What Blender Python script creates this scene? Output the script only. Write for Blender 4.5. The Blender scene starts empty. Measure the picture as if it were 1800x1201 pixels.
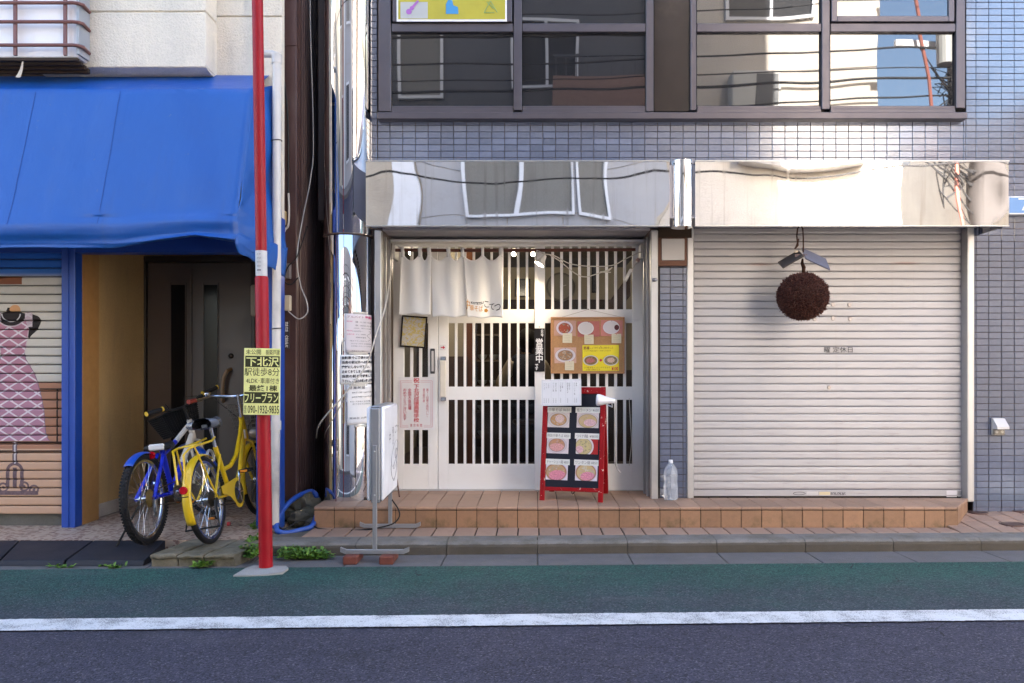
import bpy, bmesh, math, random
from mathutils import Vector, Matrix, noise
random.seed(7)
rnd = random.random
PI = math.pi
S = bpy.context.scene
COL = S.collection

# ---------------------------------------------------------------- camera
CAMZ = 1.22
cam_d = bpy.data.cameras.new('camera')
cam = bpy.data.objects.new('camera', cam_d)
COL.objects.link(cam)
cam.location = (0, 0, CAMZ)
cam.rotation_euler = (PI / 2, 0, 0)
cam_d.sensor_width = 36
cam_d.lens = 28.0
cam_d.shift_x = -40 / 1800
cam_d.shift_y = 54.5 / 1800
cam_d.clip_start = 0.05
cam_d.clip_end = 2000
S.camera = cam

# ---------------------------------------------------------------- sky and sun
SUN_EL = math.radians(33)
SUN_A = 0.15                       # the sun stands behind the shop, a little to the right
world = bpy.data.worlds.new('World')
S.world = world
world.use_nodes = True
wn = world.node_tree
wn.nodes.clear()
sky = wn.nodes.new('ShaderNodeTexSky')
sky.sky_type = 'NISHITA'
sky.sun_disc = False
sky.sun_elevation = SUN_EL
sky.sun_rotation = math.atan2(SUN_A, 1.0)
sky.air_density = 1.0
sky.dust_density = 2.5
sky.ozone_density = 1.0
bg = wn.nodes.new('ShaderNodeBackground')
bg.inputs['Strength'].default_value = 0.108
wo = wn.nodes.new('ShaderNodeOutputWorld')
wn.links.new(sky.outputs[0], bg.inputs[0])
wn.links.new(bg.outputs[0], wo.inputs[0])
sun_d = bpy.data.lights.new('sun', 'SUN')
sun_d.energy = 5.0
sun_d.angle = math.radians(0.53)
sun_d.color = (1.0, 0.965, 0.915)
sun = bpy.data.objects.new('sun', sun_d)
COL.objects.link(sun)
_d = Vector((-SUN_A, -1.0, 0)).normalized() * math.cos(SUN_EL) + Vector((0, 0, -math.sin(SUN_EL)))
sun.rotation_euler = _d.to_track_quat('-Z', 'Y').to_euler()
sun.location = (6, 30, 25)

S.view_settings.view_transform = 'Standard'
S.view_settings.look = 'None'
S.view_settings.exposure = 3.45
S.view_settings.gamma = 1.0
S.render.engine = 'CYCLES'
S.cycles.use_denoising = True
S.cycles.max_bounces = 8
S.cycles.diffuse_bounces = 4
S.cycles.glossy_bounces = 4
S.cycles.transmission_bounces = 6
S.cycles.transparent_max_bounces = 8
S.cycles.sample_clamp_indirect = 8.0

# ---------------------------------------------------------------- helpers
def X(px, Y): return (px - 940.0) * Y / 1400.0
def Z(py, Y): return CAMZ - (py - 655.0) * Y / 1400.0

WO = {}                                     # world origin of every object

def thing(name, label, cat, loc=(0, 0, 0), group=None, kind=None):
    o = bpy.data.objects.new(name, None)
    o.empty_display_size = 0.1
    COL.objects.link(o)
    o.location = loc
    WO[o] = Vector(loc)
    tag(o, label, cat, group, kind)
    return o

def tag(o, label=None, cat=None, group=None, kind=None):
    if label: o['label'] = label
    if cat: o['category'] = cat
    if group: o['group'] = group
    if kind: o['kind'] = kind
    return o

class Plane:
    """a flat frame: origin, right, up; n points out of the face"""
    def __init__(s, o, r=(1, 0, 0), up=(0, 0, 1)):
        s.o = Vector(o); s.r = Vector(r).normalized(); s.up = Vector(up).normalized(); s.n = s.r.cross(s.up)
    def pt(s, u, v, n=0.0): return s.o + s.r * u + s.up * v + s.n * n
    def rolled(s, deg):
        a = math.radians(deg); c, q = math.cos(a), math.sin(a)
        return Plane(s.o, s.r * c + s.up * q, s.up * c - s.r * q)

class MB:
    def __init__(s): s.v = []; s.f = []
    def add(s, vs, fs):
        b = len(s.v); s.v += [Vector(p) for p in vs]; s.f += [tuple(b + i for i in f) for f in fs]; return s
    def box(s, x0, x1, y0, y1, z0, z1, bev=0.0):
        if x0 > x1: x0, x1 = x1, x0
        if y0 > y1: y0, y1 = y1, y0
        if z0 > z1: z0, z1 = z1, z0
        return s.obox(Plane((0, 0, 0), (1, 0, 0), (0, 1, 0)), x0, x1, y0, y1, z0, z1, bev)
    def obox(s, P, u0, u1, v0, v1, n0, n1, bev=0.0):
        b = min(bev, (u1 - u0) * .45, (v1 - v0) * .45, (n1 - n0) * .45)
        if b <= 0:
            vs = [P.pt(u, v, n) for n in (n0, n1) for v in (v0, v1) for u in (u0, u1)]
            return s.add(vs, [(0, 2, 3, 1), (4, 5, 7, 6), (0, 1, 5, 4), (2, 6, 7, 3), (0, 4, 6, 2), (1, 3, 7, 5)])
        U, V, N = (u0, u1), (v0, v1), (n0, n1)
        vs = []; ix = {}
        for i in (0, 1):
            for j in (0, 1):
                for k in (0, 1):
                    du, dv, dn = (b if i == 0 else -b), (b if j == 0 else -b), (b if k == 0 else -b)
                    ix[i, j, k, 0] = len(vs); vs.append(P.pt(U[i], V[j] + dv, N[k] + dn))
                    ix[i, j, k, 1] = len(vs); vs.append(P.pt(U[i] + du, V[j], N[k] + dn))
                    ix[i, j, k, 2] = len(vs); vs.append(P.pt(U[i] + du, V[j] + dv, N[k]))
        fs = []
        q = ((0, 0), (1, 0), (1, 1), (0, 1))
        for e in (0, 1):
            a = [ix[e, j, k, 0] for j, k in q]; fs.append(a if e else a[::-1])
            a = [ix[i, e, k, 1] for i, k in q]; fs.append(a[::-1] if e else a)
            a = [ix[i, j, e, 2] for i, j in q]; fs.append(a if e else a[::-1])
        for i in (0, 1):
            for j in (0, 1):
                a = [ix[i, j, 0, 0], ix[i, j, 0, 1], ix[i, j, 1, 1], ix[i, j, 1, 0]]; fs.append(a if (i + j) % 2 else a[::-1])
                a = [ix[i, 0, j, 0], ix[i, 0, j, 2], ix[i, 1, j, 2], ix[i, 1, j, 0]]; fs.append(a[::-1] if (i + j) % 2 else a)
                a = [ix[0, i, j, 1], ix[0, i, j, 2], ix[1, i, j, 2], ix[1, i, j, 1]]; fs.append(a if (i + j) % 2 else a[::-1])
                for k in (0, 1):
                    a = [ix[i, j, k, 0], ix[i, j, k, 1], ix[i, j, k, 2]]; fs.append(a if (i + j + k) % 2 else a[::-1])
        return s.add(vs, fs)
    def cyl(s, p0, p1, r0, r1=None, seg=12, caps=True):
        return s.tube([p0, p1], r0, seg, radii=[r0, r0 if r1 is None else r1], caps=caps)
    def tube(s, path, r, seg=8, closed=False, radii=None, caps=True):
        P = [Vector(p) for p in path]; n = len(P)
        if closed: T = [(P[(i + 1) % n] - P[i - 1]).normalized() for i in range(n)]
        else: T = [(P[min(i + 1, n - 1)] - P[max(i - 1, 0)]).normalized() for i in range(n)]
        up = Vector((0, 0, 1)) if abs(T[0].z) < .9 else Vector((1, 0, 0))
        a = T[0].cross(up).normalized(); b0 = len(s.v)
        for i in range(n):
            if i:
                a = a - T[i] * a.dot(T[i])
                a = a.normalized() if a.length > 1e-6 else T[i].orthogonal().normalized()
            b = T[i].cross(a); rr = radii[i] if radii else r
            for k in range(seg):
                t = 2 * PI * k / seg
                s.v.append(P[i] + (a * math.cos(t) + b * math.sin(t)) * rr)
        for i in range(n if closed else n - 1):
            for k in range(seg):
                j = (i + 1) % n; k2 = (k + 1) % seg
                s.f.append((b0 + i * seg + k, b0 + i * seg + k2, b0 + j * seg + k2, b0 + j * seg + k))
        if caps and not closed:
            s.f.append(tuple(b0 + k for k in range(seg))[::-1])
            s.f.append(tuple(b0 + (n - 1) * seg + k for k in range(seg)))
        return s
    def lathe(s, prof, c, axis=(0, 0, 1), seg=24, a0=0, a1=2 * PI):
        c = Vector(c); ax = Vector(axis).normalized(); u = ax.orthogonal().normalized(); w = ax.cross(u); b0 = len(s.v); n = len(prof)
        full = abs(a1 - a0 - 2 * PI) < 1e-6; m = seg if full else seg + 1
        for k in range(m):
            t = a0 + (a1 - a0) * k / seg
            for r, h in prof: s.v.append(c + ax * h + (u * math.cos(t) + w * math.sin(t)) * r)
        for k in range(seg):
            k2 = (k + 1) % m
            for i in range(n - 1): s.f.append((b0 + k * n + i, b0 + k2 * n + i, b0 + k2 * n + i + 1, b0 + k * n + i + 1))
        return s
    def prism(s, poly, vec):
        vec = Vector(vec); n = len(poly); vs = [Vector(p) for p in poly] + [Vector(p) + vec for p in poly]
        fs = [tuple(range(n))[::-1], tuple(range(n, 2 * n))] + [(i, (i + 1) % n, n + (i + 1) % n, n + i) for i in range(n)]
        return s.add(vs, fs)
    def grid(s, fn, nu, nv):
        b = len(s.v)
        for j in range(nv + 1):
            for i in range(nu + 1): s.v.append(Vector(fn(i / nu, j / nv)))
        w = nu + 1
        for j in range(nv):
            for i in range(nu): s.f.append((b + j * w + i, b + j * w + i + 1, b + (j + 1) * w + i + 1, b + (j + 1) * w + i))
        return s
    def sphere(s, c, r, seg=16, rings=10, sc=(1, 1, 1), f=None):
        c = Vector(c); b = len(s.v)
        for j in range(rings + 1):
            t = PI * j / rings
            for i in range(seg):
                p = 2 * PI * i / seg
                d = Vector((math.sin(t) * math.cos(p) * sc[0], math.sin(t) * math.sin(p) * sc[1], math.cos(t) * sc[2]))
                s.v.append(c + d * r * (f(d) if f else 1))
        for j in range(rings):
            for i in range(seg):
                i2 = (i + 1) % seg
                s.f.append((b + j * seg + i, b + (j + 1) * seg + i, b + (j + 1) * seg + i2, b + j * seg + i2))
        return s
    def mesh(s, name, off=(0, 0, 0), smooth=False):
        off = Vector(off); me = bpy.data.meshes.new(name)
        me.from_pydata([tuple(p - off) for p in s.v], [], s.f); me.validate()
        bm = bmesh.new(); bm.from_mesh(me); bmesh.ops.recalc_face_normals(bm, faces=bm.faces); bm.to_mesh(me); bm.free(); me.update()
        if smooth:
            me.shade_smooth(); me.set_sharp_from_angle(angle=math.radians(40))
        return me
    def build(s, name, mat, parent=None, smooth=False, origin=None):
        off = Vector(origin) if origin is not None else (WO[parent] if parent else Vector((0, 0, 0)))
        o = bpy.data.objects.new(name, s.mesh(name, off, smooth)); COL.objects.link(o)
        if mat: o.data.materials.append(mat)
        if parent: o.parent = parent; o.location = off - WO[parent]
        else: o.location = off
        WO[o] = off
        return o

def inst(name, mesh, loc, parent=None, rot=None):
    """one more piece that shares its mesh data"""
    o = bpy.data.objects.new(name, mesh); COL.objects.link(o)
    L = Vector(loc)
    if parent: o.parent = parent; o.location = L - WO[parent]
    else: o.location = L
    if rot: o.rotation_euler = rot
    WO[o] = L
    return o

def sheet(name, P, w, h, mat, th=.0012, parent=None, uvx=True):
    """a flat print with thickness; UV 0..1 over its face"""
    m = MB().obox(P, -w / 2, w / 2, -h / 2, h / 2, 0, th)
    o = m.build(name, mat, parent, origin=P.o if not parent else None)
    uv = o.data.uv_layers.new(name='UVMap')
    off = WO[o]
    for l in o.data.loops:
        p = o.data.vertices[l.vertex_index].co + off - P.o
        uv.data[l.index].uv = (p.dot(P.r) / w + .5, p.dot(P.up) / h + .5)
    return o

TEXTS = []
def text(body, parent, mat, P, box, n=.0025, bold=0.0, warp=None, name='lettering', keep=False):
    """queue lettering fitted to box=(cu, cv, w, h) on plane P"""
    TEXTS.append((body, parent, mat, P, box, n, bold, warp, name, keep))

def flush_texts():
    tmp = []
    for t in TEXTS:
        c = bpy.data.curves.new('t', 'FONT'); c.body = t[0]; c.resolution_u = 2; c.align_x = 'CENTER'; c.offset = t[6]
        c.space_line = .92 if '\n' in t[0] and max(len(q) for q in t[0].split('\n')) == 1 else 1.0
        o = bpy.data.objects.new('t', c); COL.objects.link(o); tmp.append(o)
    dg = bpy.context.evaluated_depsgraph_get()
    for o, t in zip(tmp, TEXTS):
        body, parent, mat, P, (cu, cv, w, h), n, bold, warp, name, keep = t
        me = bpy.data.meshes.new_from_object(o.evaluated_get(dg))
        xs = [v.co.x for v in me.vertices]; ys = [v.co.y for v in me.vertices]
        if not xs: continue
        x0, x1, y0, y1 = min(xs), max(xs), min(ys), max(ys)
        sx = w / max(x1 - x0, 1e-5); sy = h / max(y1 - y0, 1e-5)
        if keep: sx = sy = min(sx, sy)
        off = WO[parent]
        for v in me.vertices:
            u = cu + (v.co.x - (x0 + x1) / 2) * sx; q = cv + (v.co.y - (y0 + y1) / 2) * sy
            v.co = (warp(u, q, n) if warp else P.pt(u, q, n)) - off
        me.materials.clear(); me.materials.append(mat)
        ob = bpy.data.objects.new(name, me); COL.objects.link(ob); ob.parent = parent
        WO[ob] = off
    for o in tmp:
        c = o.data; bpy.data.objects.remove(o); bpy.data.curves.remove(c)

# ---------------------------------------------------------------- materials
class E:
    """shader arithmetic"""
    nt = None
    def __init__(s, k): s.k = k
    @staticmethod
    def op(o, *a, clamp=False):
        n = E.nt.nodes.new('ShaderNodeMath'); n.operation = o; n.use_clamp = clamp
        for i, q in enumerate(a):
            if isinstance(q, E): E.nt.links.new(q.k, n.inputs[i])
            else: n.inputs[i].default_value = q
        return E(n.outputs[0])
    def __add__(a, b): return E.op('ADD', a, b)
    __radd__ = __add__
    def __sub__(a, b): return E.op('SUBTRACT', a, b)
    def __rsub__(a, b): return E.op('SUBTRACT', b, a)
    def __mul__(a, b): return E.op('MULTIPLY', a, b)
    __rmul__ = __mul__
    def __truediv__(a, b): return E.op('DIVIDE', a, b)
    def __gt__(a, b): return E.op('GREATER_THAN', a, b)
    def __lt__(a, b): return E.op('LESS_THAN', a, b)
    def __and__(a, b): return E.op('MULTIPLY', a, b)
    def __or__(a, b): return E.op('MAXIMUM', a, b)
    def inv(a): return E.op('SUBTRACT', 1.0, a)
    def abs(a): return E.op('ABSOLUTE', a)
    def sqrt(a): return E.op('SQRT', a)
    def frac(a): return E.op('FRACT', a)
    def sin(a): return E.op('SINE', a)
    def step(a, lo, hi):
        n = E.nt.nodes.new('ShaderNodeMapRange'); n.interpolation_type = 'SMOOTHSTEP'
        E.nt.links.new(a.k, n.inputs[0]); n.inputs[1].default_value = lo; n.inputs[2].default_value = hi
        return E(n.outputs[0])

def ecol(c):
    if isinstance(c, E): return c
    n = E.nt.nodes.new('ShaderNodeRGB'); n.outputs[0].default_value = (*c, 1); return E(n.outputs[0])
def emix(f, a, b, blend='MIX'):
    n = E.nt.nodes.new('ShaderNodeMix'); n.data_type = 'RGBA'; n.blend_type = blend
    if isinstance(f, E): E.nt.links.new(f.k, n.inputs[0])
    else: n.inputs[0].default_value = f
    for q, i in ((a, 6), (b, 7)):
        if isinstance(q, E): E.nt.links.new(q.k, n.inputs[i])
        else: n.inputs[i].default_value = (*q, 1)
    return E(n.outputs[2])
def epos():
    g = E.nt.nodes.new('ShaderNodeNewGeometry'); return E(g.outputs['Position'])
def eobj():
    g = E.nt.nodes.new('ShaderNodeTexCoord'); return E(g.outputs['Object'])
def exyz(p):
    n = E.nt.nodes.new('ShaderNodeSeparateXYZ'); E.nt.links.new(p.k, n.inputs[0]); return [E(q) for q in n.outputs]
def euv():
    g = E.nt.nodes.new('ShaderNodeTexCoord'); return exyz(E(g.outputs['UV']))[:2]
def evec(x, y, z=0.0):
    n = E.nt.nodes.new('ShaderNodeCombineXYZ')
    for i, q in enumerate((x, y, z)):
        if isinstance(q, E): E.nt.links.new(q.k, n.inputs[i])
        else: n.inputs[i].default_value = q
    return E(n.outputs[0])
def escale(p, s):
    n = E.nt.nodes.new('ShaderNodeVectorMath'); n.operation = 'MULTIPLY'; E.nt.links.new(p.k, n.inputs[0]); n.inputs[1].default_value = s
    return E(n.outputs[0])
def enoise(p, scale, detail=4, rough=.55, dist=0.0):
    n = E.nt.nodes.new('ShaderNodeTexNoise'); n.inputs['Scale'].default_value = scale; n.inputs['Detail'].default_value = detail
    n.inputs['Roughness'].default_value = rough; n.inputs['Distortion'].default_value = dist
    E.nt.links.new(p.k, n.inputs['Vector']); return E(n.outputs[0])
def evor(p, scale, feat='F1', out=0, rand=1.0):
    n = E.nt.nodes.new('ShaderNodeTexVoronoi'); n.feature = feat; n.inputs['Scale'].default_value = scale; n.inputs['Randomness'].default_value = rand
    E.nt.links.new(p.k, n.inputs['Vector']); return E(n.outputs[out])
def erand():
    n = E.nt.nodes.new('ShaderNodeObjectInfo'); return E(n.outputs['Random'])
def ebump(h, strength=.3, dist=.01):
    n = E.nt.nodes.new('ShaderNodeBump'); n.inputs['Strength'].default_value = strength; n.inputs['Distance'].default_value = dist
    E.nt.links.new(h.k, n.inputs['Height']); return E(n.outputs[0])
def eset(b, name, v):
    if isinstance(v, E): E.nt.links.new(v.k, b.inputs[name])
    elif isinstance(v, tuple): b.inputs[name].default_value = (*v, 1)
    else: b.inputs[name].default_value = v

def newmat(name):
    m = bpy.data.materials.new(name); m.use_nodes = True; E.nt = m.node_tree
    b = next(n for n in m.node_tree.nodes if n.type == 'BSDF_PRINCIPLED')
    return m, b

def M(name, col, rough=.5, metal=0.0, var=.10, vs=5.0, bump=0.0, bs=80.0, rv=.1, rand=0.0, dirt=0.0, dcol=(.05, .04, .035), ds=3.0,
      streak=False, spec=None, emit=None, es=0.0, coat=0.0, trans=0.0, chips=None, chipamt=.62, chipscale=18):
    m, b = newmat(name)
    p = epos()
    n1 = enoise(p, vs, 5)
    f = (n1 - .5) * (2 * var) + 1.0
    if rand: f = f * ((erand() - .5) * (2 * rand) + 1.0)
    c = emix(1.0, col, evec(f, f, f), 'MULTIPLY')
    if dirt:
        q = escale(p, (1, 1, .12)) if streak else p
        d = enoise(q, ds * (4 if streak else 1), 6, .62).step(.48, .78) * dirt
        c = emix(d, c, dcol)
    if chips:
        k = (enoise(p, chipscale, 6, .7) > chipamt)
        c = emix(k, c, chips)
    eset(b, 'Base Color', c)
    if rv: eset(b, 'Roughness', E.op('ADD', (enoise(p, vs * 1.7, 4) - .5) * (2 * rv), rough, clamp=True))
    else: eset(b, 'Roughness', rough)
    b.inputs['Metallic'].default_value = metal
    if spec is None and metal == 0 and max(col) < .07: spec = .18
    if spec is not None: b.inputs['Specular IOR Level'].default_value = spec
    if coat: b.inputs['Coat Weight'].default_value = coat; b.inputs['Coat Roughness'].default_value = .08
    if trans: b.inputs['Transmission Weight'].default_value = trans
    if bump: eset(b, 'Normal', ebump(enoise(p, bs, 4, .6), bump, .004))
    if emit: eset(b, 'Emission Color', emit); b.inputs['Emission Strength'].default_value = es
    return m

# ================================================================ MATERIALS of the setting
def asphalt_mat(name, base, paint=None, wear=0.0, fine=1.0):
    m, b = newmat(name)
    p = epos()
    g = evor(p, 135, out=1)                       # aggregate stones
    gs = exyz(g)[0]
    sp = enoise(p, 260, 2, .7)
    big = enoise(p, 1.3, 5)
    mid = enoise(p, 9, 5, .6)
    f = (gs - .5) * 1.25 * fine + (sp - .5) * 1.3 * fine + 1.0 + (big - .5) * .5 + (mid - .5) * .35
    f = E.op('MAXIMUM', f, .25)
    c = emix(1.0, base, evec(f, f, f), 'MULTIPLY')
    pale = (gs > .93) & (sp > .52)
    c = emix(pale * .55, c, (.26, .25, .26))
    if paint:
        x, y, z = exyz(p)
        yy = y - .033 * x                          # distance across the lane, measured along the kerb
        away = yy.step(4.05, 5.0) * 1.0
        k = enoise(p, 2.2, 6, .65) * .8 + mid * .45 + away * .42 - gs * .28 - sp * .3
        pc = emix(1.0, paint, evec(f, f, f), 'MULTIPLY')
        c = emix(k.step(.15, .80) * .9, c, pc)
    # oil stains, worn wheel track and hairline cracks
    st_ = enoise(escale(p, (.5, 1.6, 1)), 1.7, 6, .6)
    c = emix(st_.step(.54, .72) * .32, c, (.022, .021, .026))
    c = emix(enoise(escale(p, (.35, 2.2, 1)), 2.3, 5, .55).step(.56, .74) * .22, c, (.12, .115, .13))
    warp_ = enoise(p, 3.0, 4, .6)
    n_ = E.nt.nodes.new('ShaderNodeVectorMath'); n_.operation = 'ADD'; E.nt.links.new(p.k, n_.inputs[0]); E.nt.links.new(evec(warp_ * .35, warp_ * .35).k, n_.inputs[1])
    ck = evor(E(n_.outputs[0]), .9, 'DISTANCE_TO_EDGE')
    c = emix((ck < .0018) & (enoise(p, .8, 3) > .58), c, (.012, .012, .014))
    eset(b, 'Base Color', c)
    eset(b, 'Roughness', .72)
    b.inputs['Specular IOR Level'].default_value = .35
    h = E.op('SUBTRACT', 1.0, evor(p, 135)) * .8 + sp * .4
    eset(b, 'Normal', ebump(h, .7, .006))
    return m
MAT = {}
MAT['asphalt'] = asphalt_mat('asphalt', (.042, .040, .060))
MAT['green_lane'] = asphalt_mat('green_lane', (.040, .048, .060), paint=(.017, .074, .058))

def line_mat():
    m, b = newmat('line_paint')
    p = epos()
    sp = enoise(p, 230, 3, .7); n = enoise(p, 6, 6, .65); cr = evor(p, 150)
    k = (n * .5 + sp * .5 + cr * .25) > .682
    c = emix(n.step(.3, .75), (.66, .66, .66), (.54, .54, .54))
    eset(b, 'Base Color', emix(k * .7, c, (.1, .1, .11)))
    eset(b, 'Roughness', .6)
    eset(b, 'Normal', ebump(sp, .5, .004))
    return m
MAT['line'] = line_mat()

def concrete_mat(name, col, moss=0.0, var=.25, face_dark=False):
    m, b = newmat(name)
    p = epos(); x, y, z = exyz(p)
    n = enoise(p, 3.2, 7, .65); sp = enoise(p, 130, 3, .7); mid = enoise(p, 16, 5)
    f = (n - .5) * 2 * var + (sp - .5) * .5 + (mid - .5) * .3 + 1.0
    c = emix(1.0, col, evec(f, f, f), 'MULTIPLY')
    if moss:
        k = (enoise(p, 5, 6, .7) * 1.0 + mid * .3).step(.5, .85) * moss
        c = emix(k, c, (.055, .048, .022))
        if face_dark:                       # patchy darker brown, denser low on the kerb face
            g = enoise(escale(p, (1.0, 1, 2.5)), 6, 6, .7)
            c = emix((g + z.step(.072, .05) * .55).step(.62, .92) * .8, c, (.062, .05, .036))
    eset(b, 'Base Color', c); eset(b, 'Roughness', .8)
    b.inputs['Specular IOR Level'].default_value = .3
    eset(b, 'Normal', ebump(sp + mid, .55, .005))
    return m
MAT['kerb'] = concrete_mat('kerb_concrete', (.19, .175, .16), moss=.5, face_dark=True)
MAT['gutter'] = concrete_mat('gutter_concrete', (.135, .125, .125), moss=.15)
MAT['block'] = concrete_mat('ramp_block', (.19, .165, .12), moss=.7)
MAT['old_concrete'] = concrete_mat('old_concrete', (.30, .29, .27))
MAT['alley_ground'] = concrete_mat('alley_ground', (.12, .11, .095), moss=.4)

def glazed_tile(name, col, rough, rand, coat=0.0, dirt=0.0, moss=0.0, bump=.15, ior=1.5):
    m, b = newmat(name)
    p = epos(); r = erand()
    n = enoise(p, 40, 4, .6); big = enoise(p, 1.6, 5)
    f = (n - .5) * .35 + (big - .5) * .35 + (r - .5) * 2 * rand + 1.0
    c = emix(1.0, col, evec(f, f, f), 'MULTIPLY')
    if dirt:
        c = emix(enoise(p, 7, 7, .7).step(.52, .8) * dirt, c, (.09, .06, .04))
    if moss:
        x, y, z = exyz(p)
        k = enoise(p, 9, 6, .7).step(.45, .75) * z.step(.20, .08) * moss
        c = emix(k, c, (.075, .062, .02))
    eset(b, 'Base Color', c)
    eset(b, 'Roughness', E.op('ADD', (big - .5) * .15 + (n - .5) * .1, rough, clamp=True))
    if coat: b.inputs['Coat Weight'].default_value = coat
    b.inputs['IOR'].default_value = ior
    eset(b, 'Normal', ebump(enoise(p, 55, 3) + big * .3, bump, .004))
    return m
MAT['blue_tile'] = glazed_tile('blue_glazed_tile', (.108, .124, .180), .13, .17, bump=.08, ior=2.3, dirt=.16)
MAT['grout'] = M('grout', (.065, .050, .045), .95, bump=.4)
MAT['step_tile'] = glazed_tile('terracotta_tile', (.33, .20, .13), .62, .14, dirt=.4, moss=.0, bump=.35)
MAT['riser_tile'] = glazed_tile('terracotta_riser', (.28, .152, .083), .6, .12, dirt=.45, moss=.9, bump=.35)
MAT['paving_tile'] = glazed_tile('paving_tile', (.31, .20, .145), .66, .10, dirt=.35, bump=.4)
MAT['step_mortar'] = M('step_mortar', (.035, .024, .018), .95, bump=.5)

def steel_mat(name, col=(.76, .76, .77), rough=.008, wave=.05, ws=2.0, streak=.0):
    m, b = newmat(name)
    p = epos(); x, y, z = exyz(p)
    w = enoise(escale(p, (1.0, 1.0, .5)), ws, 2, .4)
    fine = enoise(escale(p, (60, 60, 1.2)), 1.0, 3, .6)
    drip = enoise(escale(p, (22, 22, 1.0)), 1.0, 4, .6).step(.5, .8)
    eset(b, 'Base Color', emix(drip * streak, emix(enoise(p, 7, 6, .7).step(.5, .8) * .35, col, (.52, .50, .48)), (.42, .38, .35)))
    b.inputs['Metallic'].default_value = 1
    eset(b, 'Roughness', fine * .02 + rough + drip * streak * .10)
    eset(b, 'Normal', ebump(w, 1.0, wave))
    return m
MAT['steel'] = steel_mat('mirror_steel', wave=.0035, ws=1.6, streak=.55)
MAT['column_steel'] = steel_mat('column_steel', (.74, .74, .76), .012, .004, 2.0, .15)
MAT['alu'] = M('aluminium', (.52, .51, .50), .38, .75, var=.08, dirt=.25, dcol=(.2, .17, .15))
MAT['bronze'] = M('bronze_sash', (.105, .090, .098), .36, .5, var=.2, dirt=.4, dcol=(.10, .09, .09), ds=6)
MAT['soffit'] = M('soffit_sheet', (.40, .38, .40), .45, .3, var=.1)
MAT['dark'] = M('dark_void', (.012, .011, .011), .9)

def window_glass(name, tint=(.012, .012, .014), ior=2.1, wire=True):
    m, b = newmat(name)
    p = epos(); x, y, z = exyz(p)
    c = ecol(tint)
    if wire:
        a = ((x + z) * 42.0).frac(); d = ((x - z) * 42.0).frac()
        k = (a < .10) | (d < .10)
        c = emix(k * .8, tint, (.05, .046, .042))
        dust = enoise(p, 3, 6, .6).step(.45, .8)
        c = emix(dust * .25, c, (.05, .045, .04))
    eset(b, 'Base Color', c); eset(b, 'Roughness', .015)
    b.inputs['IOR'].default_value = ior
    eset(b, 'Normal', ebump(enoise(p, 1.1, 1, .3), 1.0, .004))
    return m
MAT['wired_glass'] = window_glass('wired_glass')
def clear_glass(name, refl=.16):
    m = bpy.data.materials.new(name); m.use_nodes = True; E.nt = nt = m.node_tree
    nt.nodes.clear()
    t = nt.nodes.new('ShaderNodeBsdfTransparent'); t.inputs[0].default_value = (.86, .87, .86, 1)
    g = nt.nodes.new('ShaderNodeBsdfGlossy'); g.inputs['Roughness'].default_value = .02; g.inputs['Color'].default_value = (1, 1, 1, 1)
    fr = nt.nodes.new('ShaderNodeFresnel'); fr.inputs[0].default_value = 1.28
    mx = nt.nodes.new('ShaderNodeMixShader'); o = nt.nodes.new('ShaderNodeOutputMaterial')
    nt.links.new(fr.outputs[0], mx.inputs[0]); nt.links.new(t.outputs[0], mx.inputs[1]); nt.links.new(g.outputs[0], mx.inputs[2])
    nt.links.new(mx.outputs[0], o.inputs[0])
    return m
MAT['clear_glass'] = clear_glass('clear_glass')

def stucco_mat(name, col, grime=.3, bs=70, bump=.9):
    m, b = newmat(name)
    p = epos(); x, y, z = exyz(p)
    n = enoise(p, 2.0, 6, .6); f = (n - .5) * .3 + (enoise(p, 60, 3) - .5) * .25 + 1.0
    c = emix(1.0, col, evec(f, f, f), 'MULTIPLY')
    k = enoise(escale(p, (5, 5, 1)), 1.4, 7, .65).step(.5, .8) * grime
    eset(b, 'Base Color', emix(k, c, (.17, .15, .13)))
    eset(b, 'Roughness', .9); b.inputs['Specular IOR Level'].default_value = .2
    eset(b, 'Normal', ebump(enoise(p, bs, 5, .65), bump, .012))
    return m
MAT['stucco'] = stucco_mat('beige_stucco', (.78, .70, .58), .22)
MAT['tan_stucco'] = stucco_mat('tan_stucco', (.46, .32, .155), .3, 60, .4)
MAT['skirting'] = concrete_mat('skirting', (.40, .37, .34))
MAT['brown_siding'] = M('brown_siding', (.080, .040, .036), .45, .2, var=.25, dirt=.25, dcol=(.1, .08, .07), ds=5)
MAT['blue_paint'] = M('blue_paint', (.012, .060, .33), .38, var=.12, dirt=.15, dcol=(.02, .03, .10), chips=(.35, .4, .5), chipamt=.80, chipscale=30)
MAT['wood_panel'] = M('wood_panel', (.36, .19, .065), .5, var=.2, vs=14)
MAT['door_brown'] = M('door_brown', (.14, .11, .092), .42, .25, var=.1)
MAT['door_frame_brown'] = M('door_frame_brown', (.065, .05, .042), .4, .3)
MAT['dark_glass'] = M('dark_door_glass', (.014, .013, .014), .12, var=.1)
MAT['white_panel'] = M('frosted_white_panel', (.82, .79, .80), .5, var=.06, dirt=.3, dcol=(.45, .28, .2), ds=2, streak=True)
MAT['brown_metal'] = M('brown_metal', (.17, .065, .055), .5, .1, var=.2, dirt=.3, dcol=(.3, .18, .15))
MAT['dark_wood'] = M('dark_wood', (.045, .028, .018), .7, var=.3)
MAT['pvc'] = M('pvc_pipe', (.60, .56, .52), .45, var=.06, dirt=.75, dcol=(.10, .09, .09), ds=1.6, chips=(.2, .18, .17), chipamt=.74, chipscale=22)

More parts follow.
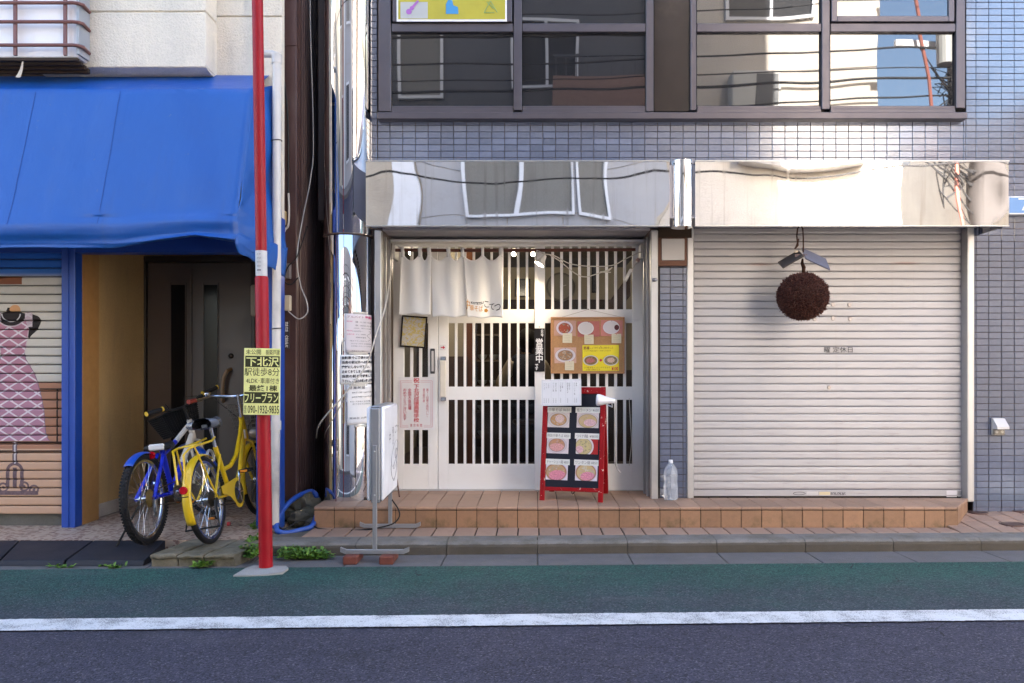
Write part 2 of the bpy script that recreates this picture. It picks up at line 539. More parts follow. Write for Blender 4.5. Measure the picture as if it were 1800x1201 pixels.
def tarp_mat():
    m, b = newmat('blue_tarpaulin')
    p = epos(); x, y, z = exyz(p)
    n = enoise(p, 1.2, 5); w = enoise(p, 420, 1)
    f = (n - .5) * .25 + 1.0
    c = emix(1.0, (.006, .078, .33), evec(f, f, f), 'MULTIPLY')
    k = enoise(escale(p, (2.5, 1, .6)), 2.0, 6, .6).step(.5, .85) * .35
    c = emix(k * .7, c, (.05, .125, .36))
    drt = enoise(escale(p, (9, 2, .8)), 1.0, 6, .65).step(.55, .8) * .28
    c = emix(drt, c, (.035, .06, .16))
    spt = (enoise(p, 34, 4, .6) > .70)
    c = emix(spt * .35, c, (.10, .13, .22))
    eset(b, 'Base Color', c)
    eset(b, 'Roughness', (n - .5) * .2 + .40)
    b.inputs['Specular IOR Level'].default_value = .45
    wr = enoise(escale(p, (1.0, 1, .35)), 5.5, 4, .55, .6)
    eset(b, 'Normal', ebump(enoise(p, 2.6, 3, .5) * .6 + wr * .35 + w * .02, .55, .03))
    return m
MAT['tarp'] = tarp_mat()

def mosaic_mat():
    m, b = newmat('brown_mosaic_floor')
    p = epos(); x, y, z = exyz(p)
    bx = (x * 7.0).frac(); by = (y * 7.0).frac()
    line = (bx < .05) | (by < .05)
    v = exyz(evor(p, 26, out=1))[0]
    blob = evor(p, 26) < .40
    c = emix(blob, (.44, .33, .25), emix(v, (.17, .085, .06), (.28, .16, .12)))
    c = emix(line * .6, c, (.1, .075, .06))
    d = enoise(p, 3, 6, .65)
    c = emix(d.step(.45, .8) * .5, c, (.11, .095, .08))
    eset(b, 'Base Color', c); eset(b, 'Roughness', .6)
    eset(b, 'Normal', ebump(evor(p, 26) + line * -.5, .3, .004))
    return m
MAT['mosaic'] = mosaic_mat()

# ================================================================ GROUND
KS = .033                                   # the kerb runs a little askew to the shop front
def structure(name, mb, mat, smooth=False, label=None):
    o = mb.build(name, mat, smooth=smooth); o['kind'] = 'structure'
    if label: o['label'] = label
    return o

def strip(y0, y1, z0, z1, x0=-60, x1=60, n=1):
    return MB().add([(x0, y0 + KS * x0, z0), (x1, y0 + KS * x1, z0), (x1, y1 + KS * x1, z1), (x0, y1 + KS * x0, z1)], [(0, 1, 2, 3)])
structure('ground', MB().add([(-300, -300, -.012), (300, -300, -.012), (300, 300, -.012), (-300, 300, -.012)], [(0, 1, 2, 3)]), MAT['alley_ground'])
structure('road', strip(-.9, 5.02, 0, 0), MAT['asphalt'])
structure('green_lane', strip(3.95, 5.02, .004, .004), MAT['green_lane'])
def rough_strip(y0, y1, z, amp, x0=-12, x1=12, n=1400):
    m = MB(); a = []; b2 = []
    for i in range(n + 1):
        x = x0 + (x1 - x0) * i / n
        j0 = noise.noise(Vector((x * 60, 0, 3))) * amp + noise.noise(Vector((x * 9, 5, 3))) * amp * .7; j1 = noise.noise(Vector((x * 60, 9, 7))) * amp + noise.noise(Vector((x * 9, 7, 1))) * amp * .7
        a.append((x, y0 + KS * x + j0, z)); b2.append((x, y1 + KS * x + j1, z))
    m.add(a + b2, [(i, i + 1, n + 2 + i, n + 1 + i) for i in range(n)]); return m
structure('white_line', rough_strip(3.822, 4.0, .008, .007), MAT['line'])

# gutter slabs and kerb stones, each its own piece
gutter = tag(thing('gutter', 'grey concrete gutter slabs along the kerb', 'gutter'), kind='structure')
del gutter['category']
def skew_box(x0, x1, y0, y1, z00, z01, zb, bev=.006):
    """a slab running along the skewed kerb; z00 at its front edge, z01 at its back"""
    m = MB(); cs = []
    for (x, e) in ((x0, 1), (x1, -1)):
        for (y, zt, g) in ((y0, z00, 1), (y1, z01, -1)):
            cs.append((x, y + KS * x, zb)); cs.append((x, y + KS * x, zt - bev)); cs.append((x + e * bev, y + g * bev + KS * x, zt))
    a, b, c, d = 0, 3, 6, 9
    m.add(cs, [(a + 2, c + 2, d + 2, b + 2), (a + 1, c + 1, c + 2, a + 2), (b + 1, b + 2, d + 2, d + 1), (a + 1, a + 2, b + 2, b + 1), (c + 1, d + 1, d + 2, c + 2),
               (a, c, c + 1, a + 1), (b, b + 1, d + 1, d), (a, a + 1, b + 1, b), (c, d, d + 1, c + 1)])
    return m
x = -1.20 - .61 * 9
while x < 9:
    skew_box(x, x + .604, 5.022, 5.37, .002, -.004, -.05, .004).build('gutter_slab', MAT['gutter'], gutter)
    x += .61
kerb = tag(thing('kerb', 'weathered concrete kerb stones edging the pavement', 'kerb'), kind='structure')
del kerb['category']
def kerb_stone(x0, x1):
    m = MB(); prof = [(5.372, -.06), (5.372, .045), (5.378, .062), (5.392, .073), (5.412, .079), (5.56, .082), (5.56, -.06)]
    m.prism([(x0, y + KS * x0, z) for y, z in prof], (x1 - x0, KS * (x1 - x0), 0)); return m
x = -1.20 - .61 * 1.0
first = True
while x < 9:
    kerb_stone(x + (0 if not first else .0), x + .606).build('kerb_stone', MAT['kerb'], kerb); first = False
    x += .61

# pavement between the kerb and the step: terracotta tiles on a mortar bed
pave = tag(thing('pavement', 'terracotta tiled pavement strip between kerb and step', 'pavement'), kind='structure')
del pave['category']
def slopez(y, x): return .083 + max(0, (x - 3.0)) * .0 + max(0, y - 5.6) * (.09 if x > 3.0 else 0)
MB().add([(-1.68, 5.5, .070), (9, 5.5 + .3, .070), (9, 6.4, .11), (3.0, 6.4, .11), (3.0, 5.9, .070), (-1.68, 5.9, .070)], [(0, 1, 2, 3, 4, 5)]).build('mortar_bed', MAT['step_mortar'], pave)
def clip_tile(x0, x1, y0, y1, zf):
    return [(x0, y0, zf(y0, x0)), (x1, y0, zf(y0, x1)), (x1, y1, zf(y1, x1)), (x0, y1, zf(y1, x0))]
def flat_tile(name, poly, th, mat, parent, bev=.003):
    """a tile with a bevelled rim"""
    c = sum((Vector(p) for p in poly), Vector()) / len(poly); n = len(poly)
    m = MB(); top = []
    for p in poly:
        p = Vector(p); d = (c - p); d.z = 0; top.append(p + d.normalized() * bev * 1.4)
    low = [Vector(p) - Vector((0, 0, bev)) for p in poly]; bot = [Vector(p) - Vector((0, 0, th)) for p in poly]
    m.add(top + low + bot, [tuple(range(n))] + [(i, (i + 1) % n, n + (i + 1) % n, n + i) for i in range(n)][::1] + [(n + i, n + (i + 1) % n, 2 * n + (i + 1) % n, 2 * n + i) for i in range(n)])
    return m.build(name, mat, parent)
G = .0048
for i in range(-11, 40):
    x0 = -1.62 + (i + 11) * .15; x1 = x0 + .15
    if x0 > 5.6: break
    yb = 5.565 + KS * x0
    if x1 < 3.12:
        y1 = 5.846
        flat_tile('paving_tile', clip_tile(x0 + G, x1 - G, yb, y1 - G, lambda y, x: .083), .012, MAT['paving_tile'], pave)
    else:
        zz = lambda y, x: .083 + max(0, y - 5.68) * .085
        ys = [yb, 5.83, 5.98, 6.13, 6.25]
        for a, b2 in zip(ys[:-1], ys[1:]):
            flat_tile('paving_tile', clip_tile(x0 + G, x1 - G, a + G, b2 - G, zz), .012, MAT['paving_tile'], pave)
for mx, my, mr in ((1718, 905, .075), (1778, 919, .085), (1792, 903, .07)):
    Yq = 5.95 if my > 910 else 6.12
    Yq = (CAMZ - .11) * 1400 / (my - 655)
    zc = .083 + max(0, Yq - 5.68) * .085
    o = MB().lathe([(0, .004), (mr * .8, .004), (mr * .82, .002), (mr * .9, .002), (mr * .92, .005), (mr, .004), (mr + .003, -.01)], (X(mx, Yq), Yq, zc), seg=28).build('drain_cover', None)
    o.data.materials.append(M('iron_cover', (.10, .055, .045), .6, .4, var=.3, bump=.5, bs=150))
    tag(o, {1718: 'round rusty iron cover set in tiled pavement beside the step', 1778: 'round dark iron cover nearest the kerb at the right', 1792: 'iron cover half out of frame against the blue tiled wall'}[mx], 'drain cover', 'round iron covers in the pavement')

# tiled step in front of the shop
step = tag(thing('tiled_step', 'raised terracotta tiled step along the shop front', 'step'), kind='structure')
del step['category']
HS = .235
MB().prism([(-1.617, 5.856, HS - .012), (3.10, 5.856, HS - .012), (3.392, 6.256, HS - .012), (3.38, 6.45, HS - .012), (-1.617, 6.45, HS - .012)], (0, 0, -.3)).build('mortar_core', MAT['step_mortar'], step)
MB().box(-1.195, .905, 6.45, 6.75, -.05, HS - .012).build('mortar_core', MAT['step_mortar'], step)
n = 0
x = -1.622
while x < 3.10:
    x1 = min(x + .1495, 3.105)
    a, b2 = x + G * .5, x1 - G * .5
    # nosing tile with a rounded lip, riser tile below it, second tread row
    prof = [(6.145, HS - .014), (6.145, HS), (5.862, HS), (5.853, HS - .003), (5.848, HS - .009), (5.848, HS - .020), (5.853, HS - .024), (5.86, HS - .024)]
    bb = b2
    MB().prism([(a, y, z + random.uniform(-.0004, .0004)) for y, z in prof], (bb - a, 0, 0)).build('nosing_tile', MAT['step_tile'], step)
    MB().box(a, bb, 5.850 + random.uniform(0, .0015), 5.865, .074, HS - .030, .002).build('riser_tile', MAT['riser_tile'], step)
    if x > -1.28:
        ye = 6.45
        flat_tile('tread_tile', clip_tile(a, bb, 6.15, 6.262 if not (-1.2 < x < .85) else 6.45, lambda y, xx: HS), .012, MAT['step_tile'], step)
        if -1.2 < x < .85:
            flat_tile('tread_tile', clip_tile(max(a, -1.194), min(bb, .903), 6.455, 6.70, lambda y, xx: HS), .012, MAT['step_tile'], step)
    x += .1495
# the slanted right end
e0 = Vector((3.105, 5.85, 0)); e1 = Vector((3.395, 6.25, 0)); ed = (e1 - e0); L = ed.length; ed.normalize()
flat_tile('tread_tile', [(3.108, 5.856, HS), (3.250, 6.05, HS), (3.108, 6.05, HS)], .012, MAT['step_tile'], step)
flat_tile('tread_tile', [(3.108, 6.055, HS), (3.252, 6.055, HS), (3.392, 6.25, HS), (3.108, 6.25, HS)], .012, MAT['step_tile'], step)
PE = Plane(e0, ed, (0, 0, 1))
for k in range(3):
    MB().obox(PE, k * L / 3 + .002, (k + 1) * L / 3 - .002, .074 + k * .008, HS - .027, -.012, .002, .002).build('riser_tile', MAT['riser_tile'], step)
    MB().obox(PE, k * L / 3 + .002, (k + 1) * L / 3 - .002, HS - .024, HS - .001, -.012, .004, .002).build('nosing_tile', MAT['step_tile'], step)

# floor of the neighbouring entrance
structure('entrance_floor', MB().box(-9, -1.86, 5.40, 7.4, -.03, .084), MAT['mosaic'])
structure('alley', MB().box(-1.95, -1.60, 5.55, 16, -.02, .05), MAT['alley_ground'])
MB2 = MB().add([(-2.1, 5.42, .03), (-1.62, 5.42, .03), (-1.62, 6.0, .062), (-1.86, 6.0, .062), (-1.86, 5.6, .09), (-2.1, 5.55, .09)], [(0, 1, 2, 3, 4, 5)])
structure('concrete_apron', MB().prism([(-2.3, 5.30, .072), (-1.60, 5.46, .072), (-1.60, 5.85, .075), (-1.86, 5.85, .078), (-2.3, 5.56, .086)], (0, 0, -.1)), MAT['alley_ground'])
# pavement on the far side of the street, behind the camera
structure('far_pavement', MB().box(-40, 40, -1.25, -.75, -.02, .1), MAT['gutter'])

# ================================================================ THE SHOP BUILDING
YW = 6.25                                   # face of the tiled wall
YB = YW + .008                              # mortar behind the tiles
XL, XR = -1.70, 5.1
DL, DR = -1.196, .906                       # door recess
SL, SR = X(1213, 6.30), X(1704, 6.30)       # shutter opening
WB, WT = Z(209, YW), 4.75                   # window band
WX0, WX1 = X(664, YW), X(1698, YW)
shop = thing('shop_building', 'narrow building clad in blue glazed tiles with mirror steel canopy and dark windows', 'building', (1.0, 6.3, 0))
HB = 14.0
w = MB()
w.box(XL, XR, YB, YB + .2, 2.42, WB)
w.box(XL, XR, YB, YB + .2, WT, HB)
w.box(DR + .06, SL, YB, YB + .2, 0, 2.42)
w.box(SR, XR, YB, YB + .2, 0, 2.42)
w.box(WX1, XR, YB, YB + .2, WB, WT)
w.box(XL, WX0, YB, YB + .2, WB, WT)
w.box(XL, XL + .08, YB + .2, 15, 0, HB)
w.box(XR - .1, XR, YB + .2, 15, 0, HB)
w.box(XL, XR, 15, 15.1, 0, HB)
w.box(XL, XR, YB, 15.1, HB, HB + .2)
w.build('wall', MAT['grout'], shop)

# ---- glazed tiles
TPX, TPZ, TG = .1, .0508, .0037
def tile_mb(cx, cz, w_, h_, mb):
    P = Plane((cx, YW + .004, cz)); mb.obox(P, -w_ / 2, w_ / 2, -h_ / 2, h_ / 2, -.005, .004, .0018)
tm = MB(); tile_mb(0, 0, TPX - TG, TPZ - TG, tm)
TM = tm.mesh('tile', (0, YW + .004, 0)); TM.materials.append(MAT['blue_tile'])
rest = MB(); cnt = 0
def tile_field(x0, x1, z0, z1, single):
    """tiles on the building's grid, cut at the edges of the field"""
    global cnt
    ox = X(663, YW)
    i0 = math.floor((x0 - ox) / TPX); i1 = math.ceil((x1 - ox) / TPX)
    k0 = math.floor((z0 - WB) / TPZ); k1 = math.ceil((z1 - WB) / TPZ)
    for k in range(k1 - 1, k0 - 1, -1):
        for i in range(i0, i1):
            a, b2 = ox + i * TPX, ox + (i + 1) * TPX; c, d = WB + k * TPZ, WB + (k + 1) * TPZ
            if a >= x0 - 1e-4 and b2 <= x1 + 1e-4 and c >= z0 - 1e-4 and d <= z1 + 1e-4 and single and cnt < 300:
                o = inst('tile', TM, ((a + b2) / 2, YW + .004 + random.uniform(-.0008, .0006), (c + d) / 2), shop)
                o.rotation_euler = (random.gauss(0, .004), 0, random.gauss(0, .004)); cnt += 1
            else:
                a, b2, c, d = max(a, x0), min(b2, x1), max(c, z0), min(d, z1)
                if b2 - a < .012 or d - c < .01: continue
                q = MB(); tile_mb((a + b2) / 2, (c + d) / 2, b2 - a - TG, d - c - TG, q)
                dy = random.uniform(-.0008, .0006); t1 = random.gauss(0, .004); t2 = random.gauss(0, .004)
                for v in q.v: v.y += dy + (v.x - (a + b2) / 2) * t1 + (v.z - (c + d) / 2) * t2
                rest.add(q.v, q.f)
tile_field(WX0, X(1698, YW), 2.86, WB, True)
tile_field(DR + .075, SL - .01, HS, 2.06, False)
tile_field(X(1713, 6.235) - .004, XR, .125, 2.86, False)
tile_field(-1.34, WX0, 2.35, 5.2, False)
tile_field(X(1698, YW), XR, 2.86, 5.2, False)
tile_field(WX0, WX1, 2.35, 2.86, False)
o = rest.build('tile_field', MAT['blue_tile'], shop); o['kind'] = 'stuff'

# ---- upper windows
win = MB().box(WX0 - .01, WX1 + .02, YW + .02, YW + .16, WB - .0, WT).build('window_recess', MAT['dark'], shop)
YF = YW - .03
def rect(px0, px1, py0, py1, Y): return X(px0, Y), X(px1, Y), Z(py1, Y), Z(py0, Y)
fr = MB()
def bar(px0, px1, py0, py1, yf=YF, yb=YW + .02, bev=.004):
    x0, x1, z0, z1 = rect(px0, px1, py0, py1, yf); fr.box(x0, x1, yf, yb, z0, z1, bev)
TOP = -95
bar(665, 687, TOP, 196); bar(1681, 1697, TOP, 190)
bar(903, 917, TOP, 194, YF - .004); bar(1136, 1149, TOP, 196, YF - .004); bar(1214, 1224, TOP, 194, YF - .004); bar(1445, 1459, TOP, 192, YF - .004)
for a, b2 in ((688, 902), (918, 1135), (1225, 1444), (1460, 1680)):
    bar(a, b2, 41, 56, YF + .004); bar(a, b2, 191, 199, YF + .006)
    bar(a, b2, 186, 192, YF + .016)
frame = fr.build('window_frame', MAT['bronze'], shop)
x0, x1, z0, z1 = rect(663, 1701, 197, 209, YF - .05)
MB().box(x0, x1, YF - .05, YW + .01, z0, z1, .005).build('window_sill', MAT['bronze'], shop)
for a, b2, c, d in ((688, 902, 56, 188), (918, 1135, 56, 188), (1225, 1444, 56, 188), (1460, 1680, 56, 186), (688, 902, TOP, 41), (918, 1135, TOP, 41), (1225, 1444, TOP, 41), (1460, 1680, TOP, 41)):
    x0, x1, z0, z1 = rect(a, b2, c, d, YW)
    if c > 0 or a in (918, 1225):
        MB().box(x0, x1, YW + .004, YW + .010, z0, z1).build('pane', MAT['wired_glass'], frame)
    else:                                   # opening sash standing proud
        s = MB(); yf = YF - .012
        x0, x1, z0, z1 = rect(a + 2, b2 - 2, c, 38, yf)
        for q in ((x0, x0 + .045, z0, z1), (x1 - .045, x1, z0, z1), (x0 + .045, x1 - .045, z0, z0 + .045)):
            s.box(q[0], q[1], yf, yf + .03, q[2], q[3], .004)
        sash = s.build('window_sash', MAT['bronze'], shop)
        MB().box(x0 + .045, x1 - .045, yf + .014, yf + .02, z0 + .045, z1).build('pane', MAT['wired_glass'], sash)
x0, x1, z0, z1 = rect(1150, 1213, TOP, 196, YW)
MB().box(x0, x1, YW - .005, YW + .01, z0, z1).build('infill_panel', M('stained_infill_panel', (.035, .026, .022), .22, .3, var=.5, vs=3, dirt=.6, dcol=(.09, .07, .055), ds=2.2), shop)
# notice in the top left window
x0, x1, z0, z1 = rect(697, 891, -70, 38, YF - .02)
notice = tag(MB().box(x0, x1, YF - .02, YF - .014, z0, z1, .002).build('window_notice', M('white_notice_border', (.75, .74, .76), .4)), 'white bordered yellow poster with instrument pictures in the upper left window', 'poster')
P = Plane(((x0 + x1) / 2, YF - .0205, 0))
def rect_part(name, px0, px1, py0, py1, Y, n, mat, parent):
    a, b2, c, d = rect(px0, px1, py0, py1, Y); return MB().box(a, b2, Y - n, Y - n + .0015, c, d).build(name, mat, parent)
Yn = YF - .021
rect_part('yellow_print', 700, 888, -67, 34, Yn, .001, M('yellow_print', (.42, .36, .03), .45, var=.2), notice)
rect_part('pale_print', 704, 752, 4, 33, Yn, .0028, M('pale_print', (.42, .42, .40), .45), notice)
def poly_part(name, pts, Y, n, mat, parent):
    return MB().prism([(X(a, Y), Y - n, Z(b2, Y)) for a, b2 in pts], (0, .001, 0)).build(name, mat, parent)
gm = M('print_purple', (.35, .12, .42), .5)
q = MB()
def disc(mb, px, py, r, Y, n, seg=18):
    mb.prism([(X(px, Y) + math.cos(2 * PI * k / seg) * r, Y - n, Z(py, Y) + math.sin(2 * PI * k / seg) * r) for k in range(seg)], (0, .001, 0)); return mb
disc(q, 719, 21, .022, Yn, .0045); disc(q, 724, 15, .016, Yn, .0058)
q.prism([(X(a, Yn), Yn - .0071, Z(b2, Yn)) for a, b2 in ((723, 13), (734, 1), (737, 3), (726, 16))], (0, .001, 0))
q.build('guitar_print', gm, notice)
poly_part('piano_print', ((784, 25), (784, 8), (788, 0), (795, 1), (797, 10), (805, 13), (806, 25)), Yn, .0045, M('print_blue', (.05, .25, .5), .5), notice)
q = MB()
for a, b2 in (((851, 23), (862, 2)), ((862, 2), (874, 22)), ((851, 23), (869, 23)), ((856, 4), (868, 16))):
    q.cyl((X(a[0], Yn), Yn - .004, Z(a[1], Yn)), (X(b2[0], Yn), Yn - .004, Z(b2[1], Yn)), .003, seg=6)
q.build('triangle_print', M('print_green', (.20, .34, .12), .5), notice)

# ---- steel canopy
YA = 5.85
ZA0, ZA1 = Z(397, YA), Z(284, YA)
can = MB().box(X(646, YA), X(1770, YA), YA + .03, YB, ZA0 + .075, ZA1 - .02).build('canopy', MAT['soffit'], shop)
def fascia(px0, px1, side):
    x0, x1 = X(px0, YA), X(px1, YA)
    m = MB(); nx = 40
    def fn(u, v):
        x = x0 + (x1 - x0) * u; z = ZA0 + (ZA1 - ZA0) * v
        bulge = .0016 * math.sin(u * 5.1 + px0) * math.sin(PI * v) + .0007 * math.sin(u * 13 + v * 2)
        edge = max(0, 1 - min(u, 1 - u) * nx / 2.0)
        return (x, YA + bulge * (1 - edge) - .0, z)
    m.grid(fn, nx, 8)
    m.box(x0, x1, YA + .008, YA + .03, ZA0, ZA0 + .012); m.box(x0, x1, YA + .008, YA + .03, ZA1 - .012, ZA1)
    m.box(x0, x0 + .004, YA + .001, YA + .03, ZA0, ZA1); m.box(x1 - .004, x1, YA + .001, YB - .012 if side else YA + .03, ZA0, ZA1)
    return m.build('fascia_panel', MAT['steel'], can, smooth=True)
fascia(643, 1177, False); fascia(1222, 1773, True)
xc = X(1201, YA); cz = MB()
cz.lathe([(.080, ZA0 - .004), (.080, ZA1 + .012), (0, ZA1 + .012)], (xc, YA + .055, 0), seg=40); cz.lathe([(.080, ZA0 - .004), (0, ZA0 - .004)], (xc, YA + .055, 0), seg=40)
cz.build('round_cover', MAT['column_steel'], can, smooth=True)
rim = MB()
for a, b2 in ((643, 1177), (1222, 1773)): rim.box(X(a, YA) - .002, X(b2, YA) + .002, YA - .007, YA + .005, ZA1 - .001, ZA1 + .006); rim.box(X(a, YA) - .002, X(b2, YA) + .002, YA - .006, YA + .005, ZA0 - .005, ZA0 + .001)
rim.build('edge_trim', MAT['alu'], can)
sf = MB(); sf.box(X(646, YA), X(1768, YA), YA + .012, YB - .01, ZA0 + .058, ZA0 + .072)
sf.build('soffit', MAT['soffit'], can)
for k in range(int((X(1170, YA) - X(650, YA)) / .064)):  # dark dashes paint the lattice's reflection onto the soffit
    MB().box(X(652, YA) + k * .064, X(652, YA) + k * .064 + .04, YA + .06, YA + .10, ZA0 + .053, ZA0 + .0575).build('lattice_reflection', MAT['dark_wood'], can)

# ---- round steel column
col = MB(); CX, CY, CR = -1.465, 6.27, .19
col.lathe([(CR, HS - .002), (CR, Z(412, 6.1)), (CR - .003, Z(411, 6.1)), (CR - .003, Z(409, 6.1)), (CR, Z(408, 6.1)), (CR, 8)], (CX, CY, 0), seg=96)
column = col.build('column', MAT['column_steel'], shop, smooth=True)
MB().tube([(CX + math.cos(t) * (CR + .003), CY + math.sin(t) * (CR + .003), Z(411, 6.1)) for t in [2 * PI * k / 48 for k in range(48)]], .006, 6, closed=True).build('joint_band', M('old_band', (.20, .13, .10), .5, .6), column)
MB().box(CX - .002 - .055, CX + .002 - .055, CY - CR * .965 - .002, CY - CR * .965 + .004, HS, Z(414, 6.1)).build('seam', M('seam', (.10, .02, .03), .5), column)

# ---- door recess: jambs, guide rails, lintel, threshold
j = MB()
for a, s_ in ((DL, -1), (DR, 1)):
    j = MB(); j.box(a if s_ > 0 else a - .055, a + .055 if s_ > 0 else a, YW - .045, YW + .03, HS - .004, 2.33, .006)
    j.build('guide_rail', MAT['alu'], shop)
RJ = M('recess_jamb', (.16, .12, .10), .45, .3, var=.2)
for a, b2 in ((DL - .08, DL - .001), (DR + .001, DR + .08)): MB().box(a, b2, YW + .032, 6.76, HS - .004, 2.40, .004).build('recess_side', RJ, shop)
for a, b2, c, d in ((DL, DL + .012, 6.34, 6.37), (DL, DL + .02, 6.47, 6.51), (DR - .015, DR, 6.34, 6.37), (DR - .02, DR, 6.47, 6.51)): MB().box(a, b2, c, d, HS, 2.3).build('jamb_bead', MAT['alu'], shop)
MB().box(DL + .002, DR - .002, YW + .0, 6.80, 2.335, 2.42).build('recess_ceiling', MAT['soffit'], shop)
MAT['door_white'] = M('door_white_paint', (.82, .80, .775), .48, var=.05, dirt=.24, dcol=(.46, .41, .36), ds=2.5, bump=.12, bs=40)
YD = 6.69
lin = MB(); zl = Z(434, YD)
lin.box(DL + .003, DR - .003, YD - .02, YD + .08, zl, 2.334, .003); lin.box(DL + .003, DR - .003, YD - .16, YD - .02, 2.292, 2.312, .004)
lin.build('lintel', MAT['door_white'], shop)

# ---- the lattice doors
rows = ((433, 544), (568, 680), (703, 816))
def lattice_door(name, Yd, px0, px1, slots, stile_l, stile_r, th=.034, label=None):
    """a wooden door: stiles and rails as one frame, each lattice bar its own piece, glass behind"""
    f = MB(); x0, x1 = X(px0, Yd), X(px1, Yd); zb, zt = HS + .004, zl
    xs0, xs1 = X(slots[0][0], Yd), X(slots[-1][1], Yd)
    f.box(x0, xs0, Yd, Yd + th, zb, zt, .003); f.box(xs1, x1, Yd, Yd + th, zb, zt, .003)
    cuts = [zb] + [z for r in rows[::-1] for z in (Z(r[1], Yd), min(Z(r[0], Yd), zt))] + [zt]
    for k in range(0, len(cuts), 2):
        if cuts[k + 1] - cuts[k] > .004: f.box(xs0, xs1, Yd + .001, Yd + th - .001, cuts[k], cuts[k + 1], .002)
    d = f.build(name, MAT['door_white'], shop)
    if label: d['label'] = label
    for r in rows:
        z0, z1 = Z(r[1], Yd), min(Z(r[0], Yd), zt); me = None
        for (a, b2), (c, e) in zip(slots[:-1], slots[1:]):
            w_ = X(c, Yd) - X(b2, Yd); h_ = z1 - z0
            if me is None:
                q = MB(); q.box(-w_ / 2, w_ / 2, -.010, .010, -h_ / 2 - .004, h_ / 2 + .004, .0015); me = q.mesh('lattice_bar'); me.materials.append(MAT['door_white'])
            inst('lattice_bar', me, ((X(b2, Yd) + X(c, Yd)) / 2, Yd + .012, (z0 + z1) / 2), d)
        MB().box(xs0, xs1, Yd + .0245, Yd + .0275, z0 - .003, z1 + .003).build('pane', MAT['clear_glass'], d)
    return d
s1 = [(788.2 + 15.6 * k, 799.3 + 15.6 * k) for k in range(10)]
s2 = [(958 + 15.85 * k, 969 + 15.85 * k) for k in range(10)]
s0 = [(710.2, 720.8), (726, 736.5), (741.7, 752.2)]
d0 = lattice_door('lattice_panel', YD, 691, 769.5, s0, 0, 0, label='narrow fixed lattice panel left of the sliding doors')
d1 = lattice_door('sliding_door', YD + .002, 770.5, 950, s1, 0, 0, label='left sliding door behind the hanging curtain')
d2 = lattice_door('sliding_door', YD - .04, 940, 1131, s2, 0, 0, label='right sliding door with the cork board')
MB().box(DL, DR, YD - .06, YD + .07, HS - .01, HS + .003).build('threshold', MAT['alu'], shop)
# pulls
Yp = YD - .002
x0, x1, z0, z1 = rect(756.5, 764.5, 613, 657, Yp)
pl = MB(); pl.box(x0, x1, Yp - .008, Yp, z0, z1, .004); pull = pl.build('recessed_pull', M('pull_rim', (.10, .10, .10), .35, .8), d0)
x0, x1, z0, z1 = rect(773.5, 783, 634, 698, Yp - .04)
b_ = MB(); b_.box(x0, x1, Yp - .045, Yp - .030, z0, z1, .005)
pull2 = b_.build('pull_bar', M('ivory_bar', (.72, .66, .55), .4), d1)
b_ = MB(); b_.box(x0 + .003, x1 + .003, Yp - .042, Yp, z1, z1 + .035, .004); b_.box(x0 + .003, x1 + .003, Yp - .042, Yp, z0 - .035, z0, .004)
b_.build('pull_bracket', M('chromed', (.6, .6, .6), .2, 1.0), d1)
x0, x1, z0, z1 = rect(758.5, 762.5, 617, 653, Yp - .008)
MB().box(x0, x1, Yp - .0095, Yp - .0085, z0, z1).build('pull_plate', M('ivory_plate', (.6, .57, .54), .4), d0)
RED = M('sign_red', (.55, .012, .035), .45, var=.05)
PD = Plane((X(778.5, Yp), Yp, Z(611, Yp)))
st = sheet('arrow_sticker', PD, .048, .045, M('sticker_white', (.72, .70, .69), .5))
tag(st, 'small white sticker with red arrow above the door pull', 'sticker')
st_a = MB()
st_a.prism([PD.pt(u, v, .0020) for u, v in ((-.018, -.004), (.002, -.004), (.002, -.015), (.019, 0), (.002, .015), (.002, .004), (-.018, .004))], PD.n * .0005)
st_a.build('arrow', RED, st)

# ---- roller shutter
YS = 6.33
def shutter_mat():
    m, b = newmat('shutter_paint')
    p = epos(); x, y, z = exyz(p); r = erand()
    f = (enoise(p, 2.0, 5) - .5) * .10 + (r - .5) * .05 + 1.0
    c = emix(1.0, (.415, .395, .397), evec(f, f, f), 'MULTIPLY')
    sm = enoise(escale(p, (3, 1, 26)), 1.6, 6, .65)                 # rubbed grime running along the slats
    low = z.step(1.5, .5) * .5 + x.step(1.8, 3.4) * .35 + .12
    c = emix(sm.step(.54, .76) * low * .8, c, (.24, .205, .20))
    dr = enoise(escale(p, (26, 1, .7)), 1.0, 5, .6).step(.56, .8) * .22
    c = emix(dr, c, (.33, .27, .25))
    for rx, rz, ra in ((X(1335, 6.33), Z(465, 6.33), .16), (X(1590, 6.33), Z(463, 6.33), .17)):
        d = (((x - rx) / ra) * ((x - rx) / ra) + ((z - rz) / .018) * ((z - rz) / .018)).sqrt()
        c = emix(d.step(1.0, .1) * .5, c, (.34, .16, .11))
    sc_ = (enoise(escale(p, (2, 1, 40)), 3.0, 3, .7) > .735)
    c = emix(sc_ * .5, c, (.16, .14, .14))
    eset(b, 'Base Color', c); b.inputs['Metallic'].default_value = .15
    eset(b, 'Roughness', sm * .2 + .32)
    eset(b, 'Normal', ebump(enoise(escale(p, (1.5, 1, 6)), 2.5, 4, .55), .3, .010))
    return m
MAT['shutter'] = shutter_mat()
sh = MB().box(SL + .001, SR - .001, YS + .02, YS + .05, HS - .02, 2.42).build('roller_shutter', MAT['grout'], shop)
pitch = .0597; zz = HS + .058; k = 0; sx0, sx1 = X(1218.5, YS), X(1701, YS)
prof = [(.012, .0), (-.001, .001), (-.0032, .004), (-.0040, .012), (-.0040, .026), (-.0028, .032), (-.0034, .038), (-.0030, .053), (-.001, .0565), (.004, .0578), (.012, .0582)]
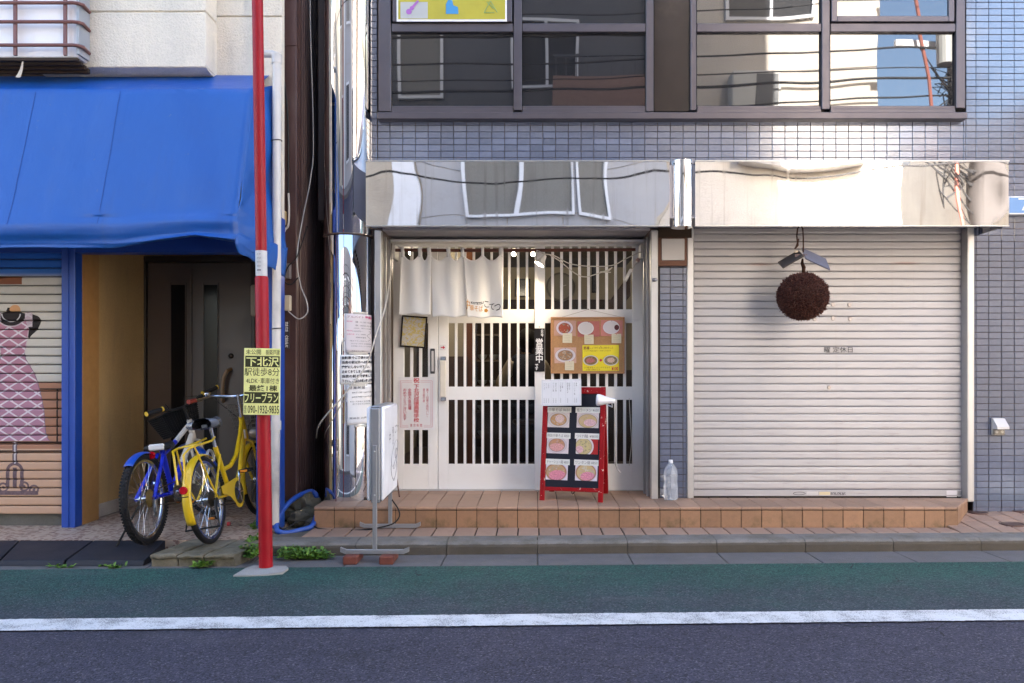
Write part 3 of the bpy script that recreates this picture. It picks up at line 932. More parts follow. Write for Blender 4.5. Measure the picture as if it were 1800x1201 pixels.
q = MB().prism([(-(sx1 - sx0) / 2, y, z) for y, z in prof], (sx1 - sx0, 0, 0)); SLM = q.mesh('slat', smooth=True); SLM.materials.append(MAT['shutter'])
while zz < 2.40:
    inst('slat', SLM, ((sx0 + sx1) / 2, YS + random.uniform(-.001, .001), zz), sh); zz += pitch
b_ = MB(); b_.box(sx0, sx1, YS - .010, YS + .015, HS + .004, HS + .054, .004); b_.box(sx0, sx1, YS - .016, YS - .010, HS + .006, HS + .014)
bb = b_.build('bottom_bar', MAT['shutter'], sh)
for px0, px1, zlow in ((1208, 1219.5, HS - .003), (1701, 1713, Z(884, 6.20))):
    MB().box(X(px0, 6.235), X(px1, 6.235), 6.235, 6.345, zlow, 2.36, .006).build('shutter_rail', MAT['alu'], sh)
INK = M('ink_black', (.012, .011, .014), .6, var=.05)
PS = Plane((0, YS - .006, 0))
def on(px0, px1, py0, py1, Y): return ((X(px0, Y) + X(px1, Y)) / 2, (Z(py0, Y) + Z(py1, Y)) / 2, X(px1, Y) - X(px0, Y), Z(py0, Y) - Z(py1, Y))
text('曜 定休日', sh, INK, PS, on(1448, 1498, 610, 620, YS), n=.0015)
disc_m = M('fixing_disc', (.38, .34, .32), .4, .5)
for a, b2 in ((1464, 535.5), (1493, 536), (1464, 560), (1494, 561), (1432, 561)):
    MB().lathe([(0, .004), (.014, .004), (.018, 0)], (X(a, YS), YS - .0055, Z(b2, YS)), axis=(0, -1, 0), seg=18).build('fixing_disc', disc_m, sh, smooth=True)
lk = MB(); lk.lathe([(0, .006), (.012, .006), (.016, .002), (.017, -.002)], (X(1457, YS), YS - .005, Z(681, YS)), axis=(0, -1, 0), seg=18); lk.box(X(1457, YS) - .002, X(1457, YS) + .002, YS - .0115, YS - .0108, Z(681, YS) - .007, Z(681, YS) + .007)
lk.build('lock', M('lock_metal', (.30, .27, .25), .35, .8), sh)
# stickers on the bottom bar
YBB = YS - .0105
def bar_sticker(px0, px1, py0, py1, mat): return rect_part('sticker', px0, px1, py0, py1, YBB, .0008, mat, sh)
stw = M('worn_sticker', (.55, .52, .50), .5, dirt=.4)
bar_sticker(1418, 1438, 864, 871, stw); bar_sticker(1440, 1459, 865, 871, M('sticker_cream', (.6, .5, .3), .5)); bar_sticker(1664, 1682, 862.5, 874, M('sticker_pale', (.66, .63, .64), .5)); bar_sticker(1684, 1694, 863, 874, M('sticker_gray', (.25, .24, .24), .5, dirt=.5))
q = MB(); q.tube([(X(1405, YBB) + math.cos(t) * .047, YBB - .001, Z(867.5, YBB) + math.sin(t) * .011) for t in [2 * PI * k / 28 for k in range(28)]], .0015, 5, closed=True); q.build('oval_mark', INK, sh)
PB = Plane((0, YBB - .0006, 0))
text('0120-129-365', sh, INK, PB, on(1460, 1486, 865.5, 871.5, YBB), n=.001, bold=.012)
# wall box between door and shutter
wb = MB(); YQ = 6.22
x0, x1, z0, z1 = rect(1155.5, 1208, 418, 468, YQ)
wb.box(x0, x1, YQ, YW + .02, z0, z1, .004); wbo = wb.build('wall_box_frame', M('rust_brown_frame', (.10, .035, .016), .5, .2, var=.3), shop)
x0, x1, z0, z1 = rect(1163, 1203, 420, 458, YQ)
MB().box(x0, x1, YQ - .012, YQ - .002, z0, z1, .004).build('wall_box_cover', M('grey_cover', (.45, .42, .40), .5, dirt=.7, dcol=(.2, .17, .14), streak=True), shop)
MB().box(DR + .06, SL, YQ + .01, YW + .004, Z(418, YQ), 2.40).build('pier_head', MAT['dark_wood'], shop)
ys_ = 6.195
MB().sphere((X(1151, ys_), ys_, Z(492, ys_)), .022, 14, 8, (1, .5, .7)).build('hook_plate', M('hook_grey', (.25, .25, .28), .4, .6), shop, smooth=True)
# socket box on the right wall
soc = thing('socket_box', 'weatherproof beige socket box on the blue tiled wall at right', 'socket box', (X(1755, 6.2), 6.24, Z(750, 6.2)))
MB().box(X(1743, 6.24), X(1763, 6.24), 6.225, 6.248, Z(765, 6.24), Z(735, 6.24), .004).build('base_plate', M('socket_beige', (.50, .46, .42), .5), soc)
a, b2 = X(1746, 6.22), X(1767, 6.22); zt_, zb_ = Z(736, 6.22), Z(754, 6.22)
MB().prism([(a, 6.225, zt_), (a, 6.165, zb_ + .02), (a, 6.165, zb_), (a, 6.225, zb_)], (b2 - a, 0, 0)).build('hood', M('socket_hood', (.58, .55, .53), .45), soc)
q = MB(); q.box(X(1745, 6.22), X(1764, 6.22), 6.2, 6.225, Z(764, 6.22), zb_ - .002, .003); so2 = q.build('outlet', M('socket_dark', (.22, .19, .15), .5), soc)
for dx in (.25, .75):
    MB().lathe([(0, .003), (.009, .003), (.012, 0)], (X(1745, 6.22) + dx * .085, 6.2, zb_ - .022), axis=(0, -1, 0), seg=14).build('outlet_ring', M('socket_ring', (.45, .42, .36), .5), soc)
# blue sign at the right edge
ys_ = 6.19
bs = tag(MB().box(X(1773.5, ys_), X(1990, ys_), ys_, 6.245, Z(377, ys_), Z(345, ys_), .003).build('wall_sign', M('white_sign_rim', (.65, .65, .68), .4)), 'narrow blue sign with white rim on the tiled wall at right edge', 'sign')
MB().box(X(1773.5, ys_) + .004, X(1988, ys_), ys_ - .002, ys_ + .01, Z(374.5, ys_), Z(347.5, ys_)).build('blue_face', M('sign_blue', (.13, .27, .52), .35), bs)
text('A', bs, M('sign_white', (.75, .75, .77), .4), Plane((0, ys_ - .002, 0)), on(1795.5, 1816, 353, 370, ys_), n=.0012, bold=.02)
MB().box(X(1790, ys_), X(1806, ys_), ys_ - .0035, ys_ - .0022, Z(351, ys_), Z(349, ys_)).build('dash', MAT['white_panel'], bs)

# ================================================================ THE NEIGHBOURING BUILDING (left)
left = thing('neighbour_building', 'beige stucco building with a big blue tarpaulin awning and brown side wall', 'building', (-3.0, 6.0, 0))
YL = 6.10
LX = -1.83                                  # its side wall along the alley
w = MB()
yw_ = 5.97
w.box(-12, -1.895, yw_, yw_ + .06, 2.35, 9.0); w.box(-12, -1.94, yw_ + .06, yw_ + .25, 2.35, 9.0)
w.box(-12, LX - .02, 12.8, 13, 0, 9); w.box(-12, LX - .02, yw_, 13, 9, 9.2); w.box(-12, -11.8, yw_, 13, 0, 9)
w.build('wall', MAT['stucco'], left)
# groove lines and the projecting bay
YBY = 5.76
bx0, bx1 = X(60, YBY), X(362, YBY); bz = Z(118, YBY)
m = MB(); zg = Z(21, YBY)
m.box(bx0, bx1, YBY, yw_ - .001, zg + .006, 9.0, .006); m.box(bx0, bx1, YBY, yw_ - .001, bz, zg - .006, .006); m.box(bx0, bx1 - .01, YBY + .012, yw_ - .001, zg - .006, zg + .006)
m.build('bay_wall', MAT['stucco'], left)
m = MB(); zg2 = Z(30.5, yw_)
m.box(X(368, yw_), -1.892, yw_ - .014, yw_ - .001, 3.36, zg2 - .005, .003); m.box(X(368, yw_), -1.892, yw_ - .014, yw_ - .001, zg2 + .005, 9, .003)
m.build('render_coat', MAT['stucco'], left)
MB().prism([(bx0, YBY + .004, bz - .002), (bx0, YBY + .10, bz - .018), (bx0, yw_ - .002, bz - .018), (bx0, yw_ - .002, bz - .002)], (bx1 - bx0 - .002, 0, 0)).build('bay_underside', MAT['stucco'], left)
MB().box(-6, X(372, 5.93), 5.92, 5.968, Z(137, 5.92), Z(112, 5.92)).build('header_board', M('header_brown', (.13, .085, .06), .7, var=.3), left)
# side wall of ribbed brown metal
m = MB(); y = 6.18
m.box(LX - .11, LX + .004, YL, 6.18, .24, 9, .004)
pts = [(LX - .05, 6.18, .20)]
while y < 12.9:
    pts += [(LX - .008, y, .20), (LX - .008, y + .022, .20), (LX + .006, y + .027, .20), (LX + .006, y + .049, .20)]; y += .054
pts += [(LX - .05, y, .20)]
m.prism(pts, (0, 0, 8.8)); m.box(LX - .03, LX + .012, 6.165, 6.19, .2, 9); m.box(LX - .105, LX + .008, YL - .006, YL + .09, Z(80, YL), 9)
m.build('siding', MAT['brown_siding'], left)
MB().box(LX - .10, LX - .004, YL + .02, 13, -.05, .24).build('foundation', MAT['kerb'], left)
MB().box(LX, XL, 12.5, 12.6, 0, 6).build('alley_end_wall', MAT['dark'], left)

# barred window box, top left
YG = 5.60
gx1 = X(131, YG)
wnd = MB().box(X(-300, YG), gx1, YG + .05, YBY + .05, Z(96, YG), 5.0, .006).build('window_box', MAT['white_panel'], left)
MB().box(gx1 + .002, gx1 + .02, YG + .02, YBY - .002, Z(93, YG), 5.0).build('side_frame', M('grey_side', (.33, .34, .36), .45), wnd)
for py in (-30, 5, 38.5, 79.5):
    z = Z(py, YG); MB().tube([(X(-300, YG), YG, z), (X(128, YG), YG, z), (X(136, YG), YG + .01, z), (X(141, YG), YG + .035, z), (X(143, YG + .05), YG + .15, z)], .013, 8).build('grille_bar', MAT['brown_metal'], wnd)
for px in (25, 113, -63):
    MB().box(X(px - 3, YG), X(px + 3, YG), YG + .004, YG + .02, Z(97, YG), 5.0, .002).build('grille_upright', MAT['brown_metal'], wnd)
for k in range(4):
    yk = YG + .0 + k * .045
    MB().box(X(-300, YG), gx1 + .02, yk, yk + .03, Z(98, YG) - .035 - k * .012, Z(98, YG) - .012 - k * .008, .003).build('under_slat', MAT['dark_wood'], wnd)
rb = MB().grid(lambda u, v: (X(40 - 9 * v + (u - .5) * (3 + 8 * v) * .8, YG - .02), YG - .02 + .01 * math.sin(v * 3), Z(108 + 28 * v, YG - .02)), 2, 8)
tag(rb.build('cloth_tie', M('pale_cloth', (.55, .46, .36), .8)), 'pale cloth strip dangling from the barred window box', 'cloth strip')

# ---- blue awning
prof = [(5.95, 3.44), (5.78, 3.325), (5.615, 3.215), (5.53, 2.93), (5.45, 2.66), (5.37, 2.40), (5.325, 2.285), (5.30, 2.21), (5.295, 2.13), (5.305, 2.075), (5.34, 2.05)]
def prof_at(t):
    t *= len(prof) - 1; i = min(int(t), len(prof) - 2); f = t - i
    return prof[i][0] * (1 - f) + prof[i + 1][0] * f, prof[i][1] * (1 - f) + prof[i + 1][1] * f
AXL = -6.6
def aw(u, v):
    y, z = prof_at(v)
    xr = -1.985
    x = AXL + (xr - AXL) * u
    k = max(0, v - .58) / .42                                   # the hanging hem
    if k > 0:
        s_ = math.sin(x * 2.1 + .6) * .018 + noise.noise(Vector((x * 1.6, v * 3, 2))) * .05
        d = max(0, 1 - abs(x + 2.25) / .55)                      # the hem is hitched up here
        z += k * (s_ * .6 + d * .07); y += k * (s_ * .9 - d * .03)
        y += .035 * k * math.sin((v * 22) + x * 1.5) * (.4 + d)
    y += noise.noise(Vector((x * 1.3, v * 6, 5))) * .010 + noise.noise(Vector((x * 5.0, v * 9, 2))) * .0035 + noise.noise(Vector(((x + z) * 11.0, v * 7, 8))) * .0012
    rib = min(abs(x - q) for q in (-5.6, -4.2, -2.9, -2.02)); y += .012 * math.exp(-(rib / .10) ** 2) * -1.0 * (.2 < v < .62)
    return (x, y, z)
m = MB().grid(aw, 90, 60)
awn = m.build('awning', MAT['tarp'], left, smooth=True)
md = awn.modifiers.new('thickness', 'SOLIDIFY'); md.thickness = .003; md.offset = 0
# gusset at the right end
def gus(u, v):
    a = Vector(aw(1, .20 + .62 * v)); zt_ = 3.30; b2 = Vector((-1.865 + .045 * max(0, v - .6) / .4, 5.83, a.z + (3.30 - a.z) * 0))
    b2.z = 3.33 + (1.985 - 3.33) * v; p = a.lerp(b2, u); p.x += .03 * math.sin(u * PI) * math.sin(v * 9) * .5 + noise.noise(Vector((u * 3, v * 5, 1))) * .02; return p
g_ = MB().grid(gus, 16, 40).build('awning_gusset', MAT['tarp'], left, smooth=True)
md = g_.modifiers.new('thickness', 'SOLIDIFY'); md.thickness = .003; md.offset = 0
def tail(u, v):
    a = Vector(aw(1, .82 + .18 * v)); a.z -= .06 * v; b2 = Vector((-1.80 - .02 * v, 5.80, 2.13 - .21 * v)); p = a.lerp(b2, u)
    p.x += .035 * math.sin(u * 8 + v * 2) * u * (1 - u); p.z += noise.noise(Vector((u * 5, v * 4, 3))) * .03; return p
g_ = MB().grid(tail, 20, 8).build('awning_hem', MAT['tarp'], left, smooth=True)
md = g_.modifiers.new('thickness', 'SOLIDIFY'); md.thickness = .003; md.offset = 0
m = MB()
m.cyl((AXL, 5.645, 3.20), (-2.0, 5.645, 3.20), .014); m.cyl((AXL, 5.36, 2.285), (-2.0, 5.36, 2.285), .014)
for xx in (-5.6, -4.2, -2.9, -2.02): m.cyl((xx, 5.645, 3.20), (xx, 5.37, 2.285), .012); m.cyl((xx, 5.36, 2.285), (xx, 5.95, 2.285), .012)
m.build('awning_pole', MAT['alu'], left)
for sx in (X(62, 5.6), X(213, 5.6)):      # stitched seams
    m = MB().tube([Vector(aw((sx - AXL) / (-1.985 - AXL), t / 24)) + Vector((0, -.004, .002)) for t in range(5, 18)], .0014, 5)
    m.build('awning_seam', M('seam_blue', (.012, .06, .27), .5), left)
# ---- posts, beam, painted shutter
m = MB(); px0, px1 = X(108.5, 5.84), X(132.5, 5.84)
m.box(px0, px1, 5.835, 5.93, .08, 2.35, .003); m.box(px0 + .045, px0 + .055, 5.828, 5.836, .085, 2.3)
m.build('post', MAT['blue_paint'], left)
m = MB(); m.box(X(450, 5.80), X(493, 5.80), 5.80, 5.90, .08, 2.35, .003); m.build('post', MAT['blue_paint'], left)
MB().box(-6, X(493, 5.84), 5.84, 5.95, 2.10, 2.36).build('beam', MAT['blue_paint'], left)
YM = 5.88
def mural_mat():
    m, b = newmat('painted_mural')
    p = epos(); x, y, z = exyz(p)
    u = x * (1400 / YM) + 940.0
    v = (CAMZ - z) * (1400 / YM) + 655.0
    def cur(pts, inp, lo, hi, vlo, vhi):
        n = E.nt.nodes.new('ShaderNodeFloatCurve'); c = n.mapping.curves[0]
        t = (inp - lo) / (hi - lo); E.nt.links.new(t.k, n.inputs['Value'])
        pp = [((a - lo) / (hi - lo), (q - vlo) / (vhi - vlo)) for a, q in pts]
        c.points[0].location = pp[0]; c.points[1].location = pp[-1]
        for a in pp[1:-1]: c.points.new(*a)
        n.mapping.update(); return E(n.outputs[0]) * (vhi - vlo) + vlo
    wb = enoise(p, 14, 4)
    c = emix(v.step(478, 492), (.03, .13, .42), (.52, .47, .40))
    c = emix((v < 470) * .6, c, (.015, .10, .42))
    c = emix((v > 486) & (v < 500) & (u < 39), c, (.22, .075, .035))
    c = emix((v > 672), c, (.34, .165, .10))
    c = emix((v > 789), c, (.50, .31, .205))
    c = emix(((v - 684).abs() < 1.2) | ((v - 777.5).abs() < 1.4) | ((v - 793).abs() < 1.3) | (((u - 101).abs() < 1.4) & (v > 684) & (v < 778)), c, (.02, .012, .01))
    # dress
    du = u - 23.0; au = du.abs()
    half = cur([(560, 20), (575, 27.5), (592, 27), (612, 23), (625, 22), (640, 29), (660, 40), (690, 49), (720, 55), (765, 60), (775, 66)], v, 560, 775, 0, 80)
    body = cur([(528, 9), (540, 9), (549, 14), (553, 36), (562, 49), (575, 46), (592, 31), (600, 24), (620, 22), (640, 26)], v, 528, 640, 0, 80)
    is_body = (v > 541) & (v < 605) & (au < body)
    c = emix(is_body, c, (.018, .012, .012))
    c = emix((v > 535.5) & (v < 549) & (((u - 27) * (u - 27)) / 90.0 + ((v - 545) * (v - 545)) / 80.0 < 1.0), c, (.55, .28, .12))
    nl = ((u - 20) * (u - 20)) / (25 * 25) + ((v - 552) * (v - 552)) / (21 * 21)
    dress = (v > 557) & (v < 775) & (au < half) & (nl > 1.0)
    strap = (v > 549) & (v < 575) & ((au - 28).abs() < 6.5)
    dress = dress | strap
    dc = emix(wb, (.42, .19, .23), (.36, .16, .22))
    dc = emix(v.step(620, 780) * .6, dc, (.36, .20, .27))
    s_ = 33.0
    l1 = (((u + v * 1.55) / s_).frac() - .5).abs() < .075
    l2 = (((u - v * 1.55) / s_).frac() - .5).abs() < .075
    dc = emix(l1 | l2, dc, (.62, .53, .55))
    c = emix(dress, c, dc)
    edge = dress & ((nl < 1.22) | ((half - au) < 1.6))
    c = emix(edge * .7, c, emix((v > 620), (.5, .42, .42), (.12, .09, .13)))
    neck = ((nl * 1.0 - .42).abs() < .05) & (v > 552)
    c = emix(neck, c, (.55, .5, .48))
    c = emix(((v - 624).abs() < 1.0) & (au < half), c, (.12, .09, .10))
    # stand
    ud = u - 26.5; aud = ud.abs()
    stand = (aud < 4.2) & (v > 777) & (v < 818)
    ring = ((ud * ud) + (v - 828) * (v - 828)).sqrt()
    stand = stand | ((ring > 10) & (ring < 15.5) & (v < 829)) | (((aud - 12.5).abs() < 3.2) & (v > 828) & (v < 856)) | ((aud < 3.6) & (v > 822) & (v < 858))
    for a_, b_ in ((6, 857), (43, 855), (60, 861)):
        d = (((u - a_) * (u - a_)) + (v - b_) * (v - b_)).sqrt(); stand = stand | ((d < 9) & (d > 5.5)) | (d < 2.5)
    stand = stand | ((v > 863) & (v < 870) & (u < 68))
    c = emix(stand, c, emix(enoise(p, 60, 3), (.05, .035, .04), (.22, .14, .15)))
    c = emix((aud < 1.4) & (v > 777) & (v < 815), c, (.5, .45, .46))
    f = (enoise(p, 4, 5) - .5) * .3 + 1.0
    c = emix(1.0, c, evec(f, f, f), 'MULTIPLY')
    eset(b, 'Base Color', c); eset(b, 'Roughness', .5); b.inputs['Specular IOR Level'].default_value = .15
    return m
MAT['mural'] = mural_mat()
psh = MB().box(-6, px0 - .001, YM + .022, YM + .04, .19, 2.35).build('painted_shutter', MAT['dark_wood'], left)
psh['label'] = 'roller shutter painted with a mannequin in a pink dress'
pz = .0650; z = Z(904, YM)
pr2 = [(.010, .0), (-.001, .004), (-.004, .012), (-.004, .050), (-.001, .057), (.010, .0605)]
q = MB().prism([(-(6 + px0) / 2 - 0, y, zz) for y, zz in pr2], (6 + px0 - .002, 0, 0)); PSM = q.mesh('slat', smooth=False); PSM.materials.append(MAT['mural'])
while z < 2.13:
    inst('slat', PSM, ((-6 + px0) / 2, YM, z), psh); z += pz
MB().box(-6, px0 - .002, YM + .03, YM + .06, .06, .19).build('sill_wall', MAT['alley_ground'], left)
# ---- entrance recess and door
SX = X(132.5, 5.84)
MB().box(SX - .05, SX - .002, 5.93, 6.16, .085, 2.35, .002).build('wood_jamb', MAT['wood_panel'], left)
m = MB(); m.box(SX - .25, SX - .045, 6.162, 6.98, .085, 2.5, .01); m.box(SX - .25, SX - .03, 6.162, 6.20, .19, 2.5)
m.build('recess_wall', MAT['tan_stucco'], left)
MB().box(SX - .26, SX - .033, 6.155, 6.97, .0855, .19, .006).build('skirting', MAT['skirting'], left)
YO = 6.98
ox0, ox1, oz1 = X(249, YO), -2.0, Z(461, YO)
m = MB(); m.box(SX - .3, ox1 + .3, YO + .1, YO + .2, 0, 2.6); m.box(-2.08, -1.95, 5.95, YO, .08, 2.6); m.build('recess_lining', MAT['tan_stucco'], left)
MB().box(SX - .3, -1.9, 5.96, YO + .2, 2.35, 2.45).build('recess_ceiling', MAT['tan_stucco'], left)
fm = MB(); fm.box(ox0 - .0, ox0 + .045, YO - .03, YO + .09, .085, oz1 + .05, .004); fm.box(ox0 + .045, ox1, YO - .03, YO + .09, oz1, oz1 + .05, .004); fm.box(X(443, YO), X(450, YO), YO - .028, YO + .09, .085, oz1, .004)
fm.build('door_frame', MAT['door_frame_brown'], left)
dx0, dx1 = ox0 + .05, X(442, YO)
d = MB().box(dx0, dx1, YO, YO + .04, .10, oz1 - .004, .004).build('entrance_door', MAT['door_brown'], left)
m = MB()
for a in (X(300, YO), X(327, YO), X(358, YO), X(384, YO), X(337, YO)):
    m.box(a - .006, a + .006, YO - .008, YO - .0005, .12, oz1 - .06 if a == X(337, YO) else oz1 - .18, .003)
m.build('moulding', MAT['door_brown'], d)
for a, b2 in ((301, 325), (359, 382)):
    MB().box(X(a, YO), X(b2, YO), YO - .004, YO - .0004, .30, oz1 - .20).build('pane', MAT['dark_glass'], d)
yh = YO - .05; hp = [(X(402, yh), YO, Z(649, yh)), (X(399, yh), yh, Z(652, yh)), (X(393, yh), yh, Z(665, yh)), (X(391, yh), yh, Z(685, yh)), (X(392, yh), yh, Z(700, yh)), (X(392, YO), YO, Z(706, yh))]
MB().tube(hp, .016, 8).build('handle', M('handle_wood', (.33, .20, .10), .4), d, smooth=True)
MB().lathe([(0, .012), (.014, .012), (.022, .006), (.024, 0)], (X(406, YO), YO, Z(626, YO)), axis=(0, -1, 0), seg=20).build('lock', M('lock_dark', (.06, .045, .035), .3, .9), d, smooth=True)
q = MB().box(X(441, 6.6), X(453, 6.6), 6.58, 6.64, Z(556, 6.6), Z(501, 6.6), .012).build('intercom', M('intercom_beige', (.42, .38, .30), .5), left)
# ---- drainpipe
yp = 5.72
pp = [(X(443, yp), yp + .12, Z(-60, yp)), (X(443, yp), yp + .12, Z(66, yp)), (X(443, yp), yp + .10, Z(85, yp)), (X(447, yp), yp + .05, Z(93, yp)), (X(455, yp), yp, Z(95, yp)), (X(478, yp), yp, Z(95, yp)), (X(485, yp), yp, Z(98, yp)), (X(487, yp), yp, Z(106, yp)), (X(486.5, yp), yp, Z(300, yp)), (X(486, yp), yp, Z(600, yp)), (X(483, yp), yp, Z(922, yp))]
m = MB().tube(pp, .033, 14, radii=[.022] * 3 + [.026] * 3 + [.031] * 5)
for py in (104, 748): m.cyl((X(486.5 - (py > 500) * 1.2, yp), yp, Z(py - 8, yp)), (X(486.5 - (py > 500) * 1.2, yp), yp, Z(py + 8, yp)), .036, seg=14)
dp = m.build('drainpipe', MAT['pvc'], left, smooth=True)
for py in (248, 578):
    MB().tube([(X(486.3, yp) + math.cos(t) * .035, yp + math.sin(t) * .035, Z(py, yp) + .004 * math.cos(t)) for t in [2 * PI * k / 20 for k in range(20)]], .004, 5, closed=True).build('pipe_clip', M('old_wire', (.12, .10, .09), .5, .6), dp)
# ---- boxes and cables at the corner
yc = YL - .03
def wallbox(name, px0, px1, py0, py1, mat, label, cat='box', bev=.006, y0=YL - .045):
    o = MB().box(X(px0, y0), X(px1, y0), y0, YL - .001, Z(py1, y0), Z(py0, y0), bev).build(name, mat); return tag(o, label, cat)
wallbox('junction_box', 495, 510, 463, 490, M('box_brown_grey', (.16, .13, .12), .5), 'grey brown junction box under the awning corner', 'junction box')
wb2 = wallbox('meter_box', 498.5, 510, 519, 546, M('box_cream', (.55, .46, .32), .5, dirt=.3), 'cream plastic cable box on the brown corner post', 'cable box')
sg = wallbox('name_strip', 499, 508.5, 564, 613, M('strip_dark', (.05, .04, .045), .5), 'thin dark strip with white vertical lettering on brown corner', 'sign', .001, YL - .012)
text('ほ\nほ\n︵\n診\n察', sg, M('strip_white', (.6, .6, .6), .5), Plane((0, YL - .012, 0)), on(501, 507, 566, 611, YL - .012), n=.002, bold=.02)
CABW = M('cable_grey', (.42, .40, .38), .5)
CABB = M('cable_black', (.02, .018, .018), .5)
def cable(name, pts, r, mat, label, seg=6, cat='cable'):
    P_ = [Vector((X(a, Y), Y, Z(b2, Y))) for a, b2, Y in pts]
    # Catmull-Rom
    out = []
    for i in range(len(P_) - 1):
        p0 = P_[max(i - 1, 0)]; p1 = P_[i]; p2 = P_[i + 1]; p3 = P_[min(i + 2, len(P_) - 1)]
        for k in range(6):
            t = k / 6; out.append(.5 * ((2 * p1) + (p2 - p0) * t + (2 * p0 - 5 * p1 + 4 * p2 - p3) * t * t + (3 * p1 - p0 - 3 * p2 + p3) * t ** 3))
    out.append(P_[-1])
    return tag(MB().tube(out, r, seg).build(name, mat, smooth=True), label, cat)
cable('cable', [(545, -10, 6.3), (546, 60, 6.3), (551, 250, 6.3), (545, 320, 6.25), (533, 380, 6.2), (522, 450, 6.08), (528, 500, 6.08), (539, 530, 6.08), (540, 550, 6.07), (526, 561, 6.06), (512, 552, 6.06), (506, 546, 6.06)], .0045, CABW, 'long grey cable hanging down the brown ribbed wall')
cable('cable', [(497, 120, 6.09), (505, 190, 6.09), (507, 260, 6.09), (507, 340, 6.09)], .006, CABB, 'black conduit clipped up the brown corner above the awning')
cable('cable', [(507, 340, 6.085), (508, 365, 6.085), (507, 395, 6.08), (501, 404, 6.08), (499, 410, 6.08)], .008, M('conduit_cream', (.5, .45, .4), .5), 'short cream conduit end beside the awning corner')
cable('cable', [(540, 398, 6.2), (530, 430, 6.12), (520, 455, 6.07), (506, 470, 6.05), (500, 494, 6.05), (512, 500, 6.06), (524, 488, 6.09)], .005, CABB, 'tangled dark wires at the grey brown junction box')

# ================================================================ INSIDE THE SHOP
room = tag(thing('dining_room', 'dim dining room seen through the lattice doors', 'room', (0, 8.5, 0)), kind='structure'); del room['category']
RX0, RX1, RY1, RZ = -1.60, 1.20, 10.6, 2.62
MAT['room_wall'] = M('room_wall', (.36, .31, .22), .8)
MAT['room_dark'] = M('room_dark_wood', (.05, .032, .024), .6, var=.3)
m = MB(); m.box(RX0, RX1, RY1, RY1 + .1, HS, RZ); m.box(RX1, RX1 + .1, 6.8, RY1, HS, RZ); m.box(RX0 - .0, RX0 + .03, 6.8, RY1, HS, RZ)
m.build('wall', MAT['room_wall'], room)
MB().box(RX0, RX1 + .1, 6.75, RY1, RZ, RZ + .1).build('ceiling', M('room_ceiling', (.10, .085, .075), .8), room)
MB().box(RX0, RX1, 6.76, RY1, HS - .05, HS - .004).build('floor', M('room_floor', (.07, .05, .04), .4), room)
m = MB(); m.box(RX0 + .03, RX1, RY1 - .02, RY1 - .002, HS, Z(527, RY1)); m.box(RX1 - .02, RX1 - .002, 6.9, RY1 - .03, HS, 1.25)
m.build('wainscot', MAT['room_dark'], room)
m = MB(); m.box(X(780, 8.0), X(826, 8.0), 8.0, 8.08, HS, 2.62); m.build('partition', M('partition_wall', (.42, .37, .28), .8), room)
MB().box(X(820, 7.98), X(833, 7.98), 7.95, 8.1, HS, RZ).build('pillar', M('pillar_wood', (.22, .075, .03), .5), room)
MB().box(X(770, 7.98), X(822, 7.98), 7.93, 7.99, HS, Z(627, 7.98)).build('dado', M('dado_brown', (.10, .055, .035), .5), room)
def furniture(name, label, cat, loc): return thing(name, label, cat, loc)
sh_ = furniture('shelf_rack', 'dark wooden shelf rack with stacked dishes deep inside the shop', 'shelf', (X(850, 9.5), 9.5, HS))
for k in range(5): MB().box(X(836, 9.5), X(880, 9.5), 9.3, 9.6, .45 + k * .3, .47 + k * .3).build('shelf_board', M('shelf_wood', (.10, .07, .05), .6), sh_)
for a in (836, 880): MB().box(X(a, 9.5) - .01, X(a, 9.5) + .01, 9.3, 9.6, HS, 1.8).build('shelf_side', MAT['room_dark'], sh_)
for k in range(4):
    for i in range(2): MB().lathe([(.02, 0), (.05, .03), (.06, .06), (.055, .06), (.045, .03)], (X(848 + i * 20, 9.4), 9.4, .471 + k * .3), seg=14).build('bowl', M('dish_grey', (.25, .26, .25), .3), sh_, smooth=True)
ct = furniture('counter', 'dark wooden counter running across the dim shop interior', 'counter', (X(900, 8.9), 8.9, HS))
MB().box(X(842, 8.9), RX1 - .03, 8.75, 9.2, 1.02, 1.06, .005).build('counter_top', M('counter_wood', (.13, .07, .04), .35), ct)
MB().box(X(846, 8.9), RX1 - .04, 8.85, 9.15, HS, 1.02).build('counter_front', MAT['room_dark'], ct)
ck = furniture('wall_clock', 'round wall clock seen through the right hand lattice', 'clock', (X(985, RY1), RY1 - .03, Z(505, RY1)))
c_ = (X(985, RY1), RY1 - .022, Z(505, RY1))
MB().lathe([(0, .02), (.17, .02), (.17, .04), (.19, .04), (.195, 0)], c_, axis=(0, -1, 0), seg=32).build('clock_case', M('clock_dark', (.10, .085, .06), .5), ck, smooth=True)
MB().lathe([(0, .021), (.165, .021)], c_, axis=(0, -1, 0), seg=32).build('clock_face', M('clock_face', (.20, .175, .13), .5), ck)
hm = M('clock_hand', (.5, .48, .45), .4)
MB().box(c_[0] - .006, c_[0] + .006, c_[1] - .026, c_[1] - .024, c_[2] - .01, c_[2] + .11).build('clock_hand', hm, ck)
MB().obox(Plane((c_[0], c_[1] - .027, c_[2]), (1, 0, .3)), -.01, .08, -.005, .005, 0, .002).build('clock_hand', hm, ck)
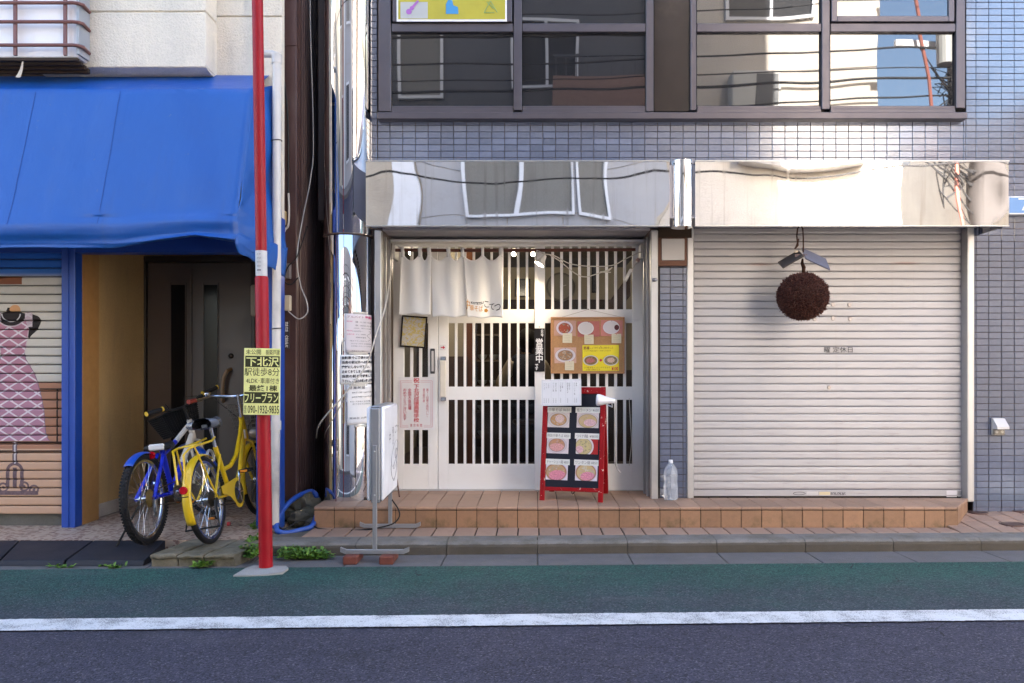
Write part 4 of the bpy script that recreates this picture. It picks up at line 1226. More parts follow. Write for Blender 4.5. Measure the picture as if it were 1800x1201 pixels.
for i, (a, b2, c, d, lab) in enumerate(((905, 932, 490, 522, 'dark framed picture on the back wall beside the hanging curtain'), (1040, 1052, 462, 515, 'slim framed picture on the wall near the right lattice'))):
    pf = furniture('wall_picture', lab, 'picture', (X((a + b2) / 2, RY1), RY1 - .02, Z((c + d) / 2, RY1)))
    x0, x1, z0, z1 = rect(a, b2, c, d, RY1 - .03)
    MB().box(x0, x1, RY1 - .03, RY1 - .003, z0, z1, .006).build('picture_frame', M('frame_black%d' % i, (.02, .018, .018), .3), pf)
    MB().box(x0 + .02, x1 - .02, RY1 - .0335, RY1 - .0315, z0 + .02, z1 - .02).build('picture_print', M('print_dark%d' % i, (.07, .065, .07), .15, vs=18, var=.8), pf)
br = MB().prism([(X(1060, 9.0), 9.0, Z(545, 9.0)), (X(1108, 9.0), 9.0, Z(480, 9.0)), (X(1108, 9.0), 9.0, Z(520, 9.0)), (X(1075, 9.0), 9.0, Z(560, 9.0))], (0, .1, 0))
tag(br.build('coat_rack', MAT['room_dark']), 'slanted dark wooden coat rack on the right inner wall', 'coat rack')
# lit ceiling lamps
def lamp(px, py, Y, label):
    t = thing('ceiling_lamp', label, 'lamp', (X(px, Y), Y, Z(py, Y)), 'lit lamps inside the shop')
    c = (X(px, Y), Y, Z(py, Y))
    m = MB().sphere(c, .021, 14, 10, (1, 1, 1.1)); mm, b = newmat('lit_bulb'); eset(b, 'Emission Color', (1.0, .86, .66)); b.inputs['Emission Strength'].default_value = 14.0
    m.build('bulb', mm, t, smooth=True)
    MB().lathe([(.018, .035), (.018, .07), (.05, .075), (.05, .10), (0, .10)], c, seg=16).build('lamp_holder', M('lamp_white', (.6, .58, .55), .4), t, smooth=True)
    L_ = bpy.data.lights.new('lamp_light', 'POINT'); L_.energy = 2.0; L_.color = (1.0, .84, .64); L_.shadow_soft_size = .06
    lo = bpy.data.objects.new('lamp_light', L_); COL.objects.link(lo); lo.parent = t; lo.location = (0, -.0, -.12)
lamp(903, 447, 8.4, 'left of two lit bulbs inside the shop by the curtain')
lamp(937, 447, 8.4, 'right of two lit bulbs inside the shop, near the spotlight')
lamp(722, 444, 7.6, 'lit bulb glimpsed between the curtain tabs at the left')

# the customer, seen from behind through the lattice
def skin_person():
    root = thing('person', 'person seen from behind through the lattice, dark vest and beige sleeves, leaning over the counter', 'person', (X(925, 8.45), 8.45, HS))
    def skinned(name, pts, edges, mat, sub=2):
        me = bpy.data.meshes.new(name); off = WO[root]
        me.from_pydata([tuple(Vector(p[:3]) - off) for p in pts], edges, [])
        o = bpy.data.objects.new(name, me); COL.objects.link(o); o.parent = root; WO[o] = off; me.materials.append(mat)
        sk = o.modifiers.new('skin', 'SKIN'); me.skin_vertices.new() if not me.skin_vertices else None
        for v, p in zip(me.skin_vertices[0].data, pts): v.radius = (p[3], p[4] if len(p) > 4 else p[3])
        me.skin_vertices[0].data[0].use_root = True
        o.modifiers.new('sub', 'SUBSURF').levels = sub; o.modifiers['sub'].render_levels = sub
        return o
    def W(px, py, Y): return (X(px, Y), Y, Z(py, Y))
    hip = W(930, 715, 8.40); chest = W(926, 655, 8.45); nk = W(926, 622, 8.52); hd = W(927, 603, 8.55); top = W(928, 589, 8.56)
    lsh = W(906, 632, 8.46); lel = W(880, 672, 8.55); lh = W(884, 688, 8.72); rsh = W(947, 632, 8.46); rel = W(968, 668, 8.55); rh = W(960, 688, 8.72)
    lk = (hip[0] - .14, hip[1] + .34, hip[2] + .02); lf = (hip[0] - .14, hip[1] + .30, HS + .24); rk = (hip[0] + .14, hip[1] + .34, hip[2] + .02); rf = (hip[0] + .14, hip[1] + .30, HS + .24)
    pts = [(*hip, .15, .12), (*chest, .155, .11), (*nk, .055), (*hd, .085), (*top, .07), (*lsh, .065), (*lel, .05), (*lh, .035), (*rsh, .065), (*rel, .05), (*rh, .035), (hip[0] - .09, hip[1] + .06, hip[2], .09), (*lk, .075), (*lf, .05), (hip[0] + .09, hip[1] + .06, hip[2], .09), (*rk, .075), (*rf, .05), (lf[0], lf[1] + .16, lf[2] - .03, .04), (rf[0], rf[1] + .16, rf[2] - .03, .04)]
    ed = [(0, 1), (1, 2), (2, 3), (3, 4), (1, 5), (5, 6), (6, 7), (1, 8), (8, 9), (9, 10), (0, 11), (11, 12), (12, 13), (0, 14), (14, 15), (15, 16), (13, 17), (16, 18)]
    skinned('body', pts, ed, M('navy_cloth', (.025, .027, .04), .8))
    slv = M('beige_cloth', (.50, .43, .34), .85, bump=.3)
    skinned('sleeve', [(*lsh, .078), (lsh[0] * .5 + lel[0] * .5, lsh[1] * .5 + lel[1] * .5, lsh[2] * .5 + lel[2] * .5, .072), (*lel, .062), (lel[0] * .4 + lh[0] * .6, lel[1] * .4 + lh[1] * .6, lel[2] * .4 + lh[2] * .6, .05)], [(0, 1), (1, 2), (2, 3)], slv)
    skinned('sleeve', [(*rsh, .078), (rsh[0] * .5 + rel[0] * .5, rsh[1] * .5 + rel[1] * .5, rsh[2] * .5 + rel[2] * .5, .072), (*rel, .062), (rel[0] * .4 + rh[0] * .6, rel[1] * .4 + rh[1] * .6, rel[2] * .4 + rh[2] * .6, .05)], [(0, 1), (1, 2), (2, 3)], slv)
    hair = MB().sphere((hd[0], hd[1] - .015, hd[2] + .035), .118, 18, 12, (.92, 1.05, 1.05), lambda d: 1 + .05 * noise.noise(d * 6))
    hair.build('hair', M('hair_black', (.012, .010, .009), .5), root, smooth=True)
    sk_ = M('skin', (.42, .24, .16), .55)
    MB().cyl((nk[0], nk[1], nk[2] - .03), (hd[0], hd[1], hd[2] - .02), .062, seg=14).build('neck_skin', sk_, root, smooth=True)
    for h, s_ in ((lh, -1), (rh, 1)):
        m = MB(); m.sphere(h, .042, 12, 8, (.8, 1.1, .5))
        for k in range(4): m.tube([(h[0] + (k - 1.5) * .017, h[1] + .03, h[2]), (h[0] + (k - 1.5) * .018, h[1] + .065 + .008 * (k in (1, 2)), h[2] - .004), (h[0] + (k - 1.5) * .018, h[1] + .088 + .01 * (k in (1, 2)), h[2] - .018)], .008, 6)
        m.tube([(h[0] - s_ * .03, h[1] + .005, h[2]), (h[0] - s_ * .052, h[1] + .03, h[2] - .004), (h[0] - s_ * .055, h[1] + .055, h[2] - .01)], .009, 6)
        m.build('hand', sk_, root, smooth=True)
    return hip
hip = skin_person()
stool = thing('bar_stool', 'dark bar stool under the person inside the shop', 'stool', (hip[0], hip[1], HS))
sz = hip[2] - .135
MB().lathe([(0, sz), (.17, sz), (.175, sz - .03), (.16, sz - .05), (0, sz - .05)], (hip[0], hip[1], 0), seg=24).build('seat', M('stool_seat', (.04, .03, .03), .5), stool, smooth=True)
for k in range(4):
    a = PI / 4 + k * PI / 2; MB().cyl((hip[0] + .10 * math.cos(a), hip[1] + .10 * math.sin(a), sz - .05), (hip[0] + .17 * math.cos(a), hip[1] + .17 * math.sin(a), HS - .004), .014).build('leg', MAT['room_dark'], stool)

# ================================================================ THINGS AT THE SHOP DOOR
WHITE = M('paper_white', (.80, .785, .78), .6, var=.03)
PAPER = M('paper_pinkish', (.68, .63, .65), .6, var=.04)
# ---- noren
YR = 6.50
rod = cable('curtain_rod', [(692, 440, YR), (900, 440.5, YR), (1117, 439, YR)], .0135, M('rod_wood', (.10, .028, .015), .5, var=.3), 'brown wooden rod holding the white curtain above the doors', 10, 'curtain rod')
m = MB()
for a in (692.5, 1128): m.box(X(a, YR) - .012, X(a, YR) + .012, YR - .02, YD - .02, Z(455, YR), Z(430, YR), .004)
tag(m.build('rod_bracket', M('bracket_ivory', (.58, .54, .49), .5)), 'pair of ivory brackets holding the curtain rod ends', 'bracket')
nor = thing('noren_curtain', 'white split shop curtain with orange and black lettering hanging over the door', 'curtain', (X(794, YR), YR, Z(440, YR)))
def cloth_mat():
    m, b = newmat('noren_cloth')
    p = epos(); x, y, z = exyz(p)
    wv = enoise(p, 320, 2)
    f = (enoise(p, 3, 4) - .5) * .08 + (wv - .5) * .06 + 1.0
    eset(b, 'Base Color', emix(1.0, (.90, .885, .86), evec(f, f, f), 'MULTIPLY')); eset(b, 'Roughness', .9)
    b.inputs['Specular IOR Level'].default_value = .1
    tr = E.nt.nodes.new('ShaderNodeBsdfTranslucent'); tr.inputs[0].default_value = (.6, .55, .46, 1)
    mx = E.nt.nodes.new('ShaderNodeMixShader'); mx.inputs[0].default_value = .22
    out = next(n for n in E.nt.nodes if n.type == 'OUTPUT_MATERIAL')
    E.nt.links.new(b.outputs[0], mx.inputs[1]); E.nt.links.new(tr.outputs[0], mx.inputs[2]); E.nt.links.new(mx.outputs[0], out.inputs[0])
    eset(b, 'Normal', ebump(wv, .15, .002))
    return m
CL = cloth_mat()
tabs = [(705, 711), (735, 742), (751, 758), (785, 792), (810, 816), (846, 851), (877, 885)]
def panel(pa, pb, qa, qb, ybot, ph, my_tabs):
    """one cloth panel: top edge sags between its tabs, lower edge flares a little"""
    def top(px):
        best = None
        for (a, b2) in my_tabs:
            if a <= px <= b2: return 449.0
        ts = sorted(my_tabs)
        for (a, b2), (c, d) in zip(ts[:-1], ts[1:]):
            if b2 < px < c:
                t = (px - b2) / (c - b2); return 449 + 9 * math.sin(PI * t) ** .8
        return 451
    def fn(u, v):
        px = (pa + (pb - pa) * u) * (1 - v) + (qa + (qb - qa) * u) * v
        pt = top(pa + (pb - pa) * u); py = pt + (ybot - pt) * v + (1.2 * math.sin(u * 9 + ph)) * v
        fold = .016 * math.sin(u * 5.2 + ph + v * .8) * v ** .7 + .008 * math.sin(u * 11 + ph * 2 - v * 1.2) * (1 - v * .5) + .012 * noise.noise(Vector((u * 2.4 + ph, v * 2.0, ph)))
        Y = YR - .018 + fold - .02 * v
        return (X(px, Y), Y, Z(py, Y))
    o = MB().grid(fn, 40, 30).build('cloth_panel', CL, nor, smooth=True)
    md = o.modifiers.new('t', 'SOLIDIFY'); md.thickness = .0015; md.offset = 0
    return fn
panel(705, 758, 701, 757, 553, .3, tabs[0:3])
panel(757, 817, 760, 820, 557, 2.1, [tabs[2], tabs[3], tabs[4]])
pf3 = panel(814, 885, 822, 884, 558.5, 4.0, tabs[4:7])
for a, b2 in tabs:
    def loop(u, v):
        t = -PI * .55 + v * PI * 1.1
        px = a + (b2 - a) * u
        if v < .35: q = v / .35; return (X(px, YR - .02), YR - .018 - .004 * q, Z(452 - 10 * q, YR - .02))
        q = (v - .35) / .65 * PI; return (X(px, YR), YR - math.cos(q) * .020, Z(440, YR) + math.sin(q) * .022)
    o = MB().grid(loop, 2, 12).build('tab', CL, nor, smooth=True); md = o.modifiers.new('t', 'SOLIDIFY'); md.thickness = .0015; md.offset = 0
ORANGE = M('print_orange', (.62, .27, .03), .7); 
Yn3 = YR - .06
def onc(px0, px1, py0, py1): return on(px0, px1, py0, py1, Yn3)
def nwarp(u, v, n):
    """lay lettering on the third cloth panel"""
    px = u / Yn3 * 1400 + 940; py = 655 - (v - CAMZ) / Yn3 * 1400
    vv = (py - 451) / (558.5 - 451); uu = min(1, max(0, (px - (814 + 8 * vv)) / (71 - 9 * vv)))
    q = Vector(pf3(uu, vv)); return Vector((q.x, q.y - .003, q.z))
text('中', nor, ORANGE, None, onc(818, 826, 528, 544), warp=nwarp)
text('華そば', nor, ORANGE, None, onc(826, 849, 536, 547), warp=nwarp)
text('KOTETSU', nor, INK, None, onc(828, 850, 529.5, 534), warp=nwarp, bold=.02)
text('こ', nor, INK, None, onc(851.5, 859.5, 529, 540), warp=nwarp)
text('て', nor, INK, None, onc(860, 869, 533, 545), warp=nwarp)
text('つ', nor, INK, None, onc(869, 880, 535, 547), warp=nwarp)
q = MB()
for k in range(5):
    a = 2 * PI * k / 5; c = nwarp(X(854.5, Yn3) + .008 * math.cos(a), Z(545.5, Yn3) + .008 * math.sin(a), 0); q.prism([c + Vector((math.cos(t) * .008, -.0005, math.sin(t) * .008)) for t in [2 * PI * i / 10 for i in range(10)]], (0, -.0006 - .0002 * k, 0))
q.build('flower_print', ORANGE, nor)

# ---- tilted framed poster
def doodle():
    m, b = newmat('doodle_print'); u, v = euv(); p = evec(u * .75, v)
    w = enoise(p, 5, 3, .5, 2.5); c = emix(w.step(.42, .58), (.55, .53, .50), (.60, .47, .10))
    l = ((enoise(p, 7, 2, .5, 3.0) * 11.0).frac() - .5).abs() < .10
    eset(b, 'Base Color', emix(l * .8, c, (.25, .22, .28))); eset(b, 'Roughness', .3); return m
YT = YD - .02
PT = Plane((X(727.5, YT), YT, Z(583.5, YT))).rolled(-4)
fp = thing('framed_poster', 'black framed yellow doodle poster hanging crooked below the curtain', 'poster', PT.o)
w_, h_ = .215, .265
m = MB()
for (a, b2, c, d) in ((-w_ / 2, w_ / 2, h_ / 2 - .013, h_ / 2), (-w_ / 2, w_ / 2, -h_ / 2, -h_ / 2 + .013), (-w_ / 2, -w_ / 2 + .013, -h_ / 2 + .013, h_ / 2 - .013), (w_ / 2 - .013, w_ / 2, -h_ / 2 + .013, h_ / 2 - .013)):
    m.obox(PT, a, b2, c, d, 0, .016, .003)
m.build('frame', M('frame_black', (.018, .012, .010), .35), fp)
sheet('print', Plane(PT.pt(0, 0, .003), PT.r, PT.up), w_ - .024, h_ - .024, doodle(), .004, fp)

# ---- congratulation notice
YC = YD - .003
cn = thing('congratulation_notice', 'white notice with red frame and vertical red lettering on the lattice panel', 'notice', (X(731.5, YC), YC, Z(708, YC)))
PC = Plane((0, YC, 0))
x0, x1, z0, z1 = rect(700.5, 764, 663, 756, YC)
MB().box(x0, x1, YC - .0018, YC, z0, z1).build('paper', M('notice_paper', (.76, .74, .74), .4), cn)
rp = M('print_red', (.58, .012, .02), .5, var=.04); rpk = M('print_pinkred', (.52, .04, .08), .5, var=.04)
for k, (a, b2, c, d) in enumerate(((703.5, 760, 669.5, 751), (706, 757.5, 672.5, 748))):
    q = MB(); t = .0022 if k == 0 else .0013; xa, xb, za, zb_ = rect(a, b2, c, d, YC)
    for r_ in ((xa, X(724, YC), zb_ - t, zb_), (X(739, YC), xb, zb_ - t, zb_), (xa, X(718, YC), za, za + t), (X(745, YC), xb, za, za + t), (xa, xa + t, za + t, zb_ - t), (xb - t, xb, za + t, zb_ - t)):
        q.box(r_[0], r_[1], YC - .0028, YC - .0018, r_[2], r_[3])
    q.build('border', rpk, cn)
def vtext(s, *a, **k): text('\n'.join(s), *a, **k)
text('祝', cn, rp, PC, on(726.5, 737.5, 664.5, 673.5, YC), n=.003, bold=.015)
vtext('下北沢成徳高等学校', cn, rp, PC, on(727, 737, 676, 742.5, YC), n=.003, bold=.012)
vtext('全国大会出場', cn, rpk, PC, on(717, 723.5, 683, 721, YC), n=.003, bold=.015)
vtext('おめでとうございます', cn, rpk, PC, on(708.5, 715, 683, 739, YC), n=.003, bold=.015)
vtext('東京都代表', cn, rpk, PC, on(743, 747.5, 683, 707.5, YC), n=.003)
vtext('第71回春の高校バレｰ', cn, rpk, PC, on(749, 753.5, 683, 733, YC), n=.003)
text('東 京 新 聞', cn, rpk, PC, on(721, 742, 745, 750.5, YC), n=.003)

# ---- black OPEN sign
YE = YD - .046
op = thing('open_sign', 'narrow black vertical sign with white brush characters on the door stile', 'sign', (X(948.5, YE), YE, Z(615, YE)))
x0, x1, z0, z1 = rect(939, 957.5, 577.5, 653.5, YE)
MB().box(x0, x1, YE - .008, YE, z0, z1, .002).build('board', M('sign_black', (.014, .012, .014), .5), op)
WT_ = M('brush_white', (.70, .69, .70), .6)
PO = Plane((0, YE - .008, 0))
vtext('営業中', op, WT_, PO, on(941, 955, 595, 638, YE), n=.001, bold=.022)
vtext('只今', op, WT_, PO, on(950.5, 955.5, 580, 593, YE), n=.001, bold=.03)
vtext('です', op, WT_, PO, on(940.5, 946, 640, 651, YE), n=.001, bold=.03)
MB().sphere((X(948, YE), YE - .006, Z(575, YE)), .004, 8, 6).build('nail', INK, op)

# ---- food prints
def food(name, table, rim=(.66, .62, .64), cx=.5, cy=.5, a=.42, b=.42, soup=((.55, .33, .16), (.62, .45, .27)), tops=((.6, .35, .33), (.55, .42, .2), (.1, .2, .04)), seed=0.0, inner=.78, meat=None, plate=False):
    m, bs_ = newmat(name)
    u, v = euv(); p = evec(u * 1.3 + seed, v + seed * .37, seed)
    d = (((u - cx) / a) * ((u - cx) / a) + ((v - cy) / b) * ((v - cy) / b)).sqrt()
    n = enoise(p, 6, 4, .6); n2 = enoise(p, 14, 3, .6)
    c = emix(n, table, tuple(min(1, k * 1.25) for k in table))
    c = emix(d < 1.0, c, emix(d.step(.8, 1.0), tuple(k * .92 for k in rim), rim))
    if not plate:
        c = emix(d < inner, c, emix(n2, soup[0], soup[1]))
        vr = exyz(evor(p, 10, out=1)); cell = evor(p, 10)
        t = emix(vr[0] > .66, emix(vr[0] > .33, tops[0], tops[1]), tops[2])
        c = emix((d < inner * .86) & (vr[1] > .28) & (cell < .55), c, emix(n2, t, tuple(.5 * (k + .5) for k in tops[0])))
    if meat:
        mx_, my_, ma, mb_, mc = meat
        dm = (((u - mx_) / ma) * ((u - mx_) / ma) + ((v - my_) / mb_) * ((v - my_) / mb_)).sqrt() + (n2 - .5) * .25
        c = emix((dm < 1.0) & (d < inner * 1.02), c, emix(n2.step(.35, .7), mc, tuple(min(1, k * 1.35) for k in mc)))
    c = emix(((d - inner).abs() < .035) * (0.0 if plate else .45), c, tuple(k * .35 for k in soup[0]))
    c = emix(d.step(1.0, 1.10).inv() * (d > 1.0) * .35, c, tuple(k * .4 for k in table))
    g_ = E.nt.nodes.new('ShaderNodeGamma'); E.nt.links.new(c.k, g_.inputs[0]); g_.inputs[1].default_value = 1.45
    eset(bs_, 'Base Color', E(g_.outputs[0])); eset(bs_, 'Roughness', .3); return m

# ---- cork board with prints
YK = YD - .075
corkP = Plane((0, YK, 0)).rolled(0)
cb = thing('cork_board', 'wood framed cork board hanging on the right lattice door', 'notice board', (X(1033, YK), YK, Z(607, YK)))
def kr(px0, px1, py0, py1): return rect(px0, px1, py0, py1, YK)
x0, x1, z0, z1 = kr(968, 1098, 557.5, 657)
cork = M('cork', (.40, .22, .10), .85, var=.3, vs=120, bump=.3, bs=300); fw = M('board_frame', (.43, .215, .095), .5, var=.15, vs=20)
MB().box(x0 + .012, x1 - .012, YK + .006, YK + .016, z0 + .012, z1 - .012).build('cork_sheet', cork, cb)
for r_ in ((x0, x1, z1 - .014, z1), (x0, x1, z0, z0 + .014), (x0, x0 + .014, z0 + .014, z1 - .014), (x1 - .014, x1, z0 + .014, z1 - .014)):
    MB().box(r_[0], r_[1], YK - .002, YK + .018, r_[2], r_[3], .003).build('frame_bar', fw, cb)
MB().tube([(x0 + .09, YK + .004, z1 - .002), (X(1034, YK), YK + .02, Z(544, YK)), (x1 - .02, YK + .004, z1 - .002)], .0018, 5).build('hanging_string', M('string', (.45, .40, .35), .7), cb)
MB().sphere((X(1034, YK), YK + .015, Z(543.5, YK)), .005, 8, 6).build('nail', INK, cb)
TABLE = (.50, .22, .20)
def pin(name, label, px0, px1, py0, py1, mat, lift=.004, roll=0, cat='photo print', group='prints pinned on the cork board'):
    P_ = Plane((X((px0 + px1) / 2, YK), YK + .006 - lift, Z((py0 + py1) / 2, YK))).rolled(roll)
    o = sheet(name, P_, X(px1, YK) - X(px0, YK), Z(py0, YK) - Z(py1, YK), mat); tag(o, label, cat, group)
    MB().sphere(P_.pt(0, (Z(py0, YK) - Z(py1, YK)) * .44, .003), .0028, 8, 6).build('pin', RED if lift > .005 else INK, o)
    return o, P_
pin('photo_print', 'photo of red topped rice bowl, upper left on cork board', 974, 1012.5, 563.5, 590.5, food('food_a', (.52, .36, .30), (.66, .62, .70), .48, .5, .38, .46, ((.40, .10, .06), (.5, .2, .12)), ((.55, .5, .4), (.42, .06, .05), (.12, .16, .05)), 1.0, .72), roll=-1)
pin('photo_print', 'photo of plain white dish, upper middle on cork board', 1015, 1054, 565, 592, food('food_b', TABLE, (.74, .72, .72), .38, .55, .36, .42, plate=True, seed=2.0), roll=1)
pin('photo_print', 'photo of white plate with dark red topping, upper right on cork board', 1056, 1094.5, 563, 591, food('food_c', (.55, .28, .25), (.72, .69, .73), .48, .55, .38, .42, plate=True, seed=3.0, inner=.95, meat=(.73, .55, .11, .17, (.16, .015, .03))), roll=-1)
pin('photo_print', 'photo of noodle bowl alone at lower left of cork board', 974.5, 1013, 611, 638.5, food('food_d', (.58, .42, .36), (.70, .66, .70), .5, .5, .46, .44, ((.42, .26, .16), (.5, .36, .24)), ((.58, .48, .38), (.5, .36, .25), (.12, .09, .06)), 4.0, .72), roll=.5)
NOTE = M('cream_note', (.62, .57, .42), .7, var=.05)
for k, (a, b2, c, d, lab) in enumerate(((989, 1005.5, 586, 603, 'cream note below the red topped rice photo'), (1027, 1043.5, 588.5, 605, 'cream note below the plain white dish photo'), (1075, 1092, 587, 603.5, 'cream note below the dark red topping photo'), (993, 1009, 635, 651, 'cream note below the lone noodle bowl photo'))):
    o, P_ = pin('note', lab, a, b2, c, d, NOTE, .0075, (-1, 1, 0, -1)[k], 'note', 'cream notes on the cork board')
    q = MB()
    for r_ in range(4): q.obox(P_, -.028, .02 + .01 * math.sin(r_ * 3 + k), .02 - r_ * .014, .0215 - r_ * .014, .0013, .0018)
    q.build('handwriting', M('pencil', (.35, .32, .26), .7), o)
yo, YP = pin('yellow_poster', 'bright yellow poster with two noodle bowls on the cork board', 1024, 1088, 607, 652, M('poster_yellow', (.78, .66, .02), .5, var=.03), .0045, .3, 'poster')
def yb(px0, px1, py0, py1): return ((X((px0 + px1) / 2, YK) - X(1056, YK)), Z((py0 + py1) / 2, YK) - Z(629.5, YK), X(px1, YK) - X(px0, YK), Z(py0, YK) - Z(py1, YK))
BR = M('poster_brown', (.22, .08, .02), .6)
for nm, (a, b2, c, d), ft in (('bowl_print', (1024.6, 1052, 624, 643.5), food('food_e', (.78, .66, .02), (.70, .68, .64), .5, .5, .49, .47, ((.30, .20, .08), (.40, .28, .12)), ((.50, .24, .22), (.42, .36, .10), (.08, .18, .03)), 5.0, .8, (.48, .5, .28, .2, (.48, .22, .22)))),
                              ('bowl_print', (1060, 1087.5, 624, 643.5), food('food_f', (.78, .66, .02), (.70, .68, .64), .5, .5, .49, .47, ((.28, .20, .10), (.36, .28, .14)), ((.55, .45, .38), (.30, .3, .12), (.04, .18, .05)), 6.0, .8, (.5, .52, .25, .22, (.58, .45, .40))))):
    cu, cv, w_, h_ = yb(a, b2, c, d); sheet(nm, Plane(YP.pt(cu, cv, .0013), YP.r, YP.up), w_, h_, ft, .0006, yo)
text('至福', yo, BR, YP, yb(1025.5, 1036, 609, 614.5), n=.0016, bold=.03)
text('しょうゆらぁめん始めました', yo, BR, YP, yb(1037, 1078, 609.5, 613.5), n=.0016)
text('こだわりの醤油と鶏のスープのあっさり味です', yo, BR, YP, yb(1027, 1074, 615.5, 618), n=.0016)
text('つけ麺 味玉トッピングできます', yo, BR, YP, yb(1026, 1072, 644.8, 647.8), n=.0016)
text('大盛り無料です', yo, BR, YP, yb(1030, 1055, 648.5, 651), n=.0016)
text('¥100', yo, RED, YP, yb(1075, 1086.5, 645, 651.5), n=.0016, bold=.03)
cu, cv, w_, h_ = yb(1053.5, 1058.5, 631, 636); MB().lathe([(0, .002), (.010, .002), (.011, .001)], YP.pt(cu, cv, 0), axis=YP.n, seg=16).build('red_dot', RED, yo)

# ---- A-board
AB = thing('menu_board', 'red A-frame menu board with six ramen photos standing on the step', 'menu board', (.27, 6.1, HS))
bl = Vector((X(950.5, 6.14), 6.14, HS)); brr = Vector((X(1057.5, 6.03), 6.03, HS))
ar = (brr - bl).normalized(); back = Vector((-ar.y, ar.x, 0)); aw_ = (brr - bl).length + .02
tilt = math.radians(9.5); up = (Vector((0, 0, 1)) * math.cos(tilt) + back * math.sin(tilt)).normalized()
PA = Plane(bl - ar * .01, ar, up)
RW = M('red_wood', (.27, .004, .007), .5, var=.2, spec=.2, chips=(.58, .44, .36), chipamt=.635, chipscale=30)
HA = .885
fr_ = MB()
for u0, u1 in ((0, .038), (aw_ - .038, aw_)):
    o = MB().obox(PA, u0, u1, 0, HA, -.016, .006, .003).build('leg', RW, AB)
for v0, v1 in ((HA - .055, HA - .002), (.075, .105)): MB().obox(PA, .038, aw_ - .038, v0, v1, -.015, .004, .003).build('rail', RW, AB)
MB().obox(PA, .040, aw_ - .040, .104, HA - .054, -.014, -.004).build('black_board', M('blackboard', (.014, .015, .024), .45), AB)
topc = PA.pt(aw_ / 2, HA - .02, -.03)
PA2 = Plane(PA.pt(0, HA - .01, -.035), ar, (Vector((0, 0, 1)) * math.cos(tilt) - back * math.sin(tilt)))
for u0, u1 in ((.006, .046), (aw_ - .046, aw_ - .006)):
    q = MB().obox(PA2, u0, u1, -(HA - .035) , 0, -.022, .0, .003); q.build('rear_leg', RW, AB)
MB().obox(PA2, .04, aw_ - .04, -HA + .22, -.02, -.012, -.002).build('rear_board', M('rear_board', (.02, .015, .018), .5), AB)
MB().tube([PA.pt(aw_ * .48, .085, -.02), PA.pt(aw_ * .50, .055, -.06), PA.pt(aw_ * .54, .085, -.09)], .003, 5).build('chain_link', INK, AB)
pw, ph_ = .172, .125
menu = (('中華そば ¥650', '塩ラーメン ¥650'), ('特製中華そば ¥850', 'つけ麺 ¥800'), ('チャーシュー麺 ¥850', 'ワンタン麺 ¥850'))
FM = [[food('ramen_a', (.60, .54, .53), (.66, .60, .58), .5, .48, .46, .46, ((.52, .30, .12), (.60, .42, .24)), ((.60, .42, .32), (.55, .40, .22), (.45, .36, .26)), 7.0, .80, (.55, .55, .20, .26, (.58, .46, .44))),
       food('ramen_b', (.60, .54, .54), (.64, .57, .56), .5, .42, .48, .48, ((.58, .45, .24), (.62, .50, .32)), ((.62, .46, .30), (.55, .40, .18), (.5, .42, .22)), 8.0, .86, (.6, .32, .28, .22, (.58, .42, .44)))],
      [food('ramen_c', (.62, .55, .56), (.64, .56, .57), .46, .52, .44, .48, ((.58, .32, .18), (.60, .40, .26)), ((.60, .38, .30), (.5, .28, .16), (.22, .12, .06)), 9.0, .82, (.46, .38, .34, .26, (.60, .36, .34))),
       food('ramen_d', (.42, .03, .03), (.72, .66, .66), .34, .46, .46, .62, ((.60, .50, .24), (.64, .56, .38)), ((.58, .42, .30), (.56, .46, .2), (.3, .32, .1)), 10.0, .80, (.16, .28, .18, .22, (.60, .42, .44)))],
      [food('ramen_e', (.66, .62, .66), (.60, .34, .24), .47, .48, .48, .54, ((.56, .36, .2), (.6, .46, .3)), ((.62, .5, .42), (.52, .34, .18), (.4, .36, .16)), 11.0, .92, (.55, .26, .40, .34, (.62, .30, .36))),
       food('ramen_f', (.66, .62, .66), (.58, .32, .22), .48, .50, .46, .54, ((.58, .44, .22), (.64, .54, .36)), ((.66, .60, .46), (.58, .36, .24), (.5, .44, .3)), 12.0, .92, (.58, .24, .34, .30, (.62, .32, .38)))]]
LBL = M('menu_strip', (.66, .65, .60), .45, var=.04)
GREY = M('pencil_grey', (.16, .15, .14), .6)
for r_ in range(3):
    for c_ in range(2):
        uc = (.134, .362)[c_] * aw_ / .5; vt = HA - .170 - r_ * .203
        PL = Plane(PA.pt(uc, vt - .0 - .022 / 2, -.003), ar, up).rolled(-.6 if r_ else 0)
        s_ = sheet('price_strip', PL, .190, .044, LBL, .002, AB)
        text(menu[r_][c_], AB, GREY, PL, (0, 0, .172, .026), n=.0026)
        PP = Plane(PA.pt(uc - (.004 if c_ == 0 else -.002), vt - .024 - ph_ / 2, -.0035), ar, up).rolled(-.7)
        sheet('ramen_photo', PP, pw, ph_, FM[r_][c_], .0015, AB)
